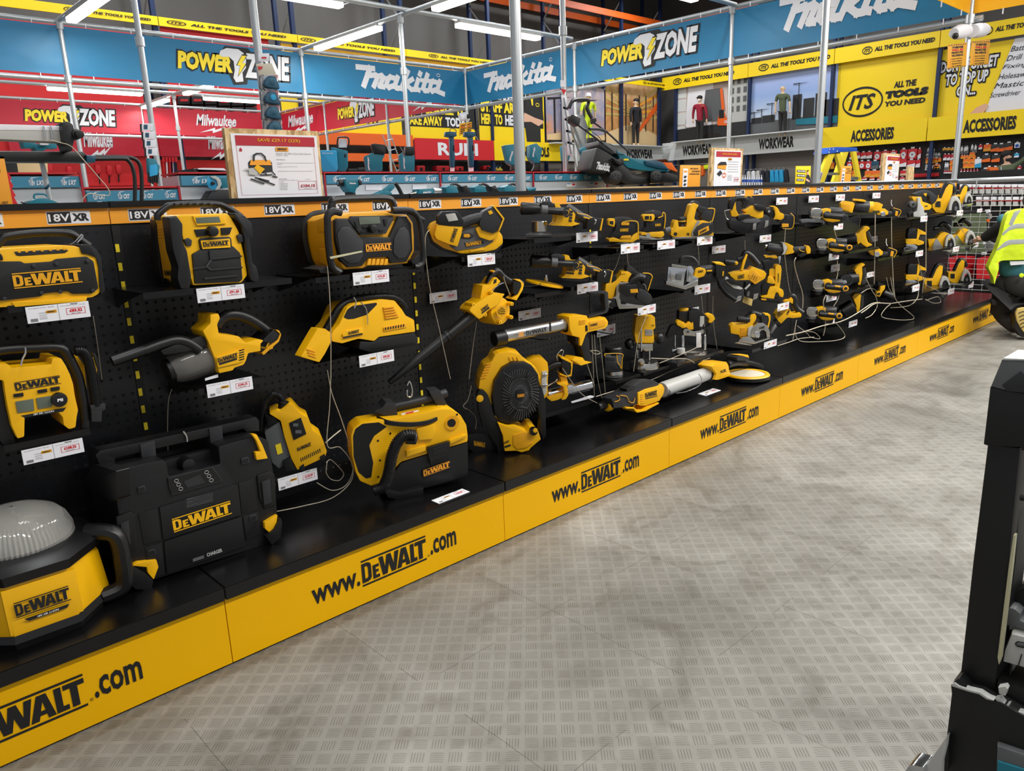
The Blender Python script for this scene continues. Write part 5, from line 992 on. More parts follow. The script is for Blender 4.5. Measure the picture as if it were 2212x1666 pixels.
t.P('range_strip','in').poly([(178,388),(565,318),(540,352),(210,404)],y-.0008,.0005,0).text('18V XR / LI-ION',(285,386),(462,354),(283,370),y-.0015,'wi',.03,.2)
t.P('steel_tie','cr').tube([(215,-200),(218,-150),(190,-90),(180,-40)],8,y-.02); t.done()
tag('E',(208,1045),(748,990),(240,1185),.19,'£83.32','reading £83.32 under the site speaker'); tag('G',(170,690),(690,568),(205,812),.21,'£108.32','reading £108.32 under the tyre inflator')
fr('Q'); t=tl('area_light','large round work light with a ribbed clear dome, bottom left'); P=U((240,650),.05); cx,cy=P.x,.05+.165; S=ZS
zt=U((240,545),.05).z; R=.166
t.P('rubber_base','bk').lw(cx,cy,[(S,R+.004),(S+.018,R+.012),(S+.035,R+.006)],8,.5)
b=t.P('body','ye').lw(cx,cy,[(S+.03,R+.004),(S+.042,R+.006),(zt-.02,R-.004),(zt,R-.012)],8,.5); f=.145
sfz=(V((cx-f*.42,cy-(R+.004)*.924-.0015,S+.05)),V((f*.86,0,0)),V((0,.006,.08)),V((0,-.0012,0)))
t.P('front_panel','ye',b).slab3((sfz[0]-V((.012,0,.012)),sfz[1]*1.2,sfz[2]*1.35,V((0,-.001,0))),.01,.003)
sf2=(V((cx-f*.38,cy-(R+.004)*.924-.0028,S+.078)),V((f*.76,0,0)),V((0,.003,.036)),V((0,-.0012,0))); q=t.P('logo_print','in',b); q.logo3(sf2,'in'); q.p3([(.12,-.2),(.96,-.2),(.9,-.42),(.2,-.42)],sf2,'in').t3('18V XR LI-ION',sub(sf2,.35,-.37,.75,-.25),'wi',.03,.2,2)
t.P('collar','bk').lw(cx,cy,[(zt-.005,R+.002),(zt+.02,R+.01),(zt+.035,R-.01),(zt+.04,.125)],8,.5)
n=72; pr=[(zt+.036,.12),(zt+.06,.118),(zt+.085,.108),(zt+.105,.09),(zt+.118,.062),(zt+.125,.03),(zt+.123,.012),(zt+.125,.003)]
d=t.P('clear_dome','sg'); vs=[];fs=[]
for z,r in pr:
    for i in range(n*2): an=math.pi*i/n; k=r*(1 if i%2 else .975); vs.append(V((cx+k*math.cos(an),cy+k*math.sin(an),z)))
N=2*n
for i in range(len(pr)-1):
    for j in range(N): fs.append((i*N+j,i*N+(j+1)%N,(i+1)*N+(j+1)%N,(i+1)*N+j))
d.mesh(vs,fs); t.P('reflector','lg').lw(cx,cy,[(zt+.03,.112),(zt+.05,.09),(zt+.07,.05),(zt+.08,.01)],32)
for sx in (1,-1): t.P('side_handle','bk').sweep(cat([V((cx+sx*R*.8,cy-.05,zt+.03)),V((cx+sx*(R+.02),cy-.09,zt+.016)),V((cx+sx*(R+.028),cy-.09,S+.1)),V((cx+sx*(R+.02),cy-.085,S+.035)),V((cx+sx*(R-.03),cy-.08,S+.022))]),.021,10)
t.P('front_foot','bk').poly([(-40,930),(30,920),(80,960),(20,1000),(-60,1010)],.03,.04,.008,10) if 0 else None
t.done()
# --- bay of the two radios ---
fr('E'); t=tl('jobsite_radio','upright yellow jobsite radio with black corner bumpers'); y=.20; d=.19; xs_=U((1590,600),y).x
b=t.P('body','ye').poly([(1500,265),(1545,250),(1940,240),(1980,290),(2040,400),(2085,600),(2112,770),(2060,835),(1650,858),(1600,700),(1560,440)],y,d,.014,14)
s_=t.P('side_panel','yd',b).poly([(1338,335),(1425,325),(1440,480),(1500,820),(1395,792),(1350,480)],('x',xs_-.015),.03,.004,6); s_.logo((1408,770),(1478,772),(1400,728),('x',xs_-.0155),'in')
for k in range(4): s_.poly([(1345,370+24*k),(1400,366+24*k),(1401,374+24*k),(1346,378+24*k)],('x',xs_-.017),.003,.0005)
t.P('front_bumper','bk').poly([(1440,275),(1510,262),(1560,330),(1562,490),(1598,560),(1635,780),(1620,885),(1545,885),(1515,800),(1522,700),(1478,560)],y-.012,.05,.012,14)
t.P('rear_bumper','bk').poly([(1322,300),(1345,262),(1400,262),(1420,300),(1370,330),(1360,480),(1400,780),(1420,830),(1395,825),(1362,740),(1335,450)],y+d-.03,.04,.008,8)
t.P('front_bumper','bk').poly([(2005,235),(2090,260),(2152,330),(2160,440),(2130,455),(2155,665),(2192,700),(2212,800),(2190,832),(2140,812),(2112,640),(2085,450),(2062,340),(2000,275)],y-.012,.06,.012,12)
t.P('carry_handle','bk').tube([(1345,300),(1350,250),(1420,190),(1470,172),(1640,160),(1840,162),(1920,185),(2010,235),(2060,270)],28,y+.06,n=12)
for k in range(6): t.P('grip_ridge','gy').ball((1500+60*k,162),16,y+.05,sx=1.2,sy=.8)
t.P('screen_bezel','ye',b).poly([(1645,262),(1900,250),(1935,330),(1680,345)],y-.006,.008,.003,8); t.P('screen','lc',b).poly([(1670,278),(1870,268),(1885,318),(1678,328)],y-.007,.003,.001,5)
t.P('volume_knob','bk',b).disc((1830,395),44,y-.026,.026,'bk',22,.006); 
for a in ([(1658,380),(1760,372),(1770,432),(1680,440)],[(1885,365),(1982,360),(1960,420),(1890,425)]): t.P('button_group','bk',b).poly(a,y-.004,.006,.002,4)
p_=t.P('logo_plate','bk',b).poly([(1700,465),(1722,450),(1960,440),(1975,455),(1982,525),(1960,545),(1730,556),(1712,540)],y-.008,.01,.003,6); p_.poly([(1712,474),(1962,456),(1968,532),(1728,546)],y-.0095,.002,.0005,4,'ye'); p_.logo((1735,530),(1955,512),(1728,485),y-.0098,'in')
for a in ([(1610,450),(1640,470),(1635,520),(1590,520),(1570,465)],[(2020,430),(2050,415),(2075,430),(2080,485),(2040,490)]): t.P('lug','gy',b).poly(a,y-.006,.008,.003,8)
g=t.P('speaker_grille','bp',b).poly([(1640,590),(1715,548),(1990,520),(2052,580),(2072,800),(2050,825),(1665,842)],y-.006,.012,.004,10)
r_=t.P('grille_ribs','gy',b)
for a,c,w in (((1790,560),(1800,640),12),((1800,640),(1760,700),12),((1810,632),(2062,606),9),((1650,715),(1760,700),9),((1760,700),(1800,725),9),((1800,725),(2068,702),8),((1740,800),(2020,775),10)): r_.tube([a,c],w,y-.008,n=6)
t.done(); shelf('E',(1215,925),(2490,812),'under the upright yellow radio',.2); tag('E',(1678,885),(2085,845),(1690,1008),.19,'£91.65','reading £91.65 under the upright yellow radio')
fr('F'); t=tl('jobsite_radio','wide black and yellow radio in a black tube roll cage'); y=.21; d=.17
b=t.P('body','yd').poly([(715,300),(760,262),(860,238),(1150,222),(1240,250),(1345,252),(1392,320),(1402,430),(1402,565),(1352,668),(1195,684),(1010,690),(965,712),(800,722),(768,655),(735,500)],y,d,.012,12)
t.P('side_panel','yd',b).poly([(560,300),(655,268),(660,400),(580,400)],('x',U((735,450),y).x-.005),.03,.005,8).poly([(575,410),(655,410),(655,530),(590,530)],('x',U((735,450),y).x-.002),.03,.002,4).poly([(580,540),(655,540),(660,690),(600,660)],('x',U((735,450),y).x-.006),.03,.005,8)
g=t.P('front_baffle','bk',b).poly([(728,300),(750,285),(835,283),(935,440),(1190,445),(1270,268),(1335,265),(1378,330),(1390,555),(1338,655),(1205,668),(1180,612),(1010,622),(960,690),(840,702),(772,640),(735,470)],y-.012,.015,.006,8)
for a in ([(745,420),(780,360),(850,355),(970,480),(970,600),(930,660),(850,670),(775,610)],[(1230,460),(1275,370),(1320,355),(1360,400),(1375,540),(1330,620),(1270,630),(1225,580)]): t.P('speaker_mesh','gy',b).poly(a,y-.016,.005,.003,10)
c=t.P('control_panel','gy',b).poly([(845,300),(870,265),(1218,258),(1226,290),(1160,415),(950,428)],y-.014,.016,.004,5); t.P('screen','lc',b).poly([(928,275),(1105,268),(1115,328),(938,338)],y-.016,.004,.001,4); t.P('volume_knob','bk',b).disc((1062,372),36,y-.035,.022,'bk',20,.005)
for a in ([(890,310),(905,308),(925,365),(905,362)],[(1140,290),(1175,285),(1165,350),(1150,345)],[(945,395),(1020,385),(1018,405),(955,412)],[(1100,380),(1145,375),(1138,400),(1105,402)],[(960,350),(1015,345),(1018,370),(965,372)]): t.P('button','bk',b).poly(a,y-.017,.004,.001,3)
t.P('logo_print','oi',b).logo((990,570),(1208,553),(984,506),y-.013,'oi')
for k in range(5): t.P('vent_rib','yd',b).poly([(1012+36*k,632),(1035+36*k,628),(1030+36*k,680),(1000+36*k,684)],y-.012,.012,.004,4)
for pts,r,yy in (([(775,235),(710,225),(665,262),(662,330),(672,520),(700,690),(765,745)],32,y-.03),([(1215,212),(1340,212),(1400,235),(1445,310),(1468,480),(1478,640),(1440,690),(1400,692)],26,y-.025),([(690,235),(560,245),(490,290),(462,360),(470,480),(520,665),(620,740)],26,y+d),([(1340,215),(1480,300)],20,y+.05)): t.P('roll_cage_tube','bk').tube(pts,r,yy,n=10)
t.P('carry_handle','bk').tube([(690,230),(700,160),(735,125),(1000,112),(1170,115),(1215,150),(1235,215)],34,y+.05,n=10); t.P('cage_foot','bk').poly([(690,690),(760,700),(800,735),(760,762),(600,750),(590,720)],y-.02,.1,.01,8); t.P('cage_foot','bk').poly([(1380,650),(1480,560),(1485,680),(1400,700)],y-.025,.06,.008,6)
t.P('steel_tie','lb').poly([(680,612),(955,560),(962,572),(690,632)],y-.045,.002,.0005); t.done()
shelf('F',(555,795),(1482,690),'under the roll cage radio',.2); tag('F',(878,750),(1185,722),(885,858),.19,'£141.65','reading £141.65 under the roll cage radio')
fr('E'); t=tl('stick_vacuum','yellow hand vacuum with smoked canister and a long black nozzle'); y=.22
t.P('body','ye').poly([(1730,1245),(1795,1180),(1795,1105),(1865,1095),(1880,1135),(1855,1190),(1870,1270),(2040,1290),(2095,1345),(2200,1315),(2340,1340),(2330,1400),(2120,1435),(2100,1500),(2080,1535),(2000,1560),(1990,1582),(1872,1608),(1832,1480),(1775,1330)],y,.09,.014,12)
t.P('nozzle','bk').tube([(955,1505),(1100,1455),(1240,1405)],46,y+.02,r2=46,n=12).tube([(1230,1410),(1380,1355),(1500,1325),(1600,1345),(1700,1410)],47,y+.02,n=14)
t.P('canister','sk').lathe((1800,1450),(1440,1580),[(0,150),(.1,160),(.6,150),(.85,130),(1,95)],y+.06); t.P('filter','al').lathe((1790,1455),(1560,1535),[(0,80),(1,80)],y+.06,m='gm'); t.P('canister_ring','lb').lathe((1822,1440),(1785,1455),[(0,160),(1,163)],y+.055); t.P('canister_cap','bp').lathe((1460,1575),(1400,1595),[(0,108),(.7,100),(1,60)],y+.06)
t.P('canister_top','bp').poly([(1370,1415),(1500,1360),(1720,1285),(1765,1310),(1770,1370),(1600,1420),(1400,1450)],y+.01,.07,.012,8)
t.P('handle','bk').tube([(1845,1200),(1900,1130),(1990,1105),(2100,1130),(2220,1200),(2330,1290)],46,y+.04,n=12).poly([(2215,1350),(2335,1230),(2385,1270),(2375,1325),(2245,1440),(2215,1410)],y,.08,.012,8)
t.P('battery_foot_trim','yd').poly([(2235,1430),(2370,1320),(2392,1270),(2350,1232),(2380,1240),(2400,1275),(2380,1335),(2250,1450)],y-.003,.08,.002,4)
t.P('label_plate','ye').poly([(1845,1470),(2030,1410),(2080,1400),(2100,1430),(2085,1500),(2040,1520),(1860,1560)],y-.005,.006,.003,8).logo((1862,1517),(2033,1466),(1852,1478),y-.0055,'in').poly([(1868,1520),(2020,1474),(2025,1490),(1872,1537)],y-.0058,.0005,0,m='in')
for k in range(5): t.P('vent_slot','bp').poly([(2040,1410+20*k),(2085,1398+20*k),(2085,1406+20*k),(2042,1419+20*k)],y-.006,.002,0)
t.P('warning_label','re').poly([(1750,1650),(1860,1615),(1862,1640),(1752,1670)],y+.01,.002,0,m='wh'); t.done()
tag('G',(1762,125),(2152,60),(1775,238),.2,'£104.15','reading £104.15 under the hand vacuum'); shelf('G',(1690,165),(2250,50),'under the hand vacuum',.21)
fr('F'); t=tl('wet_dry_vacuum','yellow carry vacuum with a black hose loop and wide yellow nozzle'); y=.22
b=t.P('body','ye').poly([(698,1290),(705,1250),(762,1190),(828,1045),(870,1012),(1140,975),(1235,985),(1298,1060),(1330,1112),(1402,1150),(1412,1252),(1100,1297),(1062,1332),(930,1312),(880,1325),(790,1352),(700,1335)],y,.12,.014,12)
t.P('handle_opening','bp',b).poly([(800,1128),(832,1062),(872,1032),(1080,1003),(1085,1018),(1000,1105),(890,1140),(835,1145)],y-.001,.002,0,8); t.P('tank','bk').poly([(940,1335),(1062,1335),(1100,1299),(1402,1255),(1436,1310),(1432,1372),(1030,1428),(930,1400)],y+.005,.13,.014,12)
t.P('hose','bk').tube([(650,1235),(715,1120),(765,1045),(860,985),(1000,962),(1190,955),(1290,1000),(1318,1060)],36,y+.03,ribs=60,n=12); t.P('hose_cuff','bp').rod((690,1170),(640,1260),36,y+.05)
t.P('floor_nozzle','ye').poly([(578,1222),(640,1225),(700,1268),(690,1342),(640,1440),(592,1512),(436,1466),(478,1392),(530,1302)],y-.02,.04,.008,8)
for k in range(3): t.P('nozzle_rib','yd').poly([(488+8*k,1395+24*k),(560+4*k,1418+24*k),(558+4*k,1428+24*k),(484+8*k,1405+24*k)],y-.023,.004,.001)
for k in range(5): t.P('vent_rib','yd',b).poly([(1140+4*k,1045+22*k),(1230+10*k,1035+20*k),(1235+10*k,1045+20*k),(1142+4*k,1056+22*k)],y-.006,.008,.002)
v=t.P('vent_panel','yd',b).poly([(1140,1215),(1335,1180),(1338,1215),(1145,1252)],y-.004,.006,.002,5)
for k in range(8): v.poly([(1155+22*k,1216-4*k),(1163+22*k,1214-4*k),(1163+22*k,1236-4*k),(1155+22*k,1238-4*k)],y-.006,.002,0,m='in')
t.P('label_plate','ye',b).poly([(788,1270),(820,1240),(965,1215),(972,1270),(800,1310)],y-.005,.006,.002,6).logo((840,1278),(932,1258),(837,1250),y-.0056,'in').poly([(795,1295),(960,1262),(962,1275),(798,1308)],y-.0056,.0005,0,m='in')
t.P('steel_tie','cr').tube([(885,955),(905,1000),(890,1050)],6,y-.01); t.P('steel_tie','cr').tube([(945,1000),(985,1045),(1000,1110),(1005,1190)],5,y-.008); t.done()
tag('F',(930,1460),(1225,1403),(938,1558),.2,'£95.82','reading £95.82 under the carry vacuum'); shelf('F',(855,1470),(1440,1385),'under the carry vacuum',.21)
fr('G'); t=tl('charger_toolbox','large black toolbox radio charger with yellow corner clips, on the base shelf'); y=.155; d=.24
b=t.P('body','bk').poly([(985,885),(1005,852),(1290,782),(1400,765),(1425,800),(1440,905),(1880,800),(1862,655),(1965,620),(2200,562),(2290,600),(2338,900),(2365,1200),(2372,1430),(2300,1480),(1165,1835),(1110,1790),(1060,1500),(1000,1150)],y,d,.018,16)
t.P('side_shell','bk').poly([(800,800),(990,860),(1000,1100),(950,1120),(740,1000),(725,930)],('x',U((985,1000),y).x-.02),.03,.012,20)
h=t.P('top_handle','bk').poly([(815,725),(850,690),(2080,425),(2185,398),(2212,430),(2215,520),(2105,530),(2080,500),(980,750),(985,830),(870,850)],y+.06,.05,.012,8)
for a in ([(1195,635),(1320,600),(1335,740),(1215,765)],[(1785,500),(1895,470),(1905,600),(1800,630)]): t.P('handle_post','gy',h).poly(a,y+.055,.06,.006,4)
t.P('upper_recess','bp',b).poly([(1400,770),(1870,655),(1880,800),(1440,905)],y+.06,.02,.002)
t.P('dial','bk',b).disc((1615,812),58,y+.02,.045,'bk',24,.008)
c=t.P('control_panel','gy',b).poly([(1435,922),(1815,822),(1902,945),(1465,1070),(1445,1000)],y-.006,.008,.002,5); c.poly([(1442,928),(1810,830),(1890,940),(1470,1060)],y-.007,.001,0,4,'bp'); t.P('screen','lc',b).poly([(1565,950),(1705,892),(1752,960),(1600,1004)],y-.008,.002,0,m='gy')
for x,z in ((1505,945),(1523,978),(1542,1013),(1762,872),(1782,905),(1802,940)): c.ring3(SF((x-18,z+16),(x+18,z+12),(x-18,z-16),y-.0075,.001),'lg',.07)
v=t.P('vent_latch','bp',b).poly([(1575,1105),(1825,1035),(1840,1120),(1800,1150),(1600,1195)],y-.004,.006,.002,6)
for k in range(6): v.poly([(1592,1100+14*k),(1818,1046+13*k),(1818,1050+13*k),(1592,1105+14*k)],y-.006,.001,0,m='gm')
t.P('drawer_panel','bk',b).poly([(1362,1172),(2030,972),(2060,1235),(1395,1450)],y-.006,.008,.003,4); t.P('drawer_panel','bk',b).poly([(1400,1465),(2062,1250),(2090,1500),(1425,1740)],y-.006,.008,.003,4)
for a in ([(1180,1225),(1345,1180),(1378,1450),(1230,1500)],[(2035,965),(2165,925),(2200,1190),(2065,1235)],[(2072,1250),(2205,1205),(2225,1400),(2100,1455)],[(1240,1520),(1385,1470),(1410,1740),(1270,1790)]): t.P('front_panel','bk',b).poly(a,y-.003,.005,.003,8)
t.P('logo_print','ye',b).logo((1485,1385),(1978,1222),(1464,1270),y-.007,'ye'); t.P('charger_print','lg',b).text('CHARGER',(1766,1592),(1898,1548),(1760,1562),y-.0068,'lg',.03).p3([(0,0),(.9,0),(.9,1),(0,1)],SF((1645,1635),(1750,1600),(1643,1608),y-.0068),'gm')
for a in ([(978,1092),(990,1010),(1008,962),(1030,1012),(1088,1000),(1098,1050),(1070,1085),(992,1110)],[(2148,545),(2190,548),(2240,640),(2285,752),(2192,766),(2178,700),(2225,694),(2188,600)],[(2258,1300),(2330,1255),(2368,1235),(2350,1370),(2313,1442),(2308,1392),(2262,1352)],[(1120,1668),(1170,1640),(1335,1620),(1352,1680),(1312,1785),(1262,1730),(1255,1680)]): t.P('corner_clip','ye',b).poly(a,y-.012,.014,.003,4)
t.P('corner_clip','ye',b).poly([(958,845),(1005,828),(1018,845),(975,860)],y-.01,.02,.002,3)
for a in ([(990,1255),(1115,1205),(1160,1235),(1170,1520),(1050,1570),(1010,1500)],[(2195,900),(2300,860),(2345,890),(2360,1150),(2260,1190),(2215,1100)]):
    l=t.P('side_latch','bp',b).poly(a,y-.006,.008,.004,12); (x0,z0)=a[0]; t.P('latch_bar','gy',b).poly([(x0+40,z0+60),(x0+110,z0+30),(x0+125,z0+230),(x0+60,z0+255)],y-.014,.01,.004,8)
for x,z in ((1210,1020),(2095,775),(1298,1560),(2162,1265)): t.P('grommet','gy',b).poly([(x-38,z-20),(x+30,z-38),(x+40,z+15),(x-30,z+35)],y-.006,.006,.003,14).poly([(x-26,z-12),(x+20,z-25),(x+28,z+8),(x-20,z+22)],y-.0065,.001,0,8,'bp')
t.P('corner_foot','bk',b).poly([(1050,1690),(1130,1670),(1250,1740),(1310,1800),(1290,1880),(1160,1870),(1060,1790)],y-.02,.06,.006,5); t.P('corner_foot','bk').poly([(2270,1420),(2340,1360),(2395,1260),(2410,1300),(2395,1430),(2320,1490)],y-.02,.05,.005,4)
t.P('steel_tie','cr').tube([(1562,520),(1590,560),(1598,610)],9,y+.052); t.done()
fr('H'); t=tl('dust_extractor_unit','small yellow extractor head with a curled black hose, behind the toolbox',th=25); y=.30
t.P('body','ye').poly([(165,372),(232,342),(258,350),(335,290),(362,290),(432,372),(492,402),(532,512),(602,560),(656,692),(642,742),(405,852),(352,752),(292,562),(262,432)],y,.09,.012,10)
t.P('motor_side','gm').poly([(125,530),(250,440),(292,562),(352,755),(250,842),(190,790)],y+.01,.08,.01,8).poly([(130,380),(200,400),(260,450),(160,500)],y+.02,.07,.01,6,'bk')
t.P('hose','bk').tube([(95,520),(100,420),(125,290),(180,215),(240,215),(285,270),(295,310)],27,y+.04,ribs=44,n=12); t.P('hose_cuff','bp').rod((290,265),(285,325),44,y+.035)
t.P('control_panel','bp').poly([(332,452),(435,405),(482,545),(372,597)],y-.003,.005,.002,5).rect(368,455,412,480,y-.004,.001,0,m='gm').rect(388,512,440,540,y-.004,.001,0,m='gm')
t.P('logo_print','in').logo((405,692),(525,642),(398,662),y-.0005,'in'); 
for k in range(11): t.P('vent_slot','in').poly([(430+16*k,752-8*k),(437+16*k,748-8*k),(443+16*k,778-8*k),(436+16*k,782-8*k)],y-.001,.001,0)
t.P('warning_label','yi').poly([(215,640),(262,622),(280,705),(235,722)],y+.008,.001,0)
for a in ([(275,785),(345,745),(390,850),(300,870)],[(420,830),(460,800),(470,850),(430,865)],[(595,740),(640,715),(645,760),(605,780)]): t.P('foot','bk').poly(a,y-.005,.08,.008,8)
t.done(); t=T('mounting_rail','black perforated mounting rail behind the extractor tag','rail'); y=.31; t.P('rail','bp').poly([(195,930),(860,765),(872,878),(205,1030)],y,.01,.001); p=t.P('holes','gm')
for x,z in ((212,978),(605,858),(660,842),(712,826),(766,810),(820,795)): p.disc((x,z),7,y-.0012,.001,'gm',10,0)
t.done(); tag('H',(237,930),(570,836),(248,1030),.30,'£149.99','reading £149.99 under the extractor head')
fr('H'); t=tl('canister_vacuum','yellow and black canister vacuum with a corrugated hose on its front',th=22); y=.15; d=.09
b=t.P('body','ye').poly([(862,560),(878,500),(940,450),(1060,430),(1280,408),(1640,328),(1720,330),(1800,385),(1850,470),(1862,560),(1860,612),(1600,690),(1290,785),(1240,840),(1120,960),(1052,996),(940,950),(905,880),(872,740)],y,d,.02,14)
t.P('accessory_recess','bp',b).poly([(880,560),(900,500),(960,458),(1100,445),(1168,482),(1060,560),(1018,640),(1052,790),(1035,915),(990,925),(925,870),(885,740)],y-.001,.003,0,10)
t.P('tank','bk').poly([(1230,880),(1290,790),(1600,694),(1860,614),(1862,880),(1842,905),(1660,962),(1480,1010),(1472,1062),(1290,1107),(1130,1050),(1150,1000)],y+.004,d,.018,12)
t.P('wheel_foot','bk').poly([(1140,1020),(1280,1050),(1480,1000),(1478,1060),(1295,1108),(1180,1090)],y-.02,.05,.01,10)
t.P('hose','bk').tube([(1400,560),(1330,555),(1260,610),(1210,730),(1185,870),(1140,985),(1050,1030)],52,y-.055,ribs=40,n=14); t.P('hose_cuff','gy').rod((1330,575),(1415,580),56,y-.04)
t.P('wand','gy').rod((1180,320),(1560,235),40,y+.08); t.P('wand','gy').rod((1560,235),(1680,190),38,y+.08)
t.P('wand_holder','gy').poly([(1062,348),(1130,320),(1162,272),(1238,282),(1262,385),(1210,412),(1100,372)],y+.04,.07,.008,6); t.P('wand_holder','gy').poly([(1530,180),(1620,170),(1682,292),(1600,305),(1560,240)],y+.05,.06,.008,6)
for k in range(3): t.P('cable_loop','bk').sweep(cat([U((1085,395+14*k),y+.03),U((1200,440+12*k),y-.01),U((1400,450+12*k),y-.012),U((1560,420+10*k),y-.005),U((1680,340+8*k),y+.04),U((1690,300),y+.12)]),.0035,8)
t.P('blower_port','ye',b).ring3(SF((1665,515),(1782,500),(1668,395),y-.004,.002),'yd',.1).disc((1722,452),36,y-.004,.004,'bp',20,0)
t.P('tank_latch','bk').poly([(1515,665),(1700,610),(1712,690),(1690,720),(1560,770),(1550,820),(1525,740)],y-.018,.02,.005,6)
for k in range(3): t.P('latch_rib','gy').poly([(1565,672+18*k),(1680,640+18*k),(1680,648+18*k),(1565,680+18*k)],y-.02,.003,0)
t.P('logo_plate','bp').poly([(1465,860),(1712,768),(1716,835),(1478,922)],y-.002,.005,.001,4).logo((1482,908),(1706,828),(1478,852),y-.0026,'oi')
for a in ([(1330,690),(1500,640),(1502,690),(1340,740)],[(1700,600),(1845,545),(1848,570),(1712,630)],[(1420,500),(1570,460),(1590,520),(1560,590),(1440,600)]): t.P('body_rib','ye',b).poly(a,y-.01,.012,.006,12)
for x,z in ((1198,540),(1093,602),(1110,770),(1095,912),(1768,378)): t.P('screw','bp',b).disc((x,z),9,y-.002,.002,'bp',10,0)
t.P('steel_tie','cr').tube([(1342,165),(1340,215),(1375,225),(1382,165),(1362,95),(1342,130)],7,y+.06); t.P('tape_flag','wh').poly([(1290,370),(1440,340),(1430,375),(1300,405)],y+.03,.003,0).poly([(1330,365),(1400,350),(1380,380),(1330,390)],y+.028,.002,0,m='re'); t.done()
tag('H',(1548,1110),(1810,1010),(1612,1138),ZS+.002,'£166.65','lying on the base shelf before the canister vacuum','Wet Dry Vac',True)
# --- bay of the fan and the leaf blower ---
fr('F'); t=tl('vacuum_lifter','yellow suction lifter with a grey mat plate and a black bow handle'); y=.26
b=t.P('base_plate','ye').poly([(1520,372),(1545,325),(1600,300),(1750,285),(1900,290),(2090,350),(2160,430),(2165,500),(2100,556),(1950,586),(1800,590),(1650,542),(1560,482)],y,.035,.012,20)
t.P('rubber_seal','bk').poly([(1522,385),(1640,400),(2165,505),(2110,575),(1950,605),(1800,608),(1640,560),(1550,500)],y+.008,.035,.008,20)
t.P('grip_mat','gm',b).poly([(1700,520),(1800,400),(1850,350),(1960,350),(2030,430),(2080,480),(1990,535),(1860,548),(1760,560)],y-.003,.005,.002,8)
t.P('power_button','gy',b).poly([(1800,410),(1885,405),(1912,435),(1880,460),(1800,455)],y-.006,.004,.002,8).poly([(1822,418),(1872,416),(1882,436),(1868,448),(1825,446)],y-.0075,.002,.001,6,'yd')
t.P('logo_plate','gy',b).poly([(1828,492),(1985,468),(2000,500),(1842,530)],y-.005,.003,.001,4).logo((1845,524),(1980,502),(1840,492),y-.0056,'yd'); t.P('name_plate','ye',b).poly([(1880,555),(1990,530),(2010,550),(1880,575)],y-.005,.003,.001,4)
t.P('battery','ye').poly([(1598,330),(1815,350),(1805,420),(1770,525),(1700,505),(1592,462),(1575,430)],y-.04,.06,.01,8); t.P('battery_top','bk').poly([(1612,262),(1640,225),(1760,222),(1798,265),(1825,300),(1815,355),(1700,350),(1600,338)],y-.042,.065,.01,8); t.P('clear_window','lg').poly([(1668,250),(1750,238),(1778,300),(1695,312)],y-.045,.005,.002,6)
t.P('battery_print','in').logo((1705,478),(1745,360),(1735,490),y-.041,'in')
t.P('handle','gy').tube([(1800,330),(1880,300),(1960,280),(2040,265)],44,y-.01,n=12); t.P('handle_block','gy').poly([(1995,222),(2080,178),(2110,210),(2165,290),(2130,380),(2075,412),(1980,385),(1955,330)],y-.03,.06,.012,10); t.P('trim','ye').poly([(2072,178),(2085,172),(2172,285),(2150,345),(2125,400),(2120,385),(2158,290)],y-.035,.06,.003,4).poly([(2030,225),(2060,215),(2075,240),(2045,255)],y-.034,.004,.001,4)
t.P('suction_ring','ye').poly([(1925,370),(1960,350),(2040,405),(2130,375),(2118,440),(2050,475),(1960,445)],y-.02,.04,.008,14); t.done()
shelf('F',(1805,618),(2148,575),'under the suction lifter',.23); tag('F',(1856,600),(2090,580),(1860,698),.22,'£241.65','reading £241.65 under the suction lifter'); tag('F',(1535,925),(1768,898),(1537,1013),.44,'£62.49','reading £62.49 alone on the pegboard left of the leaf blower')
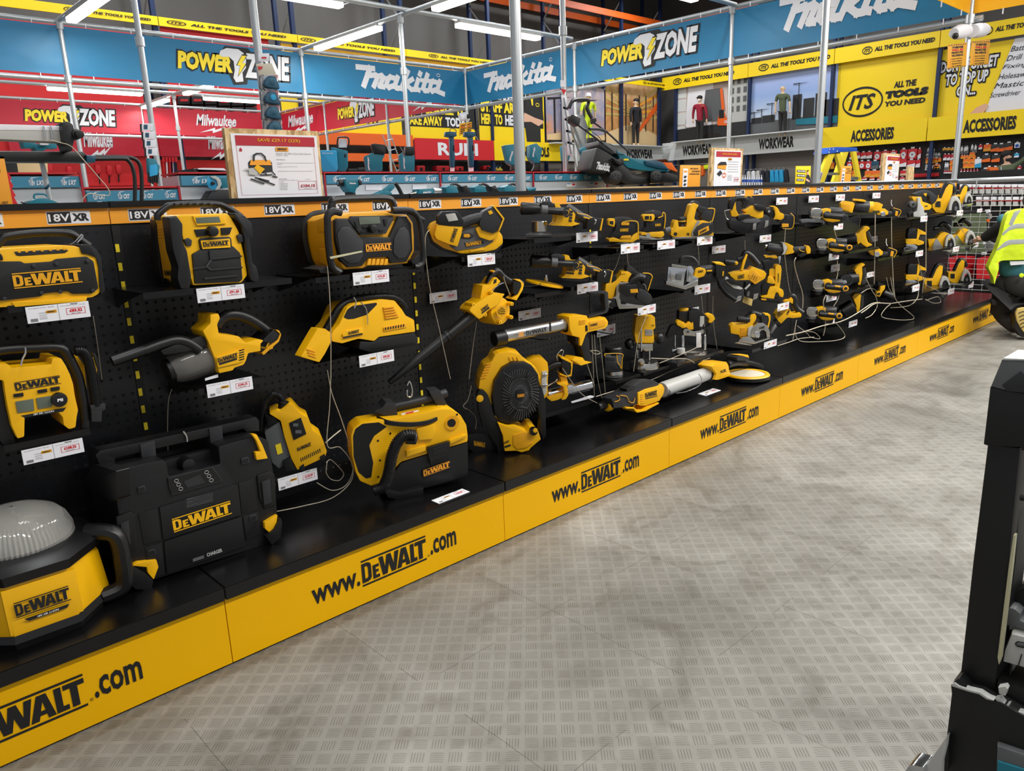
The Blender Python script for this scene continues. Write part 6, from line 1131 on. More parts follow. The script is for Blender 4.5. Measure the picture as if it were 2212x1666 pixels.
for k,(dx,dy,lab,g2,yy) in enumerate(((0,0,'top rotary polisher with a silver rubber drum head','',.26),(118,628,'lower rotary polisher on a thin yellow pad','',.25))):
    fr('I'); t=tl('rotary_polisher','black and yellow '+lab); y=yy; X=lambda a,b:(a+dx,b+dy)
    t.P('gear_head','bk').rod(X(690,278),X(985,290),74,y+.03,r2=66,n=20); t.P('side_handle','bk').rod(X(960,300),X(1240,320),40,y-.02,r2=48); t.P('handle_ring','gy').ring3(SF(X(1195,392),X(1280,386),X(1192,268),y-.05),'gy',.12).disc(X(1237,330),26,y-.049,.004,'bp',16,0)
    t.P('collar','gm').rod(X(935,290),X(1010,296),52,y-.03,n=16); t.P('gear_cover','gy').poly([X(930,215),X(960,192),X(1040,192),X(1100,230),X(1090,262),X(960,262)],y+.0,.05,.008,8)
    b=t.P('motor_housing','ye').poly([X(1095,212),X(1148,212),X(1172,270),X(1290,285),X(1345,350),X(1330,440),X(1402,462),X(1300,492),X(1060,482),X(1110,440),X(1120,380)],y,.075,.012,10)
    if k: t.P('logo_print','in',b).logo(X(1108,400),X(1220,408),X(1120,352),y-.0006,'in').poly([X(1112,410),X(1210,418),X(1208,440),X(1110,430)],y-.0008,.0005,0,m='in')
    v=t.P('vents','gy',b)
    for j in range(4): v.poly([X(1285-6*j,300+36*j),X(1318-4*j,308+36*j),X(1312-4*j,334+36*j),X(1280-6*j,326+36*j)],y-.003,.004,.001,4)
    t.P('grip','gy').tube([X(1240,270),X(1350,340),X(1450,400),X(1560,440)],58,y+.04,n=12,r2=50); t.P('grip_trim','ye').tube([X(1362,310),X(1380,340),X(1480,355),X(1540,395)],5,y-.002,n=6).poly([X(1440,375),X(1520,395),X(1515,408),X(1445,392)],y-.014,.003,.001)
    t.P('trigger','bk').poly([X(1315,465),X(1390,455),X(1385,490),X(1350,515)],y+.01,.04,.006,6); t.P('battery_foot','bk').poly([X(1490,400),X(1560,385),X(1665,400),X(1650,500),X(1640,540),X(1480,530)],y,.075,.01,6); t.P('foot_trim','ye').poly([X(1665,398),X(1680,400),X(1655,545),X(1632,540)],y-.004,.08,.003)
    if k==0: t.P('drum','wm').rod((912,430),(912,560),94,y+.06,n=24); t.P('skirt','gm').lathe((912,560),(912,592),[(0,96),(1,170)],y+.06)
    else: t.P('spindle','cr').rod(X(875,440),X(878,525),20,y+.06); t.P('backing_pad','ye').lathe((975,1160),(968,1195),[(0,215),(.3,232),(.8,232),(1,200)],y+.06,n=36)
    t.P('steel_tie','cr').tube([X(1570,405),X(1590,430),X(1570,470)],5,y-.03); t.done()
shelf('I',(845,648),(1660,545),'under the top rotary polisher',.2); shelf('I',(855,1305),(1250,1232),'under the yellow polishing pad',.28); shelf('I',(1290,1222),(1640,1160),'under the lower rotary polisher handle',.24)
tag('I',(1357,572),(1610,545),(1357,690),.185,'£218.42','reading £218.42 under the top rotary polisher'); tag('I',(1367,1190),(1614,1158),(1368,1306),.23,'£199.63','reading £199.63 under the lower rotary polisher'); tag('I',(663,1512),(928,1465),(667,1624),.43,'£224.99','reading £224.99 between the leaf blower and the silver caulking gun')
fr('I'); t=tl('leaf_blower','yellow leaf blower with a long black tube slanting down left',th=12); y=.24
t.P('fan_scroll','ye').disc((455,1505),160,y+.005,.09,'ye',36,.012,sq=1.05); b=t.P('outlet_housing','ye').poly([(78,1500),(95,1465),(140,1425),(300,1325),(400,1285),(500,1300),(420,1420),(300,1500),(230,1580),(190,1600)],y,.08,.012,10)
t.P('intake_grille','yd').ring3(SF((400,1590),(525,1575),(395,1445),y-.006,.002),'yd',.09).disc((463,1515),52,y-.002,.008,'bp',24,.001)
for j in range(4): t.P('intake_bar','ye').poly([(415,1480+22*j),(510,1475+22*j),(510,1483+22*j),(415,1489+22*j)],y-.007,.003,0)
for x,z in ((350,1290),(590,1420),(270,1550),(585,1580),(130,1430),(450,1640)): t.P('screw_lug','ye').disc((x,z),24,y+.0,.06,'ye',14,.004).disc((x,z),7,y-.0005,.002,'bp',8,0)
t.P('logo_print','in').logo((225,1515),(310,1455),(212,1478),y-.0006,'in').poly([(222,1525),(315,1455),(320,1472),(228,1540)],y-.0008,.0005,0,m='in')
t.P('tube','bk').lathe((165,1510),(-170,1785),[(0,72),(.04,84),(.12,84),(.13,78),(1,66)],y+.04,n=20); t.P('tube_ring','bk').rod((-150,1765),(-215,1818),76,y+.045,n=20); t.P('tube','bk').lathe((-200,1805),(-880,2360),[(0,68),(.5,58),(.93,36),(1,30)],y+.045,n=20)
t.P('battery_receiver','ye').poly([(205,1375),(235,1195),(320,1190),(375,1108),(402,1102),(450,1150),(400,1210),(345,1290),(240,1360)],y+.02,.07,.01,6).poly([(375,1130),(405,1120),(400,1165),(365,1180)],y+.018,.004,.001,4,'bp')
t.P('handle','bk').tube([(300,1180),(345,1080),(410,1030),(470,1090),(560,1150),(640,1150),(700,1180)],44,y+.05,n=12); t.P('handle','bk').tube([(690,1190),(640,1290),(590,1350)],36,y+.05,n=10).poly([(600,1150),(700,1160),(690,1260),(640,1320),(600,1290)],y+.03,.05,.008,8); t.P('handle_trim','ye').poly([(610,1125),(680,1125),(730,1180),(715,1250),(640,1378),(585,1360),(660,1300),(700,1210),(690,1160)],y+.028,.05,.005,8); t.P('latch','yd').poly([(340,1025),(370,1015),(390,1030),(370,1045)],y+.02,.02,.003)
t.P('steel_tie','cr').tube([(488,1090),(500,1150),(535,1240),(560,1310)],6,y); t.P('steel_tie','cr').tube([(345,1260),(420,1200),(490,1165),(430,1180)],5,y); t.done()
t=T('peg_hook','long thin black peg hook carrying the leaf blower handle','hook','peg hooks'); t.P('rod','bk').tube([(450,1215,.44),(560,1215,.3),(860,1205,.2),(935,1175,.19)],5,.2); t.done()
fr('J'); t=tl('caulking_gun','silver tube caulking gun with the black logo on its barrel',th=12); y=.22
t.P('barrel','al').rod((470,260),(1235,110),76,y+.04,n=28); t.P('end_cap','bk').rod((365,292),(500,262),92,y+.04,n=24); t.P('front_ring','bk').rod((1205,120),(1310,98),94,y+.04,n=24)
t.P('logo_print','in').logo((752,250),(1002,196),(745,192),y-.0035,'in',off=.004).logo((662,272),(724,258),(660,205),y-.0035,'oi',off=.004).text('I',(1025,200),(1050,196),(1020,90),y-.0035,'in',off=.004)
b=t.P('gear_housing','ye').poly([(1265,25),(1330,5),(1480,10),(1505,62),(1700,28),(1736,80),(1732,130),(1700,165),(1490,212),(1468,240),(1422,372),(1400,372),(1395,275),(1310,252),(1280,180)],y,.085,.014,12); t.P('side_label','yd',b).poly([(1510,90),(1680,58),(1715,90),(1700,135),(1515,180)],y-.003,.004,.002,6).logo((1522,142),(1608,125),(1520,112),y-.0036,'in')
for j in range(3): t.P('vent_rib','yd',b).poly([(1390,70+20*j),(1465,58+20*j),(1468,66+20*j),(1392,80+20*j)],y-.003,.003,.001)
t.P('grip','bk').poly([(1345,255),(1395,268),(1402,372),(1425,372),(1470,245),(1505,290),(1512,380),(1520,460),(1548,520),(1550,570),(1440,590),(1450,520),(1420,400),(1350,330)],y+.01,.06,.012,10); t.P('foot_trim','ye').poly([(1305,545),(1340,505),(1430,512),(1455,550),(1545,568),(1410,608),(1345,565)],y+.005,.065,.006,6)
t.P('push_rod','gy').poly([(1500,40),(1720,-20),(1745,-60),(1735,-270),(1700,-285),(1520,-265),(1530,-240),(1690,-250),(1705,-60),(1690,-35),(1500,15)],y+.03,.03,.005,12); t.P('switch','bk').poly([(1465,130),(1490,125),(1494,195),(1468,200)],y-.003,.004,.001,4); t.done()
for (a,b_,c_,lab) in (((770,275,.44),(990,300,.22),(1045,268,.215),'under the silver barrel'),((1600,200,.44),(1760,228,.2),(1798,195,.195),'right of the caulking gun')): t=T('peg_hook','short bent black peg hook '+lab,'hook','peg hooks'); t.P('rod','bk').tube([a,b_,c_],6,.2); t.done()
tag('J',(1602,150),(1820,128),(1604,272),.43,'£181.82','partly behind the rear end of the caulking gun')
fr('J'); t=tl('jobsite_fan','yellow jobsite fan with round black grille on a tilting stand',th=34); y=.20
t.P('housing','ye').poly([(185,900),(200,770),(260,620),(340,560),(380,480),(430,455),(560,440),(680,470),(760,560),(880,640),(930,760),(700,1000),(340,1080),(230,1000)],y+.03,.12,.02,14)
for j in range(6): t.P('housing_rib','yd').poly([(205+14*j,760-34*j),(270+14*j,745-34*j),(275+14*j,755-34*j),(208+14*j,772-34*j)],y+.026,.01,.002)
for j in range(3): t.P('housing_slot','yd').poly([(545+48*j,505),(552+48*j,500),(575+48*j,555),(566+48*j,558)],y+.026,.006,.001)
f=t.P('grille_frame','bk'); pts=[(372,800),(470,640),(600,568),(740,570),(830,615),(905,720),(922,900),(900,1040),(820,1170),(700,1270),(560,1320),(440,1280),(375,1190),(345,1000)]; f.poly(pts,y+.0,.05,.014,14)
t.P('fan_well','bp').poly([(468,880),(520,770),(640,660),(740,650),(850,700),(900,800),(900,960),(860,1080),(780,1180),(640,1280),(540,1265),(480,1170),(460,1000)],y-.001,.003,.001,14)
g=t.P('guard_wires','gm'); cx_,cy_=690,950
for j in range(44):
    an=2*math.pi*j/44; g.tube([(cx_+55*math.cos(an),cy_+60*math.sin(an)),(cx_+140*math.cos(an+.25),cy_+190*math.sin(an+.25)),(cx_+222*math.cos(an+.38),cy_+308*math.sin(an+.38))],3,y-.006,n=5,cr=3)
for r_ in (.33,.62): g.tube([(cx_+222*r_*math.cos(2*math.pi*j/24),cy_+308*r_*math.sin(2*math.pi*j/24)) for j in range(25)],3,y-.007,n=5,cr=2)
for pl_ in ([(480,690),(610,770),(640,750),(820,720)],[(420,800),(500,920),(560,950),(550,1060),(480,1180)],[(780,660),(760,770),(800,850),(805,980),(900,1080)],[(560,1290),(640,1120),(760,1115),(820,1200)]): t.P('grille_strut','bk').tube(pl_,6,y-.012,n=6,cr=3)
t.P('hub','bk').poly([(635,920),(665,905),(725,905),(740,930),(738,990),(700,1025),(655,1025),(635,1000)],y-.02,.018,.006,5).logo((652,988),(738,978),(650,952),y-.0205,'oi')
bl=t.P('blades','ob')
for j in range(5):
    an=j*1.2566; bl.poly([(cx_+30*math.cos(an),cy_+30*math.sin(an)),(cx_+200*math.cos(an-.2),cy_+260*math.sin(an-.2)),(cx_+205*math.cos(an+.4),cy_+265*math.sin(an+.4)),(cx_+60*math.cos(an+.6),cy_+60*math.sin(an+.6))],y+.0,.004,0) if 0 else None
t.P('stand_arm','bk').poly([(165,960),(200,895),(250,905),(300,960),(340,1080),(370,1200),(470,1340),(495,1420),(500,1640),(430,1680),(400,1560),(300,1400),(240,1360),(190,1150)],y+.01,.04,.01,14).disc((203,1005),44,y+.006,.006,'ye',20,.003)
t.P('stand_arm','bk').poly([(925,850),(945,870),(990,1060),(990,1440),(960,1500),(925,1400),(930,1250),(880,1050)],y+.02,.06,.008,10)
t.P('base_foot','bk').poly([(62,1440),(160,1420),(310,1430),(410,1600),(400,1720),(240,1710),(60,1600)],y+.05,.1,.012,6).logo((132,1560),(268,1585),(130,1505),y+.0494,'yd')
b=t.P('base_tray','ye').poly([(420,1300),(520,1335),(620,1330),(760,1400),(800,1350),(850,1340),(900,1390),(930,1490),(810,1590),(790,1620),(700,1645),(640,1625),(500,1630),(480,1450)],y-.02,.12,.014,10)
t.P('battery_slot','yd',b).poly([(600,1440),(730,1400),(810,1430),(830,1540),(760,1590),(650,1610),(600,1560)],y-.024,.006,.002,8); t.P('speed_knob','bk',b).disc((850,1400),50,y-.04,.02,'bk',20,.005).disc((866,1385),28,y-.042,.003,'ye',16,.001); t.P('label','in',b).logo((488,1545),(552,1520),(486,1520),y-.0215,'in').poly([(498,1570),(570,1548),(572,1570),(500,1592)],y-.022,.0005,0,m='in')
t.done()
# hose-handled stapler group behind the fan
t=tl('grease_gun','yellow grease gun with a chromed barrel, behind the fan'); y=.27
t.P('head','ye').poly([(780,555),(860,520),(960,520),(1010,570),(1022,660),(1015,760),(1010,960),(970,1010),(930,860),(860,660),(790,590)],y-.01,.08,.012,8); t.P('label_plate','lg').poly([(945,680),(1005,672),(1000,930),(960,985),(935,860)],y-.014,.005,.002)
for z in (715,840): t.P('lever_pin','cr').rod((950,z),(1010,z-5),12,y-.02)
t.P('grip','bk').tube([(1020,640),(1090,600),(1180,590),(1230,620)],44,y+.02,n=12); t.P('battery_foot','bk').poly([(1190,530),(1290,560),(1300,640),(1290,720),(1200,735),(1180,640)],y,.07,.01,8); t.P('foot_trim','ye').poly([(1170,520),(1185,512),(1312,565),(1308,640),(1298,735),(1240,745),(1160,720),(1160,705),(1240,730),(1285,715),(1295,640),(1290,580)],y-.004,.075,.003,4)
t.P('neck','ye').poly([(1165,740),(1240,745),(1260,840),(1190,860)],y+.01,.05,.008,6); t.P('barrel','cr').rod((1000,960),(1540,830),62,y+.05,n=28); t.P('barrel_ring','cr').rod((1240,880),(1310,866),72,y+.05,n=24)
t.P('cradle','ye').poly([(1010,1000),(1180,935),(1240,920),(1255,960),(1130,1020),(1060,1035)],y+.0,.06,.006,8).poly([(1130,830),(1200,810),(1240,830),(1260,960),(1230,1010),(1180,1020),(1215,950),(1200,860)],y-.01,.05,.008,8)
t.P('rod','cr').tube([(1000,860),(1100,800),(1130,770)],8,y+.02); t.P('steel_tie','cr').tube([(1130,550),(1125,480),(1180,420),(1200,440),(1180,500)],5,y); t.done()
shelf('J',(990,1190),(1560,1040),'under the grease gun',.25); t=T('price_tag','white price tag lying tilted beside the grease gun barrel','price tag','price tags of the black and yellow display'); fr('J'); t.P('card','wh').poly([(1295,1040),(1525,965),(1565,972),(1560,990),(1305,1058)],.22,.003,.0005); t.done()
tag('L',(1258,1168),(1420,1100),(1370,1188),ZS+.002,'£541.65','lying on the base shelf before the long drywall sander','Drywall Sander',True) if 0 else tag('L',(1258,1165),(1440,1100),(1352,1190),ZS+.002,'£541.65','lying on the base shelf before the long drywall sander','Drywall Sander',True)
# --- bay of the sanders ---
fr('L'); t=tl('drywall_sander','long drywall sander lying along the base shelf, round pad at its far end',th=0); y=.11
t.P('dust_tube','al').lathe((830,1120),(1380,920),[(0,84),(.05,90),(.5,86),(.95,84),(1,80)],y+.05,m='lg',n=28)
t.P('motor_body','gy').poly([(230,1230),(300,1190),(420,1130),(540,1040),(600,1010),(740,1005),(790,1040),(800,1080),(640,1130),(560,1150),(540,1290),(420,1320),(260,1340)],y,.055,.016,14)
b=t.P('side_panel','ye').poly([(545,1155),(640,1110),(780,1075),(830,1050),(862,1100),(850,1170),(800,1250),(640,1310),(570,1310),(548,1290)],y-.006,.06,.012,10); b.logo((630,1215),(772,1175),(625,1160),y-.0065,'in').poly([(632,1222),(775,1186),(775,1196),(634,1234)],y-.0065,.0005,0,m='in')
for j in range(5): t.P('vent_rib','yd',b).poly([(580,1175+26*j),(612,1165+26*j),(614,1173+26*j),(582,1184+26*j)],y-.009,.003,.001)
t.P('foot_guard','ye').poly([(400,1325),(500,1330),(540,1375),(560,1360),(620,1360),(660,1320),(760,1290),(790,1270),(795,1285),(700,1335),(640,1370),(540,1392),(520,1385),(490,1345),(400,1345)],y-.01,.07,.004,4)
t.P('rear_ring','ye').lathe((215,1290),(160,1305),[(0,62),(.3,78),(.8,78),(1,60)],y+.04); t.P('hose_port','bk').lathe((150,1300),(60,1325),[(0,50),(.3,50),(.32,44),(.5,48),(.52,42),(.8,48),(1,44)],y+.045); t.P('port_mouth','bp').lathe((64,1324),(58,1326),[(0,34),(1,34)],y+.045)
t.P('switch','bk').poly([(400,1110),(470,1075),(520,1075),(500,1110),(420,1135)],y-.004,.04,.006,6); t.P('grip_trim','yd').tube([(285,1190),(320,1205),(315,1245),(265,1262)],5,y-.004,n=6).tube([(330,1185),(410,1200),(440,1260),(490,1270),(505,1215)],5,y-.005,n=6)
t.P('band','al').lathe((835,1130),(880,1112),[(0,92),(.5,92),(1,84)],y+.05,m='gm'); t.P('coupling','bk').rod((1350,950),(1450,900),90,y+.05,n=20)
t.P('pad_gear','ye').poly([(1420,840),(1490,790),(1600,785),(1625,830),(1635,900),(1655,935),(1640,955),(1500,1000),(1460,1000),(1480,930)],y+.0,.08,.014,10).text('XR',(1520,925),(1600,900),(1518,890),y-.0006,'in')
t.P('pad_arm','bk').tube([(1610,820),(1720,790),(1850,800),(1960,830),(2010,860)],42,y+.05,n=12); t.P('swivel','gy').poly([(1725,730),(1750,705),(1850,700),(1872,740),(1870,775),(1730,770)],y+.02,.06,.012,10).poly([(1745,705),(1855,700),(1872,735),(1800,715)],y+.018,.05,.004,4,'ye')
c_=U((1850,925),('z',.262)); t.P('pad_rim','bk').lw(c_.x,c_.y,[(ZS+.001,.1),(ZS+.01,.114),(ZS+.027,.114)],40); t.P('pad_top','ye').lw(c_.x,c_.y,[(ZS+.026,.114),(ZS+.034,.108),(ZS+.034,.09),(ZS+.03,.088)],40); t.P('pad_disc','bg').lw(c_.x,c_.y,[(ZS+.03,.087),(ZS+.033,.08)],32)
t.P('steel_tie','cr').tube([(1270,930),(1290,960),(1305,1020),(1255,1080),(1120,1140),(1000,1160)],5,y-.02); t.done()
fr('K'); t=tl('orbital_sander','round base palm sander, leftmost of the row of sanders'); y=.27
t.P('grip_top','gy').poly([(265,400),(330,382),(420,382),(470,400),(495,430),(360,430),(350,480),(275,480),(262,450)],y+.01,.07,.012,10); t.P('body','bk').poly([(285,480),(500,430),(540,470),(540,560),(490,610),(470,640),(320,640),(230,630),(200,625),(260,560)],y+.005,.08,.014,10).logo((328,555),(430,552),(328,520),y+.0045,'ye')
b=t.P('skirt','ye').poly([(192,640),(250,625),(330,650),(460,640),(480,600),(545,560),(552,640),(500,670),(470,685),(200,675)],y-.004,.09,.01,6); t.P('name_strip','yd',b).poly([(350,605),(460,600),(465,640),(325,640)],y-.007,.004,.002,4); t.P('dust_socket','ye').poly([(188,420),(200,400),(262,398),(270,430),(262,500),(190,480)],y-.006,.05,.008,8).poly([(202,430),(250,430),(248,475),(205,465)],y-.0065,.002,0,3,'bp'); t.P('battery_trim','ye').tube([(345,470),(370,440),(480,428),(540,450),(545,560),(552,650)],6,y-.004,n=6); t.P('trim_plate','yd').poly([(365,445),(440,445),(435,480),(345,480)],y-.004,.004,.001,4)
t.P('sanding_pad','gy').lathe((345,678),(345,700),[(0,150),(1,158)],y+.05,n=28); t.done()
t=tl('sheet_sander','square base palm sander, middle of the row of sanders'); y=.27
t.P('grip_top','gy').poly([(625,345),(660,315),(760,300),(810,315),(830,350),(835,390),(780,385),(740,395),(735,350)],y+.01,.07,.012,12); t.P('body','bk').poly([(640,435),(740,430),(790,380),(860,370),(862,500),(830,545),(760,565),(590,555),(640,500)],y+.005,.08,.014,10).logo((748,492),(818,488),(746,462),y+.0045,'ye')
t.P('dust_socket','ye').poly([(592,370),(610,348),(735,346),(745,375),(740,420),(715,436),(610,425)],y-.01,.05,.01,12).poly([(625,368),(675,368),(675,412),(622,412)],y-.0105,.002,0,4,'bp').poly([(685,368),(705,368),(705,415),(685,415)],y-.0105,.002,0,3,'bp')
t.P('skirt','ye').poly([(578,575),(600,560),(660,570),(700,560),(850,555),(858,600),(830,625),(730,622),(640,600),(580,598)],y-.004,.09,.008,6); t.P('battery_trim','ye').tube([(785,390),(830,372),(840,330),(865,345),(868,420),(855,520)],6,y-.004,n=6)
t.P('base_plate','wm').poly([(560,600),(640,612),(640,580),(680,570),(700,620),(770,640),(860,635),(840,655),(640,660),(555,640)],y-.006,.09,.003); t.P('dust_port','gm').rod((870,545),(930,530),36,y+.06); t.done()
t=tl('planer','yellow planer with a black battery cover, right of the row of sanders'); y=.25
b=t.P('body','ye').poly([(935,600),(940,520),(960,508),(970,450),(990,418),(1020,420),(1030,500),(1120,495),(1130,370),(1170,235),(1210,210),(1270,240),(1240,290),(1215,400),(1250,430),(1320,420),(1440,455),(1445,600),(1180,622),(960,618)],y,.09,.012,8); b.text('XR',(1120,602),(1160,602),(1120,570),y-.0006,'in',.06); b.disc((990,585),22,y-.001,.002,'bp',14,0)
t.P('depth_knob','gy').lathe((1068,500),(1068,378),[(0,36),(.3,30),(.42,54),(.85,56),(1,40)],y+.02,n=20); t.P('knob_ring','ye').lathe((1068,436),(1068,424),[(0,57),(1,57)],y+.02)
t.P('handle','gy').poly([(1140,350),(1185,225),(1195,195),(1230,185),(1270,205),(1285,250),(1370,270),(1380,320),(1300,340),(1260,300),(1240,270),(1225,260),(1200,350)],y+.01,.06,.014,10); t.P('battery_foot','gy').poly([(1330,300),(1380,275),(1440,290),(1430,410),(1400,440),(1320,420),(1290,380)],y+.01,.075,.01,6); t.P('foot_trim','ye').tube([(1380,280),(1440,280),(1458,300),(1445,380),(1425,440)],6,y+.005,n=6)
t.P('side_cover','gy').poly([(1205,560),(1260,490),(1320,450),(1440,450),(1448,560),(1400,590),(1220,612)],y-.012,.014,.006,8); t.P('side_label','yd').poly([(1265,545),(1385,485),(1395,540),(1260,605)],y-.0135,.002,.0005,2).logo((1285,580),(1365,540),(1282,552),y-.014,'in')
for j in range(4): t.P('vent_slot','bp').poly([(1400,480+20*j),(1440,462+20*j),(1440,470+20*j),(1402,490+20*j)],y-.0128,.002,0)
t.P('metal_rib','wm').poly([(1185,560),(1215,500),(1250,430),(1290,430),(1260,480),(1230,510),(1205,570),(1205,620),(1185,620)],y-.006,.006,.002,4); t.P('sole','wm').poly([(950,625),(1450,598),(1448,612),(1180,645),(960,640)],y-.004,.09,.002); t.done()
shelf('K',(285,755),(612,685),'under the round palm sander',.2); shelf('K',(720,705),(1025,655),'under the square palm sander',.2); shelf('K',(1190,660),(1465,598),'under the yellow planer',.2)
tag('K',(335,712),(560,690),(340,825),.19,'£83.32','under the round palm sander'); tag('K',(776,672),(984,648),(776,775),.19,'£74.12','under the square palm sander'); tag('K',(1250,625),(1432,603),(1250,722),.19,'£166.12','under the yellow planer'); tag('K',(1427,735),(1587,716),(1427,824),.44,'£174.15','alone on the pegboard at the left of the band saws')
t=tl('belt_sander','belt sander with a silver belt frame and black dust nozzle'); fr('K'); y=.24
t.P('body','ye').poly([(112,1340),(150,1290),(160,1180),(280,1140),(360,1040),(420,1030),(470,1060),(430,1120),(430,1160),(340,1150),(280,1220),(240,1360),(120,1350)],y,.1,.012,8); t.P('front_knob','bk').poly([(150,1100),(170,1065),(260,1070),(290,1090),(280,1150),(240,1180),(150,1170)],y+.0,.06,.014,12)
t.P('belt_frame','wm').poly([(235,1345),(280,1330),(290,1200),(330,1160),(430,1160),(440,1170),(340,1190),(320,1340),(340,1400),(520,1430),(640,1440),(560,1470),(320,1480),(300,1440),(280,1360)],y-.01,.05,.006,8); t.P('belt','wm').poly([(110,1360),(220,1380),(250,1430),(240,1480),(130,1430)],y+.0,.1,.01,14); t.P('front_roller','bk').disc((235,1435),38,y-.005,.08,'bk',18,.006)
t.P('handle','gy').poly([(400,1040),(415,970),(450,958),(490,990),(530,1030),(610,1070),(620,1120),(560,1110),(500,1060),(455,1050),(450,1100)],y+.01,.06,.014,10); t.P('battery_foot','bk').poly([(595,1065),(690,1060),(712,1100),(670,1240),(620,1200)],y+.01,.08,.01,8); t.P('foot_trim','ye').tube([(600,1052),(680,1058),(712,1095),(700,1140),(660,1265)],6,y+.005,n=6); t.P('trim_plate','ye').poly([(340,1035),(400,1030),(400,1060),(340,1065)],y-.004,.01,.003,4).disc((492,1055),18,y-.004,.004,'bk',14,.001)
t.P('dust_nozzle','bk').tube([(610,1120),(560,1100),(480,1130),(440,1190)],50,y+.01,n=14); t.P('dust_bag_port','bk').poly([(330,1190),(400,1180),(420,1195),(530,1190),(545,1280),(500,1330),(400,1335),(335,1290)],y-.04,.06,.01,8).poly([(450,1245),(540,1240),(545,1285),(455,1290)],y-.0415,.002,.0005,8,'yd'); t.P('belt_cover','gy').poly([(520,1330),(560,1240),(620,1250),(700,1310),(722,1370),(700,1410),(640,1425),(540,1370)],y-.03,.05,.012,16); t.P('adjuster','bk').poly([(335,1395),(370,1385),(410,1405),(400,1425),(345,1425)],y-.014,.006,.002,6)
t.P('steel_tie','cr').tube([(600,1180),(630,1200),(640,1250)],5,y-.04); t.done(); shelf('K',(560,1480),(790,1410),'under the belt sander',.24); tag('K',(537,1460),(752,1418),(540,1562),.22,'£196.67','under the belt sander')
t=tl('biscuit_jointer','biscuit jointer with an all steel fence and black hoop handle'); fr('K'); y=.24
b=t.P('fence','cr').poly([(905,975),(1130,995),(1105,1060),(1085,1210),(890,1150)],y-.01,.012,.003); t.P('fence_plate','wm').poly([(945,940),(1130,968),(1130,995),(1110,1000),(945,980)],y-.02,.01,.002).poly([(935,1050),(985,1060),(975,1130),(925,1120)],y-.014,.01,.002).poly([(1000,1060),(1070,1060),(1060,1140),(990,1130)],y-.018,.01,.002,4,'gm')
t.P('base','wm').poly([(878,1145),(1090,1200),(1265,1130),(1262,1200),(1200,1215),(1110,1250),(880,1190)],y-.02,.08,.004); t.P('slide_bracket','cr').poly([(1130,970),(1180,965),(1215,1020),(1200,1080),(1265,1110),(1262,1150),(1180,1170),(1120,1150)],y-.005,.06,.006,6); t.P('hoop_handle','bk').tube([(1050,935),(1060,880),(1120,855),(1190,870),(1235,920),(1245,980),(1210,1040)],24,y+.03,n=12)
t.P('motor_housing','ye').poly([(1210,1100),(1240,1000),(1280,985),(1345,1000),(1360,1040),(1330,1090),(1270,1110)],y+.0,.07,.01,8).logo((1260,1050),(1325,1040),(1258,1020),y-.0006,'in'); t.P('grip','gy').rod((1270,1010),(1520,1000),50,y+.04,n=18); t.P('battery_foot','bk').poly([(1470,935),(1580,950),(1590,1110),(1530,1130),(1480,1110)],y-.0,.08,.01,6); t.P('foot_trim','ye').poly([(1465,928),(1560,930),(1592,960),(1580,965),(1470,945)],y-.004,.08,.003).poly([(1555,1030),(1570,1030),(1565,1090),(1550,1085)],y-.004,.01,.002).poly([(1365,1020),(1430,1015),(1430,1030),(1368,1035)],y-.012,.01,.002); t.P('skirt','bk').poly([(1260,1110),(1480,1070),(1480,1160),(1270,1190)],y+.03,.04,.006); t.done()
tag('K',(1222,1208),(1405,1178),(1220,1312),.23,'£216.65','under the steel biscuit jointer'); shelf('K',(1090,1268),(1480,1180),'under the biscuit jointer',.24)
fr('L'); t=tl('trim_router','small trim router with a clear round base'); y=.30
t.P('motor','gm').poly([(155,690),(350,690),(345,800),(330,860),(150,860)],y,.07,.012,4).poly([(160,730),(270,735),(275,775),(165,775)],y-.004,.006,.002,5,'gy'); t.P('cap','bk').lathe((250,690),(250,605),[(0,100),(.1,104),(.8,102),(1,88)],y+.035,n=24); t.P('trim_line','ye').tube([(155,720),(155,690),(350,690),(352,760),(348,870)],5,y-.004,n=6).tube([(290,700),(300,790),(330,830),(335,860)],5,y-.008,n=6)
t.P('depth_foot','gy').poly([(150,780),(280,790),(330,840),(310,890),(150,880)],y-.002,.07,.01,8); t.P('base_ring','wm').lathe((255,885),(255,925),[(0,108),(1,114)],y+.05,n=28); t.P('sole','gl').lathe((255,925),(255,955),[(0,112),(1,104)],y+.05,n=28); t.done()
t=tl('fixed_router','yellow router with two round black side knobs'); y=.29
t.P('motor','ye').poly([(515,330),(525,245),(570,238),(745,250),(752,380),(725,400),(735,500),(730,560),(520,560),(500,450)],y,.08,.012,6); t.P('collar','wm').poly([(625,395),(720,400),(720,470),(625,475)],y-.004,.05,.004).poly([(545,570),(720,570),(720,650),(640,660),(545,620)],y+.0,.07,.006,4)
for x,xx in ((440,500),(790,735)): t.P('side_knob','bk').ball((x,570 if x<500 else 500),60,y+.03,sx=.95,sz=1.15); t.P('knob_stem','wm').rod((x,560 if x<500 else 515),(xx,550 if x<500 else 530),18,y+.03)
for x in (535,678): t.P('post','cr').rod((x,640),(x,760),12,y+.04)
t.P('bit_chuck','bk').rod((600,660),(600,740),28,y+.04); t.P('base','wm').lathe((620,770),(620,850),[(0,120),(.1,160),(.6,176),(1,176)],y+.05,n=32); t.P('base_lug','wm').disc((580,790),46,y-.03,.03,'wm',18,.006); t.P('turret','cr').rod((582,380),(582,660),9,y-.012); t.P('label','in').text('XR',(700,360),(738,356),(700,342),y-.0006,'in'); t.done()
t=tl('plunge_router','plunge router with yellow side grips on a silver D-shaped base'); y=.27
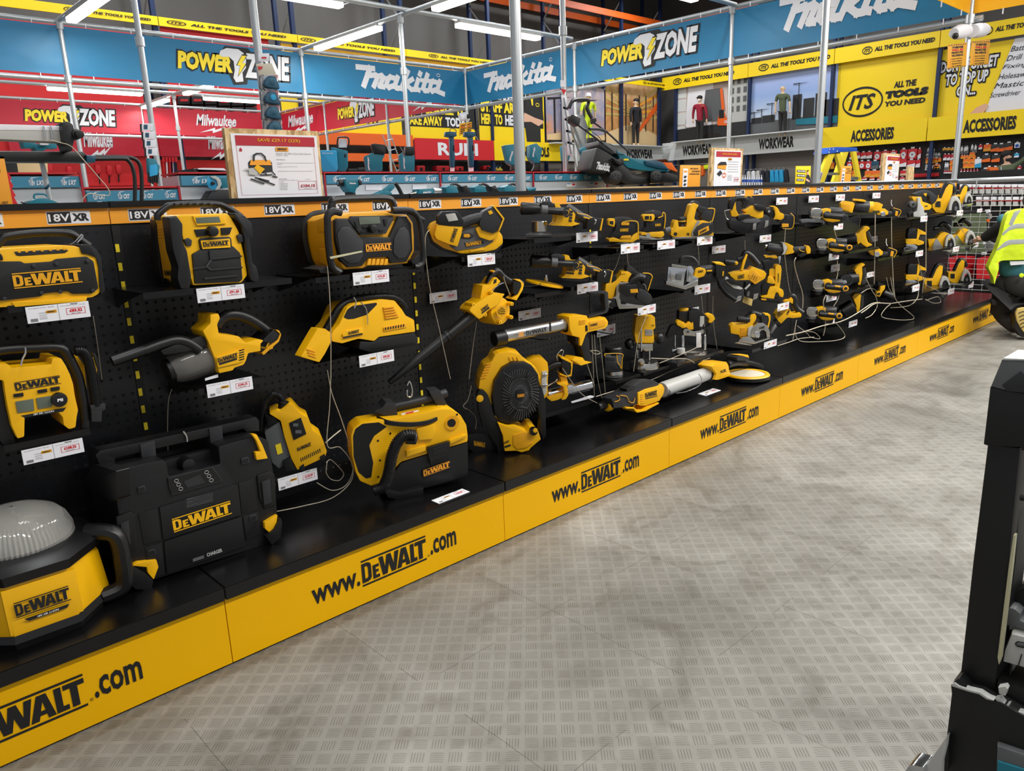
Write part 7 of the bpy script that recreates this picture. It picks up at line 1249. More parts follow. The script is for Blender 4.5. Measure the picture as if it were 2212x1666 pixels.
t.P('motor','bk').poly([(1035,190),(1145,180),(1145,320),(1110,345),(1030,300)],y+.02,.08,.012,8).poly([(1150,180),(1190,165),(1300,180),(1330,220),(1330,340),(1300,400),(1210,410),(1195,340),(1150,310)],y+.0,.09,.016,8); t.P('motor_cap','ye').lathe((1092,185),(1092,140),[(0,60),(.4,62),(1,50)],y+.06); t.P('spec_label','lg').poly([(1285,240),(1335,240),(1335,320),(1305,370),(1278,360)],y-.003,.004,.002,4)
t.P('left_grip','ye').poly([(1000,310),(1030,290),(1110,325),(1118,375),(1080,385),(1010,345)],y-.02,.05,.012,8).poly([(885,480),(930,370),(970,340),(1020,350),(1080,390),(1040,430),(1000,470),(980,445),(900,515)],y-.0,.05,.01,10,'bk'); t.P('right_grip','ye').poly([(1350,225),(1400,212),(1450,230),(1465,275),(1420,320),(1385,318),(1395,270)],y-.01,.05,.012,10); t.P('grip_neck','bk').tube([(1420,300),(1380,360),(1320,400)],18,y+.02)
t.P('motor_skirt','ye').poly([(1095,350),(1150,300),(1205,310),(1205,400),(1150,400)],y+.0,.06,.006,4); t.P('carriage','wm').poly([(1080,410),(1110,385),(1210,420),(1330,400),(1330,440),(1240,480),(1090,470)],y+.0,.08,.008,6).text('XR',(1118,442),(1158,438),(1118,415),y-.0006,'in',.05)
for x,r_ in ((1075,22),(1340,18),(985,10)): t.P('post','cr').rod((x,460),(x,640),r_,y+.04)
t.P('warning_card','wh').poly([(1240,440),(1295,435),(1302,610),(1240,618)],y-.01,.003,.001); t.P('base','wm').lathe((1180,650),(1180,705),[(0,150),(.3,182),(1,182)],y+.05,n=32); t.P('base_pot','lg').rod((1055,620),(1055,680),48,y+.0); t.P('fence_rod','cr').rod((945,650),(1010,640),32,y+.04); t.done()
shelf('L',(275,1015),(595,905),'under the trim router',.27); shelf('L',(610,915),(920,815),'under the round knob router',.26); shelf('L',(1010,805),(1565,620),'under the plunge router',.2)
tag('L',(1148,150),(1265,126),(1150,250),.44,'£291.65','behind the top of the plunge router')
# --- bays of the saws and grinders ---
def band_saw(lab,X,y,k=0):
    t=tl('band_saw',lab); return t
fr('M'); t=tl('band_saw','upper band saw lying flat with a black C-shaped frame'); y=.24
t.P('frame','bk').poly([(205,500),(240,440),(330,450),(480,450),(560,470),(590,520),(570,600),(430,640),(330,630),(230,580)],y,.09,.016,12); t.P('frame','gy').poly([(560,450),(660,440),(700,390),(745,420),(762,500),(720,570),(660,595),(560,600),(590,530)],y+.02,.08,.012,10)
t.P('bed','gm').poly([(350,455),(480,450),(600,440),(640,470),(600,500),(420,500)],y-.004,.01,.003,6); b=t.P('motor','ye').poly([(405,335),(520,270),(640,300),(672,345),(665,430),(600,445),(500,410),(345,420),(330,405),(450,370)],y+.02,.07,.01,8)
t.P('battery','bk').poly([(545,262),(600,250),(690,280),(690,330),(620,350),(560,320)],y+.01,.07,.01,8); t.P('front_grip','ye').poly([(230,330),(290,200),(300,215),(310,330),(330,370),(345,400),(320,420),(250,415)],y+.01,.05,.008,6); t.P('front_grip','bk').poly([(228,190),(250,170),(300,165),(320,200),(295,230),(260,330),(225,330),(215,280)],y+.0,.06,.012,10)
t.P('handle','bk').tube([(300,180),(380,175),(440,195),(420,250),(400,300)],36,y+.04,n=12); t.P('handle','gy').poly([(400,160),(490,150),(540,175),(550,240),(500,250),(450,260),(400,230)],y+.03,.06,.012,8); t.P('trim','ye').tube([(420,165),(480,140),(520,165)],5,y+.02,n=6)
t.P('hook','al').tube([(210,460),(180,440),(155,360),(165,340),(230,325)],6,y,n=6); t.P('lever','bk').poly([(325,410),(400,385),(495,390),(495,420),(440,430),(410,460),(330,460)],y-.01,.05,.008,8); t.P('blade_guard','wm').poly([(535,510),(580,500),(570,590),(525,600)],y-.006,.006,.001).poly([(700,470),(740,465),(735,540),(680,570)],y+.012,.006,.001); t.done()
t=tl('band_saw','lower band saw hanging open with its round jaw to the left'); y=.22
t.P('jaw','gy').poly([(60,1240),(130,1210),(300,1300),(420,1380),(405,1500),(330,1560),(290,1555),(200,1500),(100,1380)],y,.07,.014,12); t.P('jaw_rim','bk').tube([(70,1250),(110,1340),(190,1440),(310,1530)],26,y+.0,n=10); t.P('bed','lg').poly([(150,1225),(190,1215),(240,1270),(300,1320),(400,1370),(370,1390),(280,1370),(180,1290)],y-.004,.006,.002,6); t.P('lever','bk').poly([(165,1260),(230,1240),(350,1290),(380,1300),(330,1330),(240,1320)],y-.014,.03,.006,8)
b=t.P('body','ye').poly([(225,1180),(300,1155),(480,1130),(520,1080),(680,1140),(712,1180),(690,1240),(560,1320),(480,1260),(300,1265),(232,1205)],y+.01,.07,.01,8); b.logo((330,1250),(418,1232),(328,1198),y+.0094,'in'); q=t.P('motor_vents','yd',b).poly([(470,1190),(540,1135),(650,1215),(560,1318),(500,1270)],y+.006,.01,.003,6)
for i in range(3):
    for j in range(3): q.disc((535+24*i-10*j,1190+16*i+22*j),6,y+.0045,.001,'in',8,0)
t.P('battery','bk').poly([(560,1120),(600,1105),(690,1130),(725,1165),(700,1240),(640,1245),(690,1180)],y+.02,.06,.008,6); t.P('strut','ye').poly([(370,1130),(400,1000),(440,910),(465,925),(430,1030),(400,1140)],y+.01,.04,.004); t.P('front_knob','bk').rod((150,1010),(310,1040),42,y+.0,n=16); t.P('knob_cap','ye').disc((312,1035),24,y-.016,.01,'ye',16,.002)
t.P('handle','bk').tube([(330,990),(400,960),(430,900),(500,940),(560,1010),(600,1060)],40,y+.03,n=12); t.P('wheel_case','bk').poly([(440,1290),(500,1330),(540,1310),(630,1320),(640,1460),(560,1530),(440,1480),(420,1400)],y+.03,.06,.01,8).poly([(460,1420),(480,1400),(490,1430),(478,1480),(450,1470)],y+.024,.004,0,4,'gm'); t.P('support_bar','lg').poly([(420,1375),(490,1310),(500,1325),(440,1390)],y+.0,.01,.002)
t.P('blade_guard','wm').poly([(330,1475),(382,1468),(370,1530),(290,1560)],y-.004,.006,.001).poly([(545,1445),(608,1435),(590,1500),(530,1530)],y+.026,.006,.001); t.done()
t=T('kraft_tag','brown card tag hanging from the lower band saw','tag'); fr('M'); t.P('card','pl').poly([(415,1475),(530,1515),(515,1605),(395,1555)],.2,.002,.0005); t.P('string','wc').tube([(440,1400),(430,1440),(425,1480)],3,.2,n=6); t.done()
t=tl('cut_out_tool','small yellow rotary cut-out tool hanging right of the upper band saw'); y=.27; t.P('collet','bk').disc((740,345),48,y-.01,.04,'bk',20,.008).disc((745,350),18,y-.016,.006,'cr',12,.002); t.P('neck','bk').poly([(690,300),(760,290),(810,330),(815,400),(770,430),(700,410)],y+.01,.05,.01,10)
t.P('body','ye').poly([(765,280),(815,275),(860,300),(890,360),(945,385),(940,440),(900,465),(840,450),(800,460),(825,400),(815,340)],y+.0,.06,.01,8).ring3(SF((755,460),(830,455),(750,290),y-.001),'in',.05); t.P('battery','bk').poly([(985,390),(1060,395),(1078,440),(1060,560),(1020,580),(920,570),(915,500),(960,450)],y,.07,.01,6).poly([(915,510),(1005,512),(1005,555),(915,560)],y-.003,.004,.001,3,'yd'); t.P('trigger_grip','gy').poly([(930,390),(1000,400),(985,470),(940,520),(880,500),(860,470),(930,440)],y+.01,.05,.01,8); t.P('foot_trim','ye').tube([(1030,370),(1060,400),(1078,440),(1052,572),(925,575)],4,y,n=6); t.done()
t=tl('straight_grinder','long die grinder lying on hooks above the yellow upright saw'); y=.24; t.P('nose','gy').rod((715,825),(930,860),62,y+.03,n=20); t.P('collet','wm').rod((690,810),(750,815),26,y+.03); t.P('shroud','lg').poly([(925,760),(955,765),(990,830),(960,910),(915,930),(940,880),(930,810)],y+.0,.06,.006,6); t.P('body','ye').poly([(930,762),(1000,775),(1070,810),(1060,850),(1080,890),(1060,905),(960,925),(990,850),(970,800)],y,.06,.008,8)
t.P('grip','gy').rod((1060,860),(1240,850),42,y+.03,n=16); t.P('end_cap','ye').poly([(1240,800),(1280,810),(1298,850),(1295,905),(1250,915),(1235,860)],y,.06,.008,6); t.P('trim','ye').tube([(1150,830),(1160,870),(1220,885)],4,y-.006,n=6); t.P('battery_stub','bk').poly([(1180,900),(1260,915),(1170,960),(1140,930)],y,.06,.006,6); t.done()
t=T('peg_hook','long black peg hook running in front of the die grinder','hook','peg hooks'); t.P('rod','bk').tube([(1000,905,.42),(1180,915,.3),(1350,910,.2)],5,.2,n=6); t.done()
t=tl('upright_recip_saw','tall yellow upright saw body with vertical lettering, right of the lower band saw'); y=.26
t.P('body','ye').poly([(830,1080),(860,1055),(900,1065),(912,1120),(905,1200),(885,1370),(930,1390),(942,1440),(930,1490),(890,1480),(860,1420),(830,1430),(810,1510),(640,1490),(650,1470),(720,1460),(735,1400),(760,1350),(820,1340),(830,1310),(790,1310),(720,1295),(735,1210),(800,1215),(830,1300)],y,.07,.008,8); t.P('upper_body','ye').poly([(750,1120),(830,1115),(835,1215),(745,1210)],y+.01,.06,.006,4)
t.P('grip','bk').poly([(660,1010),(760,1000),(800,1040),(760,1110),(735,1210),(660,1180),(690,1100)],y+.02,.05,.01,8).poly([(650,1340),(700,1290),(755,1330),(735,1400),(700,1455),(645,1455)],y+.01,.05,.01,8); t.P('top_latch','ye').poly([(680,935),(720,930),(760,940),(840,930),(865,970),(820,975),(760,960),(700,965)],y,.04,.006,6); t.P('steel_clip','cr').poly([(868,945),(905,942),(895,1020),(880,1050)],y,.006,.001); t.P('side_print','in').text('STRONG',(880,1290),(880,1170),(858,1290),y-.0006,'in',.03); t.P('base','bk').poly([(632,1495),(815,1515),(870,1500),(890,1520),(885,1570),(640,1545)],y+.0,.07,.008,4).poly([(640,1505),(710,1510),(708,1532),(640,1525)],y-.002,.002,0,2,'yd'); t.done()
shelf('M',(430,648),(705,600),'under the upper band saw',.16); shelf('N',(520,960),(985,755),'under the steel cased circular saw',.15)
tag('M',(620,672),(770,650),(620,765),.43,'£241.12','alone between the two band saws'); tag('M',(842,170),(988,160),(842,262),.43,'£83.32','above the small cut-out tool'); tag('N',(860,355),(1010,328),(857,448),.2,'£154.12','below the base of the upright yellow saw'); tag('N',(680,862),(848,798),(677,952),.14,'£183.32','on the shelf of the steel cased circular saw')
fr('N'); t=tl('metal_cutting_saw','steel cased circular saw, low beside the two band saws'); y=.22
t.P('motor','ye').poly([(232,650),(270,622),(360,625),(460,612),(500,500),(560,480),(580,520),(570,560),(530,620),(520,700),(450,790),(360,800),(345,760),(240,740)],y+.01,.08,.01,6)
for j in range(5): t.P('motor_rib','yd').poly([(362,668+24*j),(430,664+24*j),(434,680+24*j),(366,684+24*j)],y+.006,.008,.003)
t.P('front_handle','bk').rod((320,552),(490,560),40,y+.02,n=16); t.P('handle','bk').tube([(430,540),(490,500),(530,470),(600,490),(660,520)],38,y+.04,n=12); t.P('battery_foot','gy').poly([(660,480),(740,495),(750,600),(720,620),(660,600),(640,540)],y+.02,.07,.01,6); t.P('foot_trim','ye').poly([(690,485),(765,495),(765,560),(740,665),(720,670),(745,560),(735,510),(690,498)],y+.014,.07,.004,4)
t.P('blade_guard','wm').poly([(500,790),(510,700),(545,640),(600,600),(670,600),(725,640),(755,710),(760,795),(715,795),(705,720),(675,690),(640,700),(615,740),(615,800)],y-.01,.05,.008,8).logo((615,690),(692,668),(610,660),y-.0105,'in'); t.P('blade','bp').disc((665,770),62,y+.005,.004,'bp',24,.001); t.P('knob','cr').poly([(550,740),(600,715),(630,745),(620,790),(570,800)],y-.03,.03,.006,8); t.P('front_cover','lg').poly([(470,670),(530,640),(520,760),(480,800),(460,760)],y-.004,.05,.006,6)
t.P('shoe','wm').poly([(345,830),(400,790),(490,780),(560,850),(740,800),(760,810),(560,880),(400,880),(345,860)],y-.03,.02,.003,4).poly([(285,868),(500,905),(520,895),(350,850)],y-.04,.004,.001); t.done()
t=tl('heat_gun','yellow heat gun hanging nose down with a silver nozzle'); y=.25; t.P('nozzle','al').rod((850,600),(755,730),30,y+.03,n=18); t.P('nozzle_ring','bk').rod((905,560),(835,610),66,y+.03,n=18); t.P('body','ye').poly([(830,490),(880,430),(1000,400),(1030,430),(1045,480),(1110,475),(1150,460),(1180,490),(1170,525),(1060,540),(1000,530),(970,545),(905,615),(870,580),(825,520)],y,.08,.012,10).logo((990,500),(1030,430),(970,480),y-.0006,'in')
for j in range(4): t.P('vent_slot','in').poly([(850+8*j,478-9*j),(880+14*j,515-9*j),(876+14*j,520-9*j),(846+8*j,484-9*j)],y-.001,.001,0)
t.P('grip','bk').tube([(1010,270),(1050,240),(1085,290),(1080,350),(1120,420),(1190,470)],38,y+.03,n=12); t.P('trigger','ye').poly([(935,325),(960,300),(1010,290),(1040,260),(1065,290),(1060,350),(1030,330),(1000,320),(960,330)],y+.0,.04,.006,8); t.done()
# angle grinders: four, stacked down one bay
def grinder(k,x,y0,s,lab,yc=.24,guard=0):
    fr(k); X=lambda a,b:(x+a*s,y0+b*s); t=tl('angle_grinder',lab,'angle grinders of the black and yellow display'); y=yc
    t.P('gear_head','wm').poly([X(30,15),X(70,0),X(150,5),X(185,45),X(180,120),X(140,155),X(60,150),X(20,120),X(10,60)],y-.0,.06,.012,10); h=t.P('head_ribs','gm')
    for j in range(4): h.poly([X(40,25+26*j),X(150,22+26*j),X(150,30+26*j),X(42,34+26*j)],y-.004,.006,.002)
    if guard: t.P('blade_guard','gm').poly([X(-110,160),X(10,150),X(190,165),X(205,185),X(190,235),X(175,200),X(0,190),X(-95,205),X(-115,190)],y+.0,.09,.004,5)
    else: t.P('spindle_flange','bk').rod(X(85,150),X(70,215),62*s,y+.03,n=18); 
    t.P('collar','gm').rod(X(85,130),X(80,165),70*s,y+.03,n=18)
    t.P('body','ye').poly([X(150,25),X(250,5),X(290,20),X(270,120),X(330,140),X(420,150),X(400,180),X(310,195),X(230,180),X(170,130)],y+.01,.06,.01,8); t.P('motor','gy').rod(X(255,50),X(430,60),58*s,y+.05,n=16)
    t.P('side_handle','bk').rod(X(190,100),X(480,130),36*s,y-.03,r2=40*s,n=16); t.P('handle_flange','bk').disc(X(235,95),48*s,y-.026,.012,'bk',18,.004); t.P('handle_cap','yd' if not guard else 'gy').disc(X(478,130),40*s,y-.055,.012,'yd' if not guard else 'gy',18,.003).disc(X(478,130),22*s,y-.057,.003,'bp',14,0)
    if not guard: t.P('handle_stripe','yd').rod(X(320,97),X(400,106),13*s,y-.055)
    t.P('battery','bk').poly([X(230,170),X(330,200),X(350,150),X(400,165),X(380,240),X(250,235)],y+.02,.05,.008,6); t.done()
grinder('M',1280,300,1.0,'top angle grinder, with a wide steel guard',guard=1); grinder('M',1360,705,.95,'second angle grinder from the top of the stack'); grinder('M',1310,1250,.95,'third angle grinder from the top of the stack'); grinder('N',1225,385,.95,'lowest angle grinder, its head pointing left over the cables')
shelf('M',(1215,520),(1725,500),'under the top angle grinder',.25); shelf('M',(1560,910),(1690,895),'under the second angle grinder',.22)
def recip(k,pts,lab,boot,y=.26):
    fr(k); t=tl('reciprocating_saw',lab); t.P('body','ye').poly(pts,y,.07,.01,8); b=boot; t.P('rubber_boot','bk').rod(b[0],b[1],b[2],y+.03,r2=b[3],n=20); t.P('grip','gy').tube(b[4],24,y+.03,n=10); return t
t=recip('M',[(1880,660),(1930,640),(1960,610),(2010,560),(2060,545),(2085,575),(2060,600),(2030,620),(2035,680),(2060,760),(2118,790),(2110,800),(2040,825),(1990,790),(1960,760),(1925,790),(1910,720)],'yellow jigsaw-like saw with a black boot, second row, nose to the left',((1660,740),(1900,710),60,80,[(2050,620),(2075,680),(2110,760)])); t.P('logo_print','in').logo((1935,740),(1990,700),(1930,710),y-.0006,'in') if 0 else None; t.P('shoe','bk').poly([(1610,740),(1680,700),(1720,720),(1700,790),(1640,800)],.27,.05,.006,6).poly([(1640,735),(1690,728),(1690,745),(1642,750)],.266,.004,0,2,'yd'); t.done()
t=recip('M',[(1880,1130),(1910,1090),(1960,1060),(2010,1040),(2020,1060),(1980,1090),(1985,1180),(1970,1290),(1960,1330),(1925,1320),(1930,1240)],'yellow saw with a wide black collar, third row',((1790,1250),(1930,1230),100,80,[(2000,1100),(2010,1190),(1990,1280)])); t.P('mouth','bp').disc((1770,1270),86,.235,.06,'bp',24,.01).ring3(SF((1690,1350),(1860,1340),(1690,1190),.234),'gy',.1); t.P('chuck','cr').disc((1750,1290),30,.22,.03,'cr',12,.005); t.P('foot','gy').poly([(1985,1260),(2050,1270),(2030,1310),(1970,1330)],.25,.05,.006); t.done()
t=recip('N',[(1850,255),(1880,215),(1940,208),(1968,230),(1960,300),(1950,420),(1930,460),(1895,455),(1905,380),(1880,320)],'lowest yellow saw with a large black shroud, by the loose cables',((1710,460),(1870,370),95,95,[(1972,240),(1975,330),(1965,400)])); t.P('shroud_lip','gy').poly([(1660,440),(1700,420),(1730,560),(1720,590),(1690,560)],.22,.05,.006); t.done()
fr('M'); t=tl('multi_tool','yellow and black tool lying on the top shelf, square end to the left'); y=.22
t.P('battery_end','ye').poly([(1700,240),(1740,208),(1860,225),(1885,250),(1850,370),(1700,330)],y,.06,.008,6); p=t.P('end_ribs','yd').poly([(1725,250),(1830,262),(1815,345),(1712,320)],y-.003,.004,.002,4)
t.P('body','gy').rod((1870,280),(2070,295),76,y+.04,n=18); t.P('top_strip','ye').poly([(1880,180),(2000,190),(2040,210),(2020,225),(1870,205)],y+.0,.05,.004,6); t.P('ring','ye').rod((2060,290),(2120,290),72,y+.04,n=18); t.P('gear_nose','ye').poly([(2130,250),(2170,225),(2212,235),(2260,260),(2240,300),(2270,330),(2160,340),(2120,330)],y+.01,.06,.008,6); t.done()
shelf('M',(1700,385),(2212,345),'under the yellow multi tool',.2); shelf('M',(1800,885),(2200,815),'under the second row saw',.22); shelf('M',(1760,1420),(2130,1330),'under the wide collar saw',.22); shelf('N',(1760,640),(1925,590),'under the lowest saw',.2)
tag('M',(1272,145),(1405,138),(1270,232),.43,'£74.15','above the top angle grinder, left one'); tag('M',(1632,125),(1750,118),(1630,210),.43,'£99.15','above the top angle grinder, right one'); tag('M',(1608,520),(1725,508),(1607,598),.2,'£91.65','hanging right of the top angle grinder'); tag('M',(1538,915),(1670,900),(1538,1005),.2,'£108.32','under the second angle grinder'); tag('M',(1565,1065),(1680,1055),(1565,1158),.43,'£91.62','on the pegboard above the third angle grinder')
tag('M',(1505,1465),(1640,1443),(1505,1555),.2,'£83.32','under the third angle grinder'); tag('N',(1500,545),(1620,540),(1490,640),.2,'£79.12','behind the handle of the lowest angle grinder'); tag('N',(1813,585),(1922,553),(1803,665),.19,'£108.12','under the lowest saw with the black shroud'); tag('M',(2095,685),(2182,678),(2100,755),.43,'£129.12','right of the second row saw handle'); tag('M',(2040,1165),(2145,1155),(2040,1232),.3,'£124.12','right of the wide collar saw')
# small tools before the last bay
def small(k,x,y0,s,lab):
    fr(k); X=lambda a,b:(x+a*s,y0+b*s); t=tl('oscillating_tool',lab,'small oscillating tools'); y=.24
    t.P('nose','ye').poly([X(0,60),X(60,20),X(120,10),X(170,50),X(160,90),X(100,110),X(20,90)],y,.05,.008,6); t.P('steel_head','cr').poly([X(60,60),X(110,45),X(135,80),X(110,115),X(65,110)],y-.01,.03,.006,8); t.P('grip','gy').rod(X(140,90),X(250,60),36*s,y+.02,n=14); t.P('battery_foot','bk').poly([X(220,10),X(290,5),X(330,40),X(310,110),X(250,115),X(225,80)],y,.06,.006,5).poly([X(265,40),X(300,45),X(290,110),X(255,105)],y-.003,.004,.001,3,'yd'); t.P('foot_trim','ye').tube([X(235,0),X(335,40),X(300,120)],4*s,y-.003,n=6); t.P('cable_tie','wh').tube([X(220,-20),X(205,-60),X(208,-110)],4*s,y,n=6); t.done()
small('O',205,435,1.0,'small oscillating tool on the upper shelf, left of the jigsaws'); small('O',115,975,1.1,'small oscillating tool on the middle shelf, left of the jigsaws')
fr('P'); t=tl('oscillating_tool','small tool tangled in the loose cables at the lower shelf','small oscillating tools'); t.P('battery','ye').poly([(265,120),(330,105),(325,150),(290,195),(255,260),(205,250),(215,195),(255,180)],.24,.05,.006,5).poly([(225,205),(265,205),(255,240),(215,235)],.236,.004,0,2,'in'); t.P('grip','bk').poly([(225,60),(320,95),(330,140),(265,120),(230,100)],.26,.05,.008,6).rod((300,200),(430,270),45,.29); t.done()
shelf('O',(415,570),(565,540),'under the upper small tool',.24); shelf('O',(230,1130),(515,1085),'under the middle small tool',.24)
tag('O',(160,232),(265,222),(155,308),.43,'£74.92','above the upper small tool'); tag('O',(78,1325),(180,1310),(75,1390),.3,'£82.12','on the lower pegboard right of the lowest saws') if 0 else None
# jigsaws and circular saws of the last bay
fr('O'); t=tl('jigsaw','top jigsaw with an arched grey handle and blue-white footplate','jigsaws of the last bay'); y=.24
t.P('motor_end','gm').disc((710,385),46,y-.02,.06,'gm',22,.01).disc((712,388),18,y-.024,.004,'bp',12,0); b=t.P('body','ye').poly([(690,280),(820,282),(835,350),(900,370),(955,395),(960,430),(930,460),(860,465),(800,440),(770,400),(690,300)],y,.07,.01,8); b.logo((865,425),(905,422),(862,402),y-.0006,'in')
t.P('handle','gy').poly([(715,245),(780,215),(860,190),(940,205),(1000,250),(1045,290),(1010,360),(970,390),(930,330),(930,280),(880,250),(850,270),(835,290),(800,285),(740,275)],y+.0,.06,.012,12); t.P('trim','ye').poly([(845,240),(895,235),(885,280),(860,262)],y-.004,.01,.003,3).tube([(1050,260),(1040,320),(980,395)],5,y-.002,n=6); t.P('footplate','lg').poly([(770,300),(805,290),(810,380),(850,430),(860,500),(900,510),(840,560),(715,555),(715,500),(760,480),(770,400)],y-.03,.04,.006,5); t.P('guide','bk').poly([(640,510),(690,470),(720,500),(700,550),(650,560)],y-.01,.04,.008,8); t.done()
def jig(y0,lab):
    fr('O'); X=lambda a,b:(580+a,y0+b); t=tl('jigsaw',lab,'jigsaws of the last bay'); y=.26
    t.P('top','bk').poly([X(65,10),X(100,-5),X(160,0),X(185,30),X(175,140),X(60,140),X(50,110)],y,.07,.014,12); t.P('body','ye').poly([X(30,150),X(55,140),X(175,140),X(190,0),X(300,55),X(305,85),X(220,80),X(200,150),X(280,180),X(270,210),X(200,230),X(160,210),X(60,215),X(28,200)],y-.004,.06,.006,6); t.P('battery','gy').poly([X(200,70),X(300,80),X(290,180),X(240,200),X(210,150)],y+.01,.06,.01,6)
    t.P('clear_guard','cr').poly([X(30,215),X(150,215),X(190,250),X(170,310),X(100,330),X(90,260),X(30,240)],y-.01,.05,.006,6); t.P('roller','bk').poly([X(-5,260),X(60,240),X(100,270),X(80,320),X(20,330),X(-10,300)],y-.02,.04,.01,8).ring3(SF(X(0,320),X(80,315),X(0,255),y-.022),'cr',.1); t.done()
jig(715,'middle jigsaw with a black domed top'); jig(1200,'bottom jigsaw with a black domed top')
def circ(k,x,y0,s,lab,st=0,yc=.24):
    fr(k); X=lambda a,b:(x+a*s,y0+b*s); t=tl('circular_saw',lab,'circular saws of the last bay'); y=yc
    if st: t.P('motor','ye').poly([X(-320,60),X(-180,50),X(-120,-30),X(-50,-60),X(20,-30),X(0,60),X(-60,200),X(-300,180)],y+.03,.07,.01,6); t.P('front_handle','bk').rod(X(-230,-110),X(-100,-120),34*s,y,n=14); t.P('handle','bk').tube([X(-150,-120),X(-80,-190),X(-10,-150),X(40,-100)],36*s,y+.03,n=12)
    else:
        t.P('motor','ye').poly([X(-270,20),X(-150,10),X(-90,-130),X(-40,-190),X(10,-170),X(0,-60),X(-80,140),X(-110,210),X(-220,200),X(-270,140)],y+.02,.07,.01,6).poly([X(-230,50),X(-160,50),X(-160,130),X(-230,125)],y+.016,.004,0,4,'bp'); t.P('handle','bk').tube([X(-170,0),X(-130,-90),X(-70,-190),X(0,-150),X(30,-70)],34*s,y+.04,n=12)
    c=[X(75*math.cos(a)*1.15+40,-150*math.sin(a)*1.25+165) for a in [math.pi*(1.02-i*.052) for i in range(21)]]; ci=[X(45*math.cos(a)*1.15+45,-115*math.sin(a)*1.05+165) for a in [math.pi*(-.02+i*.052) for i in range(21)]]
    t.P('blade_guard','lg').poly(c+ci,y-.01,.04,.006); t.P('blade','bp').disc(X(48,160),52*s,y+.005,.003,'bp',26,.0005,sq=1.9).disc(X(48,150),20*s,y-.002,.004,'gm',14,.001,sq=1.6); t.P('lower_guard','gm').disc(X(10,250),50*s,y+.008,.004,'gm',24,.001,sq=1.2)
    t.P('shoe','wm').poly([X(-310,215),X(-60,230),X(120,190),X(150,200),X(30,270),X(-20,250),X(-300,228)],y-.03,.012,.002); 
    if st: t.P('quadrant','wm').poly([X(-260,210),X(-200,60),X(-170,50),X(-60,215)],y-.02,.006,.002)
    t.done()
circ('O',1240,295,1.0,'top left circular saw, its disc hanging below the shelf'); circ('O',1440,250,.62,'top right saw seen end on, beyond the pegboard',yc=.2); circ('O',1180,810,.85,'middle left circular saw with a triangular quadrant',1); circ('O',1455,760,.85,'middle right circular saw beyond the pegboard',1,yc=.2); circ('O',1105,1380,.9,'bottom left circular saw'); circ('O',1400,1290,.8,'bottom right circular saw beyond the pegboard',yc=.2)
shelf('O',(610,570),(1300,545),'under the top jigsaw and saw',.2); shelf('O',(1250,505),(1570,465),'under the top right saw',.15); shelf('O',(560,1040),(830,1020),'under the middle jigsaw',.2); shelf('O',(950,1020),(1330,960),'under the middle left circular saw',.18); shelf('O',(560,1510),(790,1490),'under the bottom jigsaw',.2); shelf('O',(830,1600),(1240,1540),'under the bottom left circular saw',.15)
for a,b,c,pr,l in (((812,550),(903,540),(806,628),'£191.65','under the top jigsaw'),((1302,472),(1386,460),(1296,545),'£158.12','under the top left circular saw'),((1580,450),(1648,440),(1575,500),'£216.12','under the top right saw'),((750,1025),(845,1015),(742,1103),'£199.12','under the middle jigsaw'),((1250,968),(1332,955),(1244,1040),'£141.12','under the middle left circular saw'),((1520,915),(1595,900),(1515,975),'£133.12','under the middle right circular saw'),((702,1492),(795,1485),(694,1580),'£183.12','under the bottom jigsaw'),((1185,1545),(1268,1530),(1178,1620),'£149.12','under the bottom left circular saw'),((1465,1455),(1532,1440),(1455,1530),'£166.12','under the bottom right circular saw')): tag('O',a,b,c,.13,pr,l)
# steel security cables
def cable(k,pts,lab,y=.2,r=3.5): fr(k); t=T('security_cable','thin steel security cable '+lab,'cable','steel security cables'); t.P('wire','wc').tube(pts,r,y,n=6,cr=8); t.done()
cable('E',[(795,1115),(830,1350),(870,1659)],'running down right of the site speaker',.44); cable('G',[(1485,120),(1440,250),(1430,480),(1435,725)],'curving down to the charger toolbox',.43)
cable('F',[(660,690),(680,950),(690,1300),(690,1659)],'hanging from the roll cage radio',.18,4); cable('F',[(1530,380),(1495,480),(1530,850),(1620,1250),(1710,1655)],'from the suction lifter down behind the blower',.3,3.5); cable('H',[(660,0),(700,200),(780,420),(860,680),(878,850),(820,980),(700,1025),(570,960)],'falling in front of the extractor head',.25,4); cable('H',[(690,0),(680,300),(660,640),(770,660),(870,800),(860,950),(700,1090),(450,1160),(230,1205)],'sweeping over the base shelf from the toolbox',.24,4)
cable('H',[(645,620),(700,570),(775,510)],'knotted at the extractor head',.25,6); cable('H',[(650,790),(690,765),(770,840),(800,890),(760,940),(690,930),(650,870),(660,780)],'coiled beside the extractor tag',.28,4); cable('H',[(1890,130),(1860,250),(1820,310),(1880,350),(1930,420),(1920,520)],'hanging from the leaf blower to the fan',.36,4); cable('F',[(1935,1160),(1900,1400),(1870,1655)],'hanging straight down from the leaf blower nose',.38,3.5)
cable('J',[(1440,480),(1500,640),(1570,850)],'from the caulking gun grip',.2,5); cable('J',[(1190,640),(1400,930),(1600,1055)],'from the grease gun to the drywall sander',.16,4)
for i,(p,l) in enumerate((([(1540,240),(1555,600),(1570,980)],'left'),([(1570,240),(1600,700),(1660,1000)],'middle'),([(1630,240),(1670,600),(1700,930)],'right'))): cable('J',p,'of the %s hanging bundle beside the trim router'%l,.3,4)
cable('J',[(1520,430),(1580,470),(1640,460),(1600,430),(1520,430)],'loop between the caulking gun grip and trim router',.3,4); cable('L',[(660,200),(570,420),(530,600),(490,900)],'in front of the round knob router',.2,4); cable('L',[(1300,480),(1260,600),(1000,720),(800,800)],'from the plunge router card to the left',.2,5); cable('L',[(700,740),(900,750),(1120,750),(1220,800)],'across the base of the routers',.2,5)
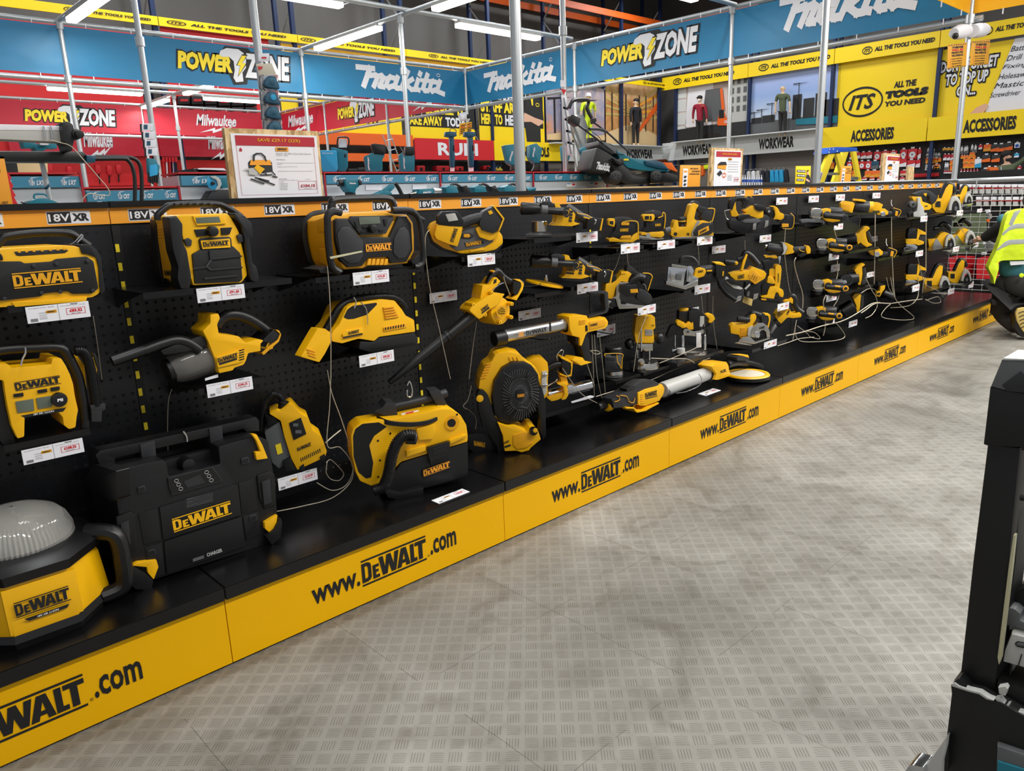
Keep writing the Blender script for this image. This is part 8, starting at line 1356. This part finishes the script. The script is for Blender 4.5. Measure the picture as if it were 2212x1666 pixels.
cable('L',[(40,1200),(300,1120),(700,1000),(1000,870),(1400,740)],'long one running behind the drywall sander',.28,5); cable('L',[(1300,0),(1340,400),(1360,600)],'hanging from the biscuit jointer',.4,3.5); cable('L',[(1440,0),(1440,300),(1500,700)],'hanging right of the plunge router',.35,3.5); cable('K',[(325,830),(290,950),(230,1060)],'under the round palm sander',.3,4); cable('K',[(417,825),(420,900),(430,955)],'from the round palm sander to the belt sander',.3,4)
cable('K',[(1260,730),(1270,850),(1270,960)],'under the yellow planer',.3,4); cable('M',[(425,735),(425,820),(430,885)],'under the upper band saw',.3,4); cable('M',[(970,500),(955,700),(950,900),(1000,1300),(1030,1440)],'from the cut-out tool downward',.3,4); cable('M',[(1100,960),(1080,1050),(1130,1250),(1190,1450),(1190,1640)],'from the die grinder end downward',.22,6)
cable('M',[(1960,430),(1940,560)],'short one under the multi tool',.3,3); cable('M',[(2155,390),(2150,800),(2140,1310)],'long vertical one at the right of the saws',.25,5); cable('N',[(1500,230),(1465,330),(1490,500),(1490,650),(1465,770)],'down from the third angle grinder',.18,6)
cable('N',[(970,770),(1200,720),(1450,640),(1700,580),(1900,480),(2100,350),(2212,330)],'thick pale one trailing over the base shelf',.12,8); cable('N',[(1100,600),(1065,800),(1060,830)],'short standing loop by the heat gun',.2,5); cable('N',[(1110,560),(1090,720),(1160,840),(1400,850),(1650,830),(1750,780),(1700,680),(1620,590)],'wide loop lying on the base shelf below the grinders',.1,5); cable('N',[(860,905),(1000,860),(1150,810),(1340,790)],'with a crimped end on the base shelf',.1,5); cable('N',[(1120,640),(1250,740),(1300,790),(1420,810),(1350,730),(1200,710)],'small twisted one beside the wide loop',.12,4)
cable('N',[(1960,210),(2060,150),(2150,160),(2200,230)],'arched behind the lowest saw',.3,5); cable('P',[(0,480),(60,440),(200,350),(400,350),(600,320),(830,290)],'thick pale one crossing below the jigsaws',.12,7); cable('P',[(60,550),(150,500),(220,380),(200,260),(150,180),(60,0)],'looping down left of the tangled tool',.15,5); cable('P',[(400,0),(450,250),(540,380),(720,540),(600,575),(380,560),(275,520),(330,420),(400,360)],'big triangle loop near the shelf front',.1,5)
cable('P',[(345,0),(380,150),(440,230)],'dropping to the tangled tool',.25,5); cable('P',[(430,0),(440,120),(460,260)],'dropping beside it',.22,5); cable('P',[(770,0),(780,150),(760,280),(650,380),(400,410)],'curving under the bottom jigsaw',.15,6); cable('P',[(830,270),(830,220),(850,60),(870,0)],'with a crimped eye below the bottom jigsaw',.2,5); cable('P',[(870,290),(980,345),(1080,330),(1040,260),(880,310)],'loop below the bottom left circular saw',.12,4)
cable('O',[(190,520),(188,900),(180,1400)],'vertical, left of the jigsaws',.25,5); cable('O',[(413,560),(415,900),(430,1300),(450,1650)],'vertical, behind the small tools',.22,6); cable('O',[(885,500),(880,900),(880,1300)],'vertical, right of the jigsaws',.2,6); cable('O',[(1280,600),(1380,750),(1480,920),(1480,1000)],'slanting before the middle right circular saw',.1,4); cable('O',[(770,1110),(800,1250),(840,1400),(880,1480),(1040,1560),(1120,1640)],'slanting before the bottom left circular saw',.15,4)
for k,p,l in (('M',[(1610,590),(1640,700)],'under the tag of the top angle grinder'),('M',[(1650,1000),(1655,1180),(1610,1320)],'down from the second angle grinder tag'),('N',[(1680,160),(1660,280),(1600,380)],'under the third angle grinder')): cable(k,p,l,.2,5)
# ---------------- mannequins and people ----------------
def fig(t,pl,cx,top,bot,shirt,pants,sleeve=.5,skin_='ma',depth=.12,arms=None,legs=None,shift=None):
    "one continuous body, then clothes over it; head unit = an eighth of the height"
    k=(bot-top)/7.9; ax=PL(pl)[0]; e=EV[ax]; m=RM(k,U((cx,top),pl))
    def J(x,y,d=0): return U((cx+x*k,top+y*k),pl)+e*(d*m)
    A=arms or {-1:[(-.85,1.6),(-1.08,2.75),(-1.12,3.75)],1:[(.85,1.6),(1.08,2.75),(1.12,3.75)]}
    N=[(J(0,3.9),.36*m),(J(0,3.1),.36*m),(J(0,2.2),.52*m),(J(0,1.65),.5*m),(J(0,1.15),.2*m),(J(0,.85),.28*m),(J(0,.45),.4*m),(J(0,.12),.3*m)]; E=[(i,i+1) for i in range(7)]
    for s in (-1,1):
        n=len(N); pts=A[s]; N+=[(J(*pts[0]),.24*m),(J(*pts[1]),.16*m),(J(*pts[2]),.11*m),(J(pts[2][0]+s*.02,pts[2][1]+.28),.1*m)]; E+=[(3,n),(n,n+1),(n+1,n+2),(n+2,n+3)]
        for q in range(4): b=len(N); N+=[(J(pts[2][0]+(q-1.5)*.07,pts[2][1]+.5,.03*q),.04*m),(J(pts[2][0]+(q-1.5)*.08,pts[2][1]+.68-.04*abs(q-1.5),.05*q),.032*m)]; E+=[(n+3,b),(b,b+1)]
        b=len(N); N+=[(J(pts[2][0]-s*.16,pts[2][1]+.3,-.1),.04*m)]; E+=[(n+3,b)]
        n=len(N); N+=[(J(s*.3,4.3),.24*m),(J(s*.33,5.75,-.03),.23*m),(J(s*.34,7.35),.13*m),(J(s*.36,7.75,-.25),.12*m)]; E+=[(0,n),(n,n+1),(n+1,n+2),(n+2,n+3)]
    b_=t.P('body',skin_); b_.mesh(*skin(N,E,2))
    face=J(0,.48,-.38); b_.ball(face,.07*m,pl,w=True); 
    for s in (-1,1): t.P('eye','hr',b_).ball(J(s*.14,.42,-.38),.035*m,pl,w=True); b_.ball(J(s*.4,.5),.09*m,pl,w=True)
    t.P('mouth','mr',b_).ball(J(0,.68,-.36),.05*m,pl,w=True,sz=.4)
    S=[(J(0,4.45),.5*m),(J(0,3.4),.52*m),(J(0,2.2),.6*m),(J(0,1.62),.55*m),(J(0,1.3),.26*m)]; E=[(i,i+1) for i in range(4)]
    for s in (-1,1):
        n=len(S); pts=A[s]; a,b,c=[J(*p) for p in pts]; S+=[(a,.3*m)]; E+=[(3,n)]
        if sleeve>.3: S+=[(a.lerp(b,min(1,sleeve*2)),.22*m)]; E+=[(n,n+1)]
        if sleeve>.6: S+=[(c,.16*m)]; E+=[(n+1,n+2)]
    t.P('top_garment',shirt).mesh(*skin(S,E,2))
    if pants:
        Q=[(J(0,3.55),.5*m)]; E=[]
        for s in (-1,1): n=len(Q); Q+=[(J(s*.32,4.3),.38*m),(J(s*.33,5.75),.29*m),(J(s*.34,7.35),.2*m)]; E+=[(0,n),(n,n+1),(n+1,n+2)]
        t.P('trousers',pants).mesh(*skin(Q,E,2))
    return J,m,k
fr('C'); B_=('y',YB-.2); R_=('x',XR-.25)
t=T('mannequin','mannequin in a white helmet and fluorescent yellow workwear before the sunset poster','mannequin'); J,m,k=fig(t,B_,752,800,1240,'hv','hv',.5)
t.P('helmet','wh').lw(J(0,.4).x,J(0,.4).y,[(J(0,.42).z,.56*m),(J(0,.36).z,.5*m),(J(0,.15).z,.48*m),(J(0,-.08).z,.34*m),(J(0,-.18).z,.1*m)],20)
for z in (2.5,3.1): t.P('reflective_band','rf').sweep([J(-.62,z,-.35),J(-.3,z+.05,-.62),J(.3,z+.05,-.62),J(.62,z,-.35)],.07*m,6)
t.P('vest_zip','in').sweep([J(-.3,1.4,-.6),J(-.25,3.6,-.62)],.03*m,6); t.P('vest_edge','in').sweep([J(.5,1.4,-.5),J(.45,2.2,-.65)],.03*m,6); t.done()
t=T('mannequin','mannequin in a black padded jacket and beanie before the timber warehouse poster','mannequin'); J,m,k=fig(t,B_,1158,848,1255,'nv','dt',1.0,arms={-1:[(-.7,1.6),(-.85,2.75),(-.75,3.8)],1:[(.7,1.6),(.85,2.75),(.85,3.8)]}); t.P('beanie','in').ball(J(.1,.2),.5*m,B_,w=True,sz=.8)
q=t.P('quilting','gy')
for z in (1.9,2.2,2.5,2.8,3.1,3.4): q.sweep([J(-.55,z,-.42),J(0,z+.05,-.64),J(.55,z,-.42)],.02*m,5)
t.done()
t=T('mannequin','mannequin in a maroon sweatshirt, black cap and white mask, before the ruined building','mannequin'); J,m,k=fig(t,R_,1705,822,1235,'mr','dt',1.0); t.P('cap','in').ball(J(0,.2),.46*m,R_,w=True,sz=.75); t.P('cap_peak','in').ball(J(-.2,.28,-.4),.22*m,R_,w=True,sz=.3); t.P('face_mask','wh').ball(J(0,.62,-.22),.26*m,R_,w=True); t.P('chest_print','yd').text('DeWALT',(1715,908),(1740,906),(1715,901),('x',XR-.25-.66*m),'yd'); t.done()
fr('D'); t=T('mannequin','bald mannequin in an olive T-shirt before the building site poster','mannequin'); J,m,k=fig(t,R_,265,690,1108,'gn','dt',.42); t.P('chest_print','in').text('',(0,0),(1,0),(0,1),R_,'in') if 0 else t.P('chest_print','in').sweep([J(-.3,2.1,-.62),J(-.1,2.02,-.66),J(.1,2.1,-.66),J(.3,2.04,-.62)],.03*m,5); t.done()
# worker by the accessories wall
fr('f'); W_p=('x',XR-.75)
t=T('person','person in a yellow safety vest reaching up to the accessories wall','person'); J,m,k=fig(t,W_p,2032,190,1000,'gn','dt',1.0,'pk',arms={-1:[(-.75,1.55),(-.2,2.3),(.9,1.9)],1:[(.75,1.45),(1.5,.95),(2.1,.3)]}); t.P('hair','hr').ball(J(-.12,.22,.08),.5*m,W_p,w=True,sz=.85); t.P('beard','hr').ball(J(.14,.78,-.12),.26*m,W_p,w=True,sz=.7)
S=[(J(0,3.95),.62*m),(J(0,3.0),.58*m),(J(0,2.1),.66*m),(J(0,1.7),.58*m)]; t.P('safety_vest','hv').mesh(*skin(S,[(0,1),(1,2),(2,3)],2)); t.P('reflective_band','rf').sweep([J(-.6,2.9,-.35),J(0,3,-.7),J(.6,2.9,-.35)],.08*m,6).sweep([J(-.5,1.5,-.35),J(-.35,2.9,-.66)],.07*m,6); t.done()
# kneeling worker, seen from behind
fr('h'); y=-.55; _a=math.radians(62); ROT=(U((620,1490),('z',0)),V((math.sin(_a),math.cos(_a),0)),V((math.cos(_a),-math.sin(_a),0)),y)
def K(x,z,d=0): p=U((x,z),y); return p+ROT[1]*d
mm_=RM(1,K(760,600))
t=T('person','person kneeling by the far end in a yellow safety vest and black work trousers','person')
N=[(K(740,880),150),(K(770,650),130),(K(800,420),140),(K(830,280,.02),130),(K(880,180,.05),55),(K(920,110,.1),85),(K(930,40,.1),70),
   (K(700,290,.1),70),(K(590,400,.22),52),(K(470,480,.3),36),(K(430,510,.32),30),(K(960,330,.05),70),(K(1040,480,.2),52),(K(960,560,.34),36),
   (K(660,950,.05),105),(K(600,1290,.12),80),(K(720,1400,-.1),58),(K(790,1400,-.2),45),(K(860,960,.05),105),(K(900,1290,.25),80),(K(960,1420,.0),58),(K(1000,1430,-.1),45)]
E=[(0,1),(1,2),(2,3),(3,4),(4,5),(5,6),(3,7),(7,8),(8,9),(9,10),(3,11),(11,12),(12,13),(0,14),(14,15),(15,16),(16,17),(0,18),(18,19),(19,20),(20,21)]
for q in range(4): b=len(N); N+=[(K(400-6*q,500+14*q,.34+.01*q),9),(K(372+4*q,508+15*q,.36+.01*q),8)]; E+=[(10,b),(b,b+1)]
b=len(N); N+=[(K(415,480,.30),10),(K(398,468,.31),9)]; E+=[(10,b),(b,b+1)]
t.P('body','pk').mesh(*skin([(p,r*mm_*(.62 if i<2 or i>13 and i<22 else 1)) for i,(p,r) in enumerate(N)],E,2)); t.P('hair','hr').ball(K(925,50,.08),95,y,w=False) if 0 else t.P('hair','hr').ball(K(925,60,.08),95*mm_,y,w=True)
t.P('black_sleeve','dt').mesh(*skin([(K(690,290,.1),92*mm_),(K(590,400,.22),80*mm_),(K(490,478,.3),58*mm_),(K(450,500,.31),46*mm_)],[(0,1),(1,2),(2,3)],2)); t.P('collar','tq').mesh(*skin([(K(640,240,.1),70*mm_),(K(600,300,.18),60*mm_)],[(0,1)],2))
t.P('teal_shirt','tq').mesh(*skin([(K(750,640),195*mm_),(K(745,760),200*mm_),(K(740,900),205*mm_)],[(0,1),(1,2)],2)); t.P('white_label','wh').poly([(640,710),(800,705),(800,740),(650,752),(655,742),(642,735),(652,725)],y-.16,.003,0)
vs=[(K(690,640),185),(K(740,470),175),(K(800,330),165),(K(820,270),140)]
v=t.P('safety_vest','hv'); v.mesh(*skin([(p,r*mm_*1.1) for p,r in vs],[(0,1),(1,2),(2,3)],2)); v.poly([(625,205),(660,180),(760,155),(900,150),(900,690),(560,700),(520,720),(530,780),(480,960),(470,880),(415,780),(440,720),(500,600),(560,430),(590,300)],y-.17,.1,.02,20)
q=t.P('reflective_band','rf',v)
for a in ([(565,410),(650,330),(720,310),(900,305),(900,355),(720,360),(640,380),(570,440)],[(500,590),(580,510),(640,480),(900,470),(900,520),(650,530),(560,570),(510,595)],[(690,185),(770,158),(720,230),(670,330),(630,320)]): t.P('reflective_band','rf',v).poly(a,y-.172,.004,.001,8)
tr=[(K(740,900),215),(K(650,990,.03),165),(K(600,1280,.1),120),(K(720,1410,-.1),92),(K(860,990,.03),165),(K(900,1300,.25),120),(K(960,1420,.05),90)]
p=t.P('work_trousers','dt'); p.mesh(*skin([(a,r*mm_) for a,r in tr],[(0,1),(1,2),(2,3),(0,4),(4,5),(5,6)],2)); p.ball(K(745,930),205*mm_,y,w=True,sy=.8,sz=.85)
for a,b,c in ((tr[0],tr[1],tr[2]),(tr[0],tr[4],tr[5])): p.sweep(cat([a[0],b[0],c[0]]),[150*mm_]*6+[150*mm_-(i+1)*5*mm_ for i in range(7)],14)
t.P('knee_pad','hr').poly([(445,1125),(480,1110),(520,1130),(515,1175),(460,1178)],y-.06,.05,.01,12); t.P('key_clip','gn').disc((770,858),22,y-.19,.01,'hv',14,.002)
b=t.P('boot','bk'); b.poly([(690,1270),(760,1240),(900,1260),(900,1520),(760,1510),(700,1420)],y-.22,.12,.02,14); s_=t.P('boot_sole','pl',b); s_.poly([(705,1260),(730,1212),(800,1198),(870,1230),(880,1400),(820,1490),(770,1430),(720,1340)],y-.245,.03,.008,14)
for j in range(5): t.P('sole_tread','hr',s_).tube([(735+6*j,1260+40*j),(790,1240+40*j),(860,1268+34*j)],4,y-.247,n=6)
t.done()
# ---------------- trolley stand cut by the right frame edge ----------------
fr('S'); Y=lambda d=0:('x',.33+d)
t=T('trolley_stand','black square-post trolley stand in the right foreground, cut by the frame edge','trolley')
t.P('post','bp').poly([(842,760),(1112,790),(1000,1900),(905,2766),(620,2650),(730,1659)],Y(),.05,.006); t.P('post_edge','bp').poly([(1080,790),(1120,792),(1075,1659),(935,2750),(900,2760)],Y(+.02),.05,.003)
c=t.P('top_cap','gm'); c.poly([(870,312),(958,100),(975,92),(1180,104),(1300,380),(1135,362),(1000,348)],Y(-.012),.06,.003); c.poly([(960,300),(1105,192),(1260,330),(1135,362),(1000,348)],Y(-.0135),.003,.001,0,'gy'); c.poly([(950,104),(975,86),(1190,96),(1190,108)],Y(-.013),.06,.002,0,'lg')
t.P('collar','bp').poly([(868,312),(1000,345),(1300,385),(1300,830),(1112,815),(1110,790),(842,775),(815,765),(830,640)],Y(-.012),.075,.005)
t.P('painted_reflection','lb').poly([(1050,1480),(1068,1480),(1045,1700),(955,2450),(935,2500),(925,2440),(1010,1750)],Y(-.004),.008,.001)  # yellow reflection on the post edge, painted as a thin coloured strip
t.P('clip','bp').rod((1105,1180),(1170,1190),26,Y(-.01))
fr('R'); t.P('lower_bracket','bp').poly([(560,985),(622,940),(700,1035),(790,1055),(880,1115),(950,1130),(1300,1330),(1300,1900),(470,1900),(480,1659),(530,1385),(568,1060)],Y(-.02),.09,.01,6)
t.P('bracket_rim','lg').poly([(560,985),(590,975),(622,1000),(700,1028),(790,1050),(850,1090),(900,1110),(895,1118),(840,1105),(780,1065),(690,1042),(610,1015),(565,1000)],Y(-.023),.01,.002)
t.P('side_plate','bp').poly([(480,1659),(500,1580),(530,1390),(545,1400),(540,1659)],Y(-.03),.03,.004)
t.P('white_panel','lg').poly([(1000,510),(1300,545),(1300,640),(1135,602),(995,552)],Y(+.03),.12,.004); s=t.P('drawer_front','lg'); s.poly([(975,720),(1030,585),(1300,650),(1300,930),(1135,862),(960,812)],Y(+.01),.12,.006); s.poly([(1060,665),(1080,648),(1300,690),(1300,735),(1080,690)],Y(+.0085),.002,0,8,'bp').poly([(1072,668),(1085,658),(1300,698),(1300,712),(1085,680)],Y(+.007),.002,0,5,'gm'); s.poly([(1112,750),(1120,752),(1090,850),(1082,848)],Y(+.0085),.002,0,0,'bp')
t.P('black_roll','bp').poly([(1030,300),(1090,250),(1135,225),(1300,260),(1300,500),(1100,470),(1110,430),(1060,390),(1015,380)],Y(+.04),.15,.02,16); t.P('roll_sheet','gm').poly([(1012,382),(1060,392),(1105,430),(1100,480),(1135,500),(1300,540),(1300,560),(1000,520)],Y(+.02),.1,.004,6)
t.P('shelf_tray','bp').poly([(925,960),(1300,1080),(1300,1260),(1135,1180),(990,1090),(900,1060)],Y(+.0),.1,.004); e=t.P('serrated_bracket','lg'); e.poly([(930,1010),(990,1000),(1005,1025),(985,1080),(935,1060)],Y(-.02),.01,.002); e.poly([(905,1100),(945,1095),(990,1150),(1020,1145),(1010,1180),(1040,1190),(1300,1250),(1300,1350),(1135,1290),(1000,1230),(940,1140)],Y(-.018),.01,.001)
t.P('front_box','gm').poly([(915,1465),(1135,1540),(1300,1590),(1300,1900),(900,1900)],Y(-.03),.1,.006); t.P('front_box_window','te').poly([(925,1590),(1135,1655),(1300,1700),(1300,1900),(905,1900)],Y(-.033),.01,.002)
P0=U((700,1850),Y()); t.P('base_plate','lg').box((.2,P0.y-.35,.03),(.62,P0.y+.04,.055),.01); t.P('column','bp').box((.35,P0.y-.12,.05),(.42,P0.y-.02,P0.z),.005)
for x in (.24,.56):
    for yy in (-.3,-.02): t.P('castor','bp').box((x-.02,P0.y+yy-.03,0),(x+.02,P0.y+yy+.02,.035),.008)
t.P('foot_panel','lg').poly([(355,1640),(530,1388),(520,1480),(490,1600),(480,1900),(200,1900)],Y(-.05),.01,.002); t.P('foot_knob','cr').poly([(205,1659),(235,1622),(265,1618),(350,1640),(360,1700),(200,1700)],Y(-.06),.03,.01,10); t.done()
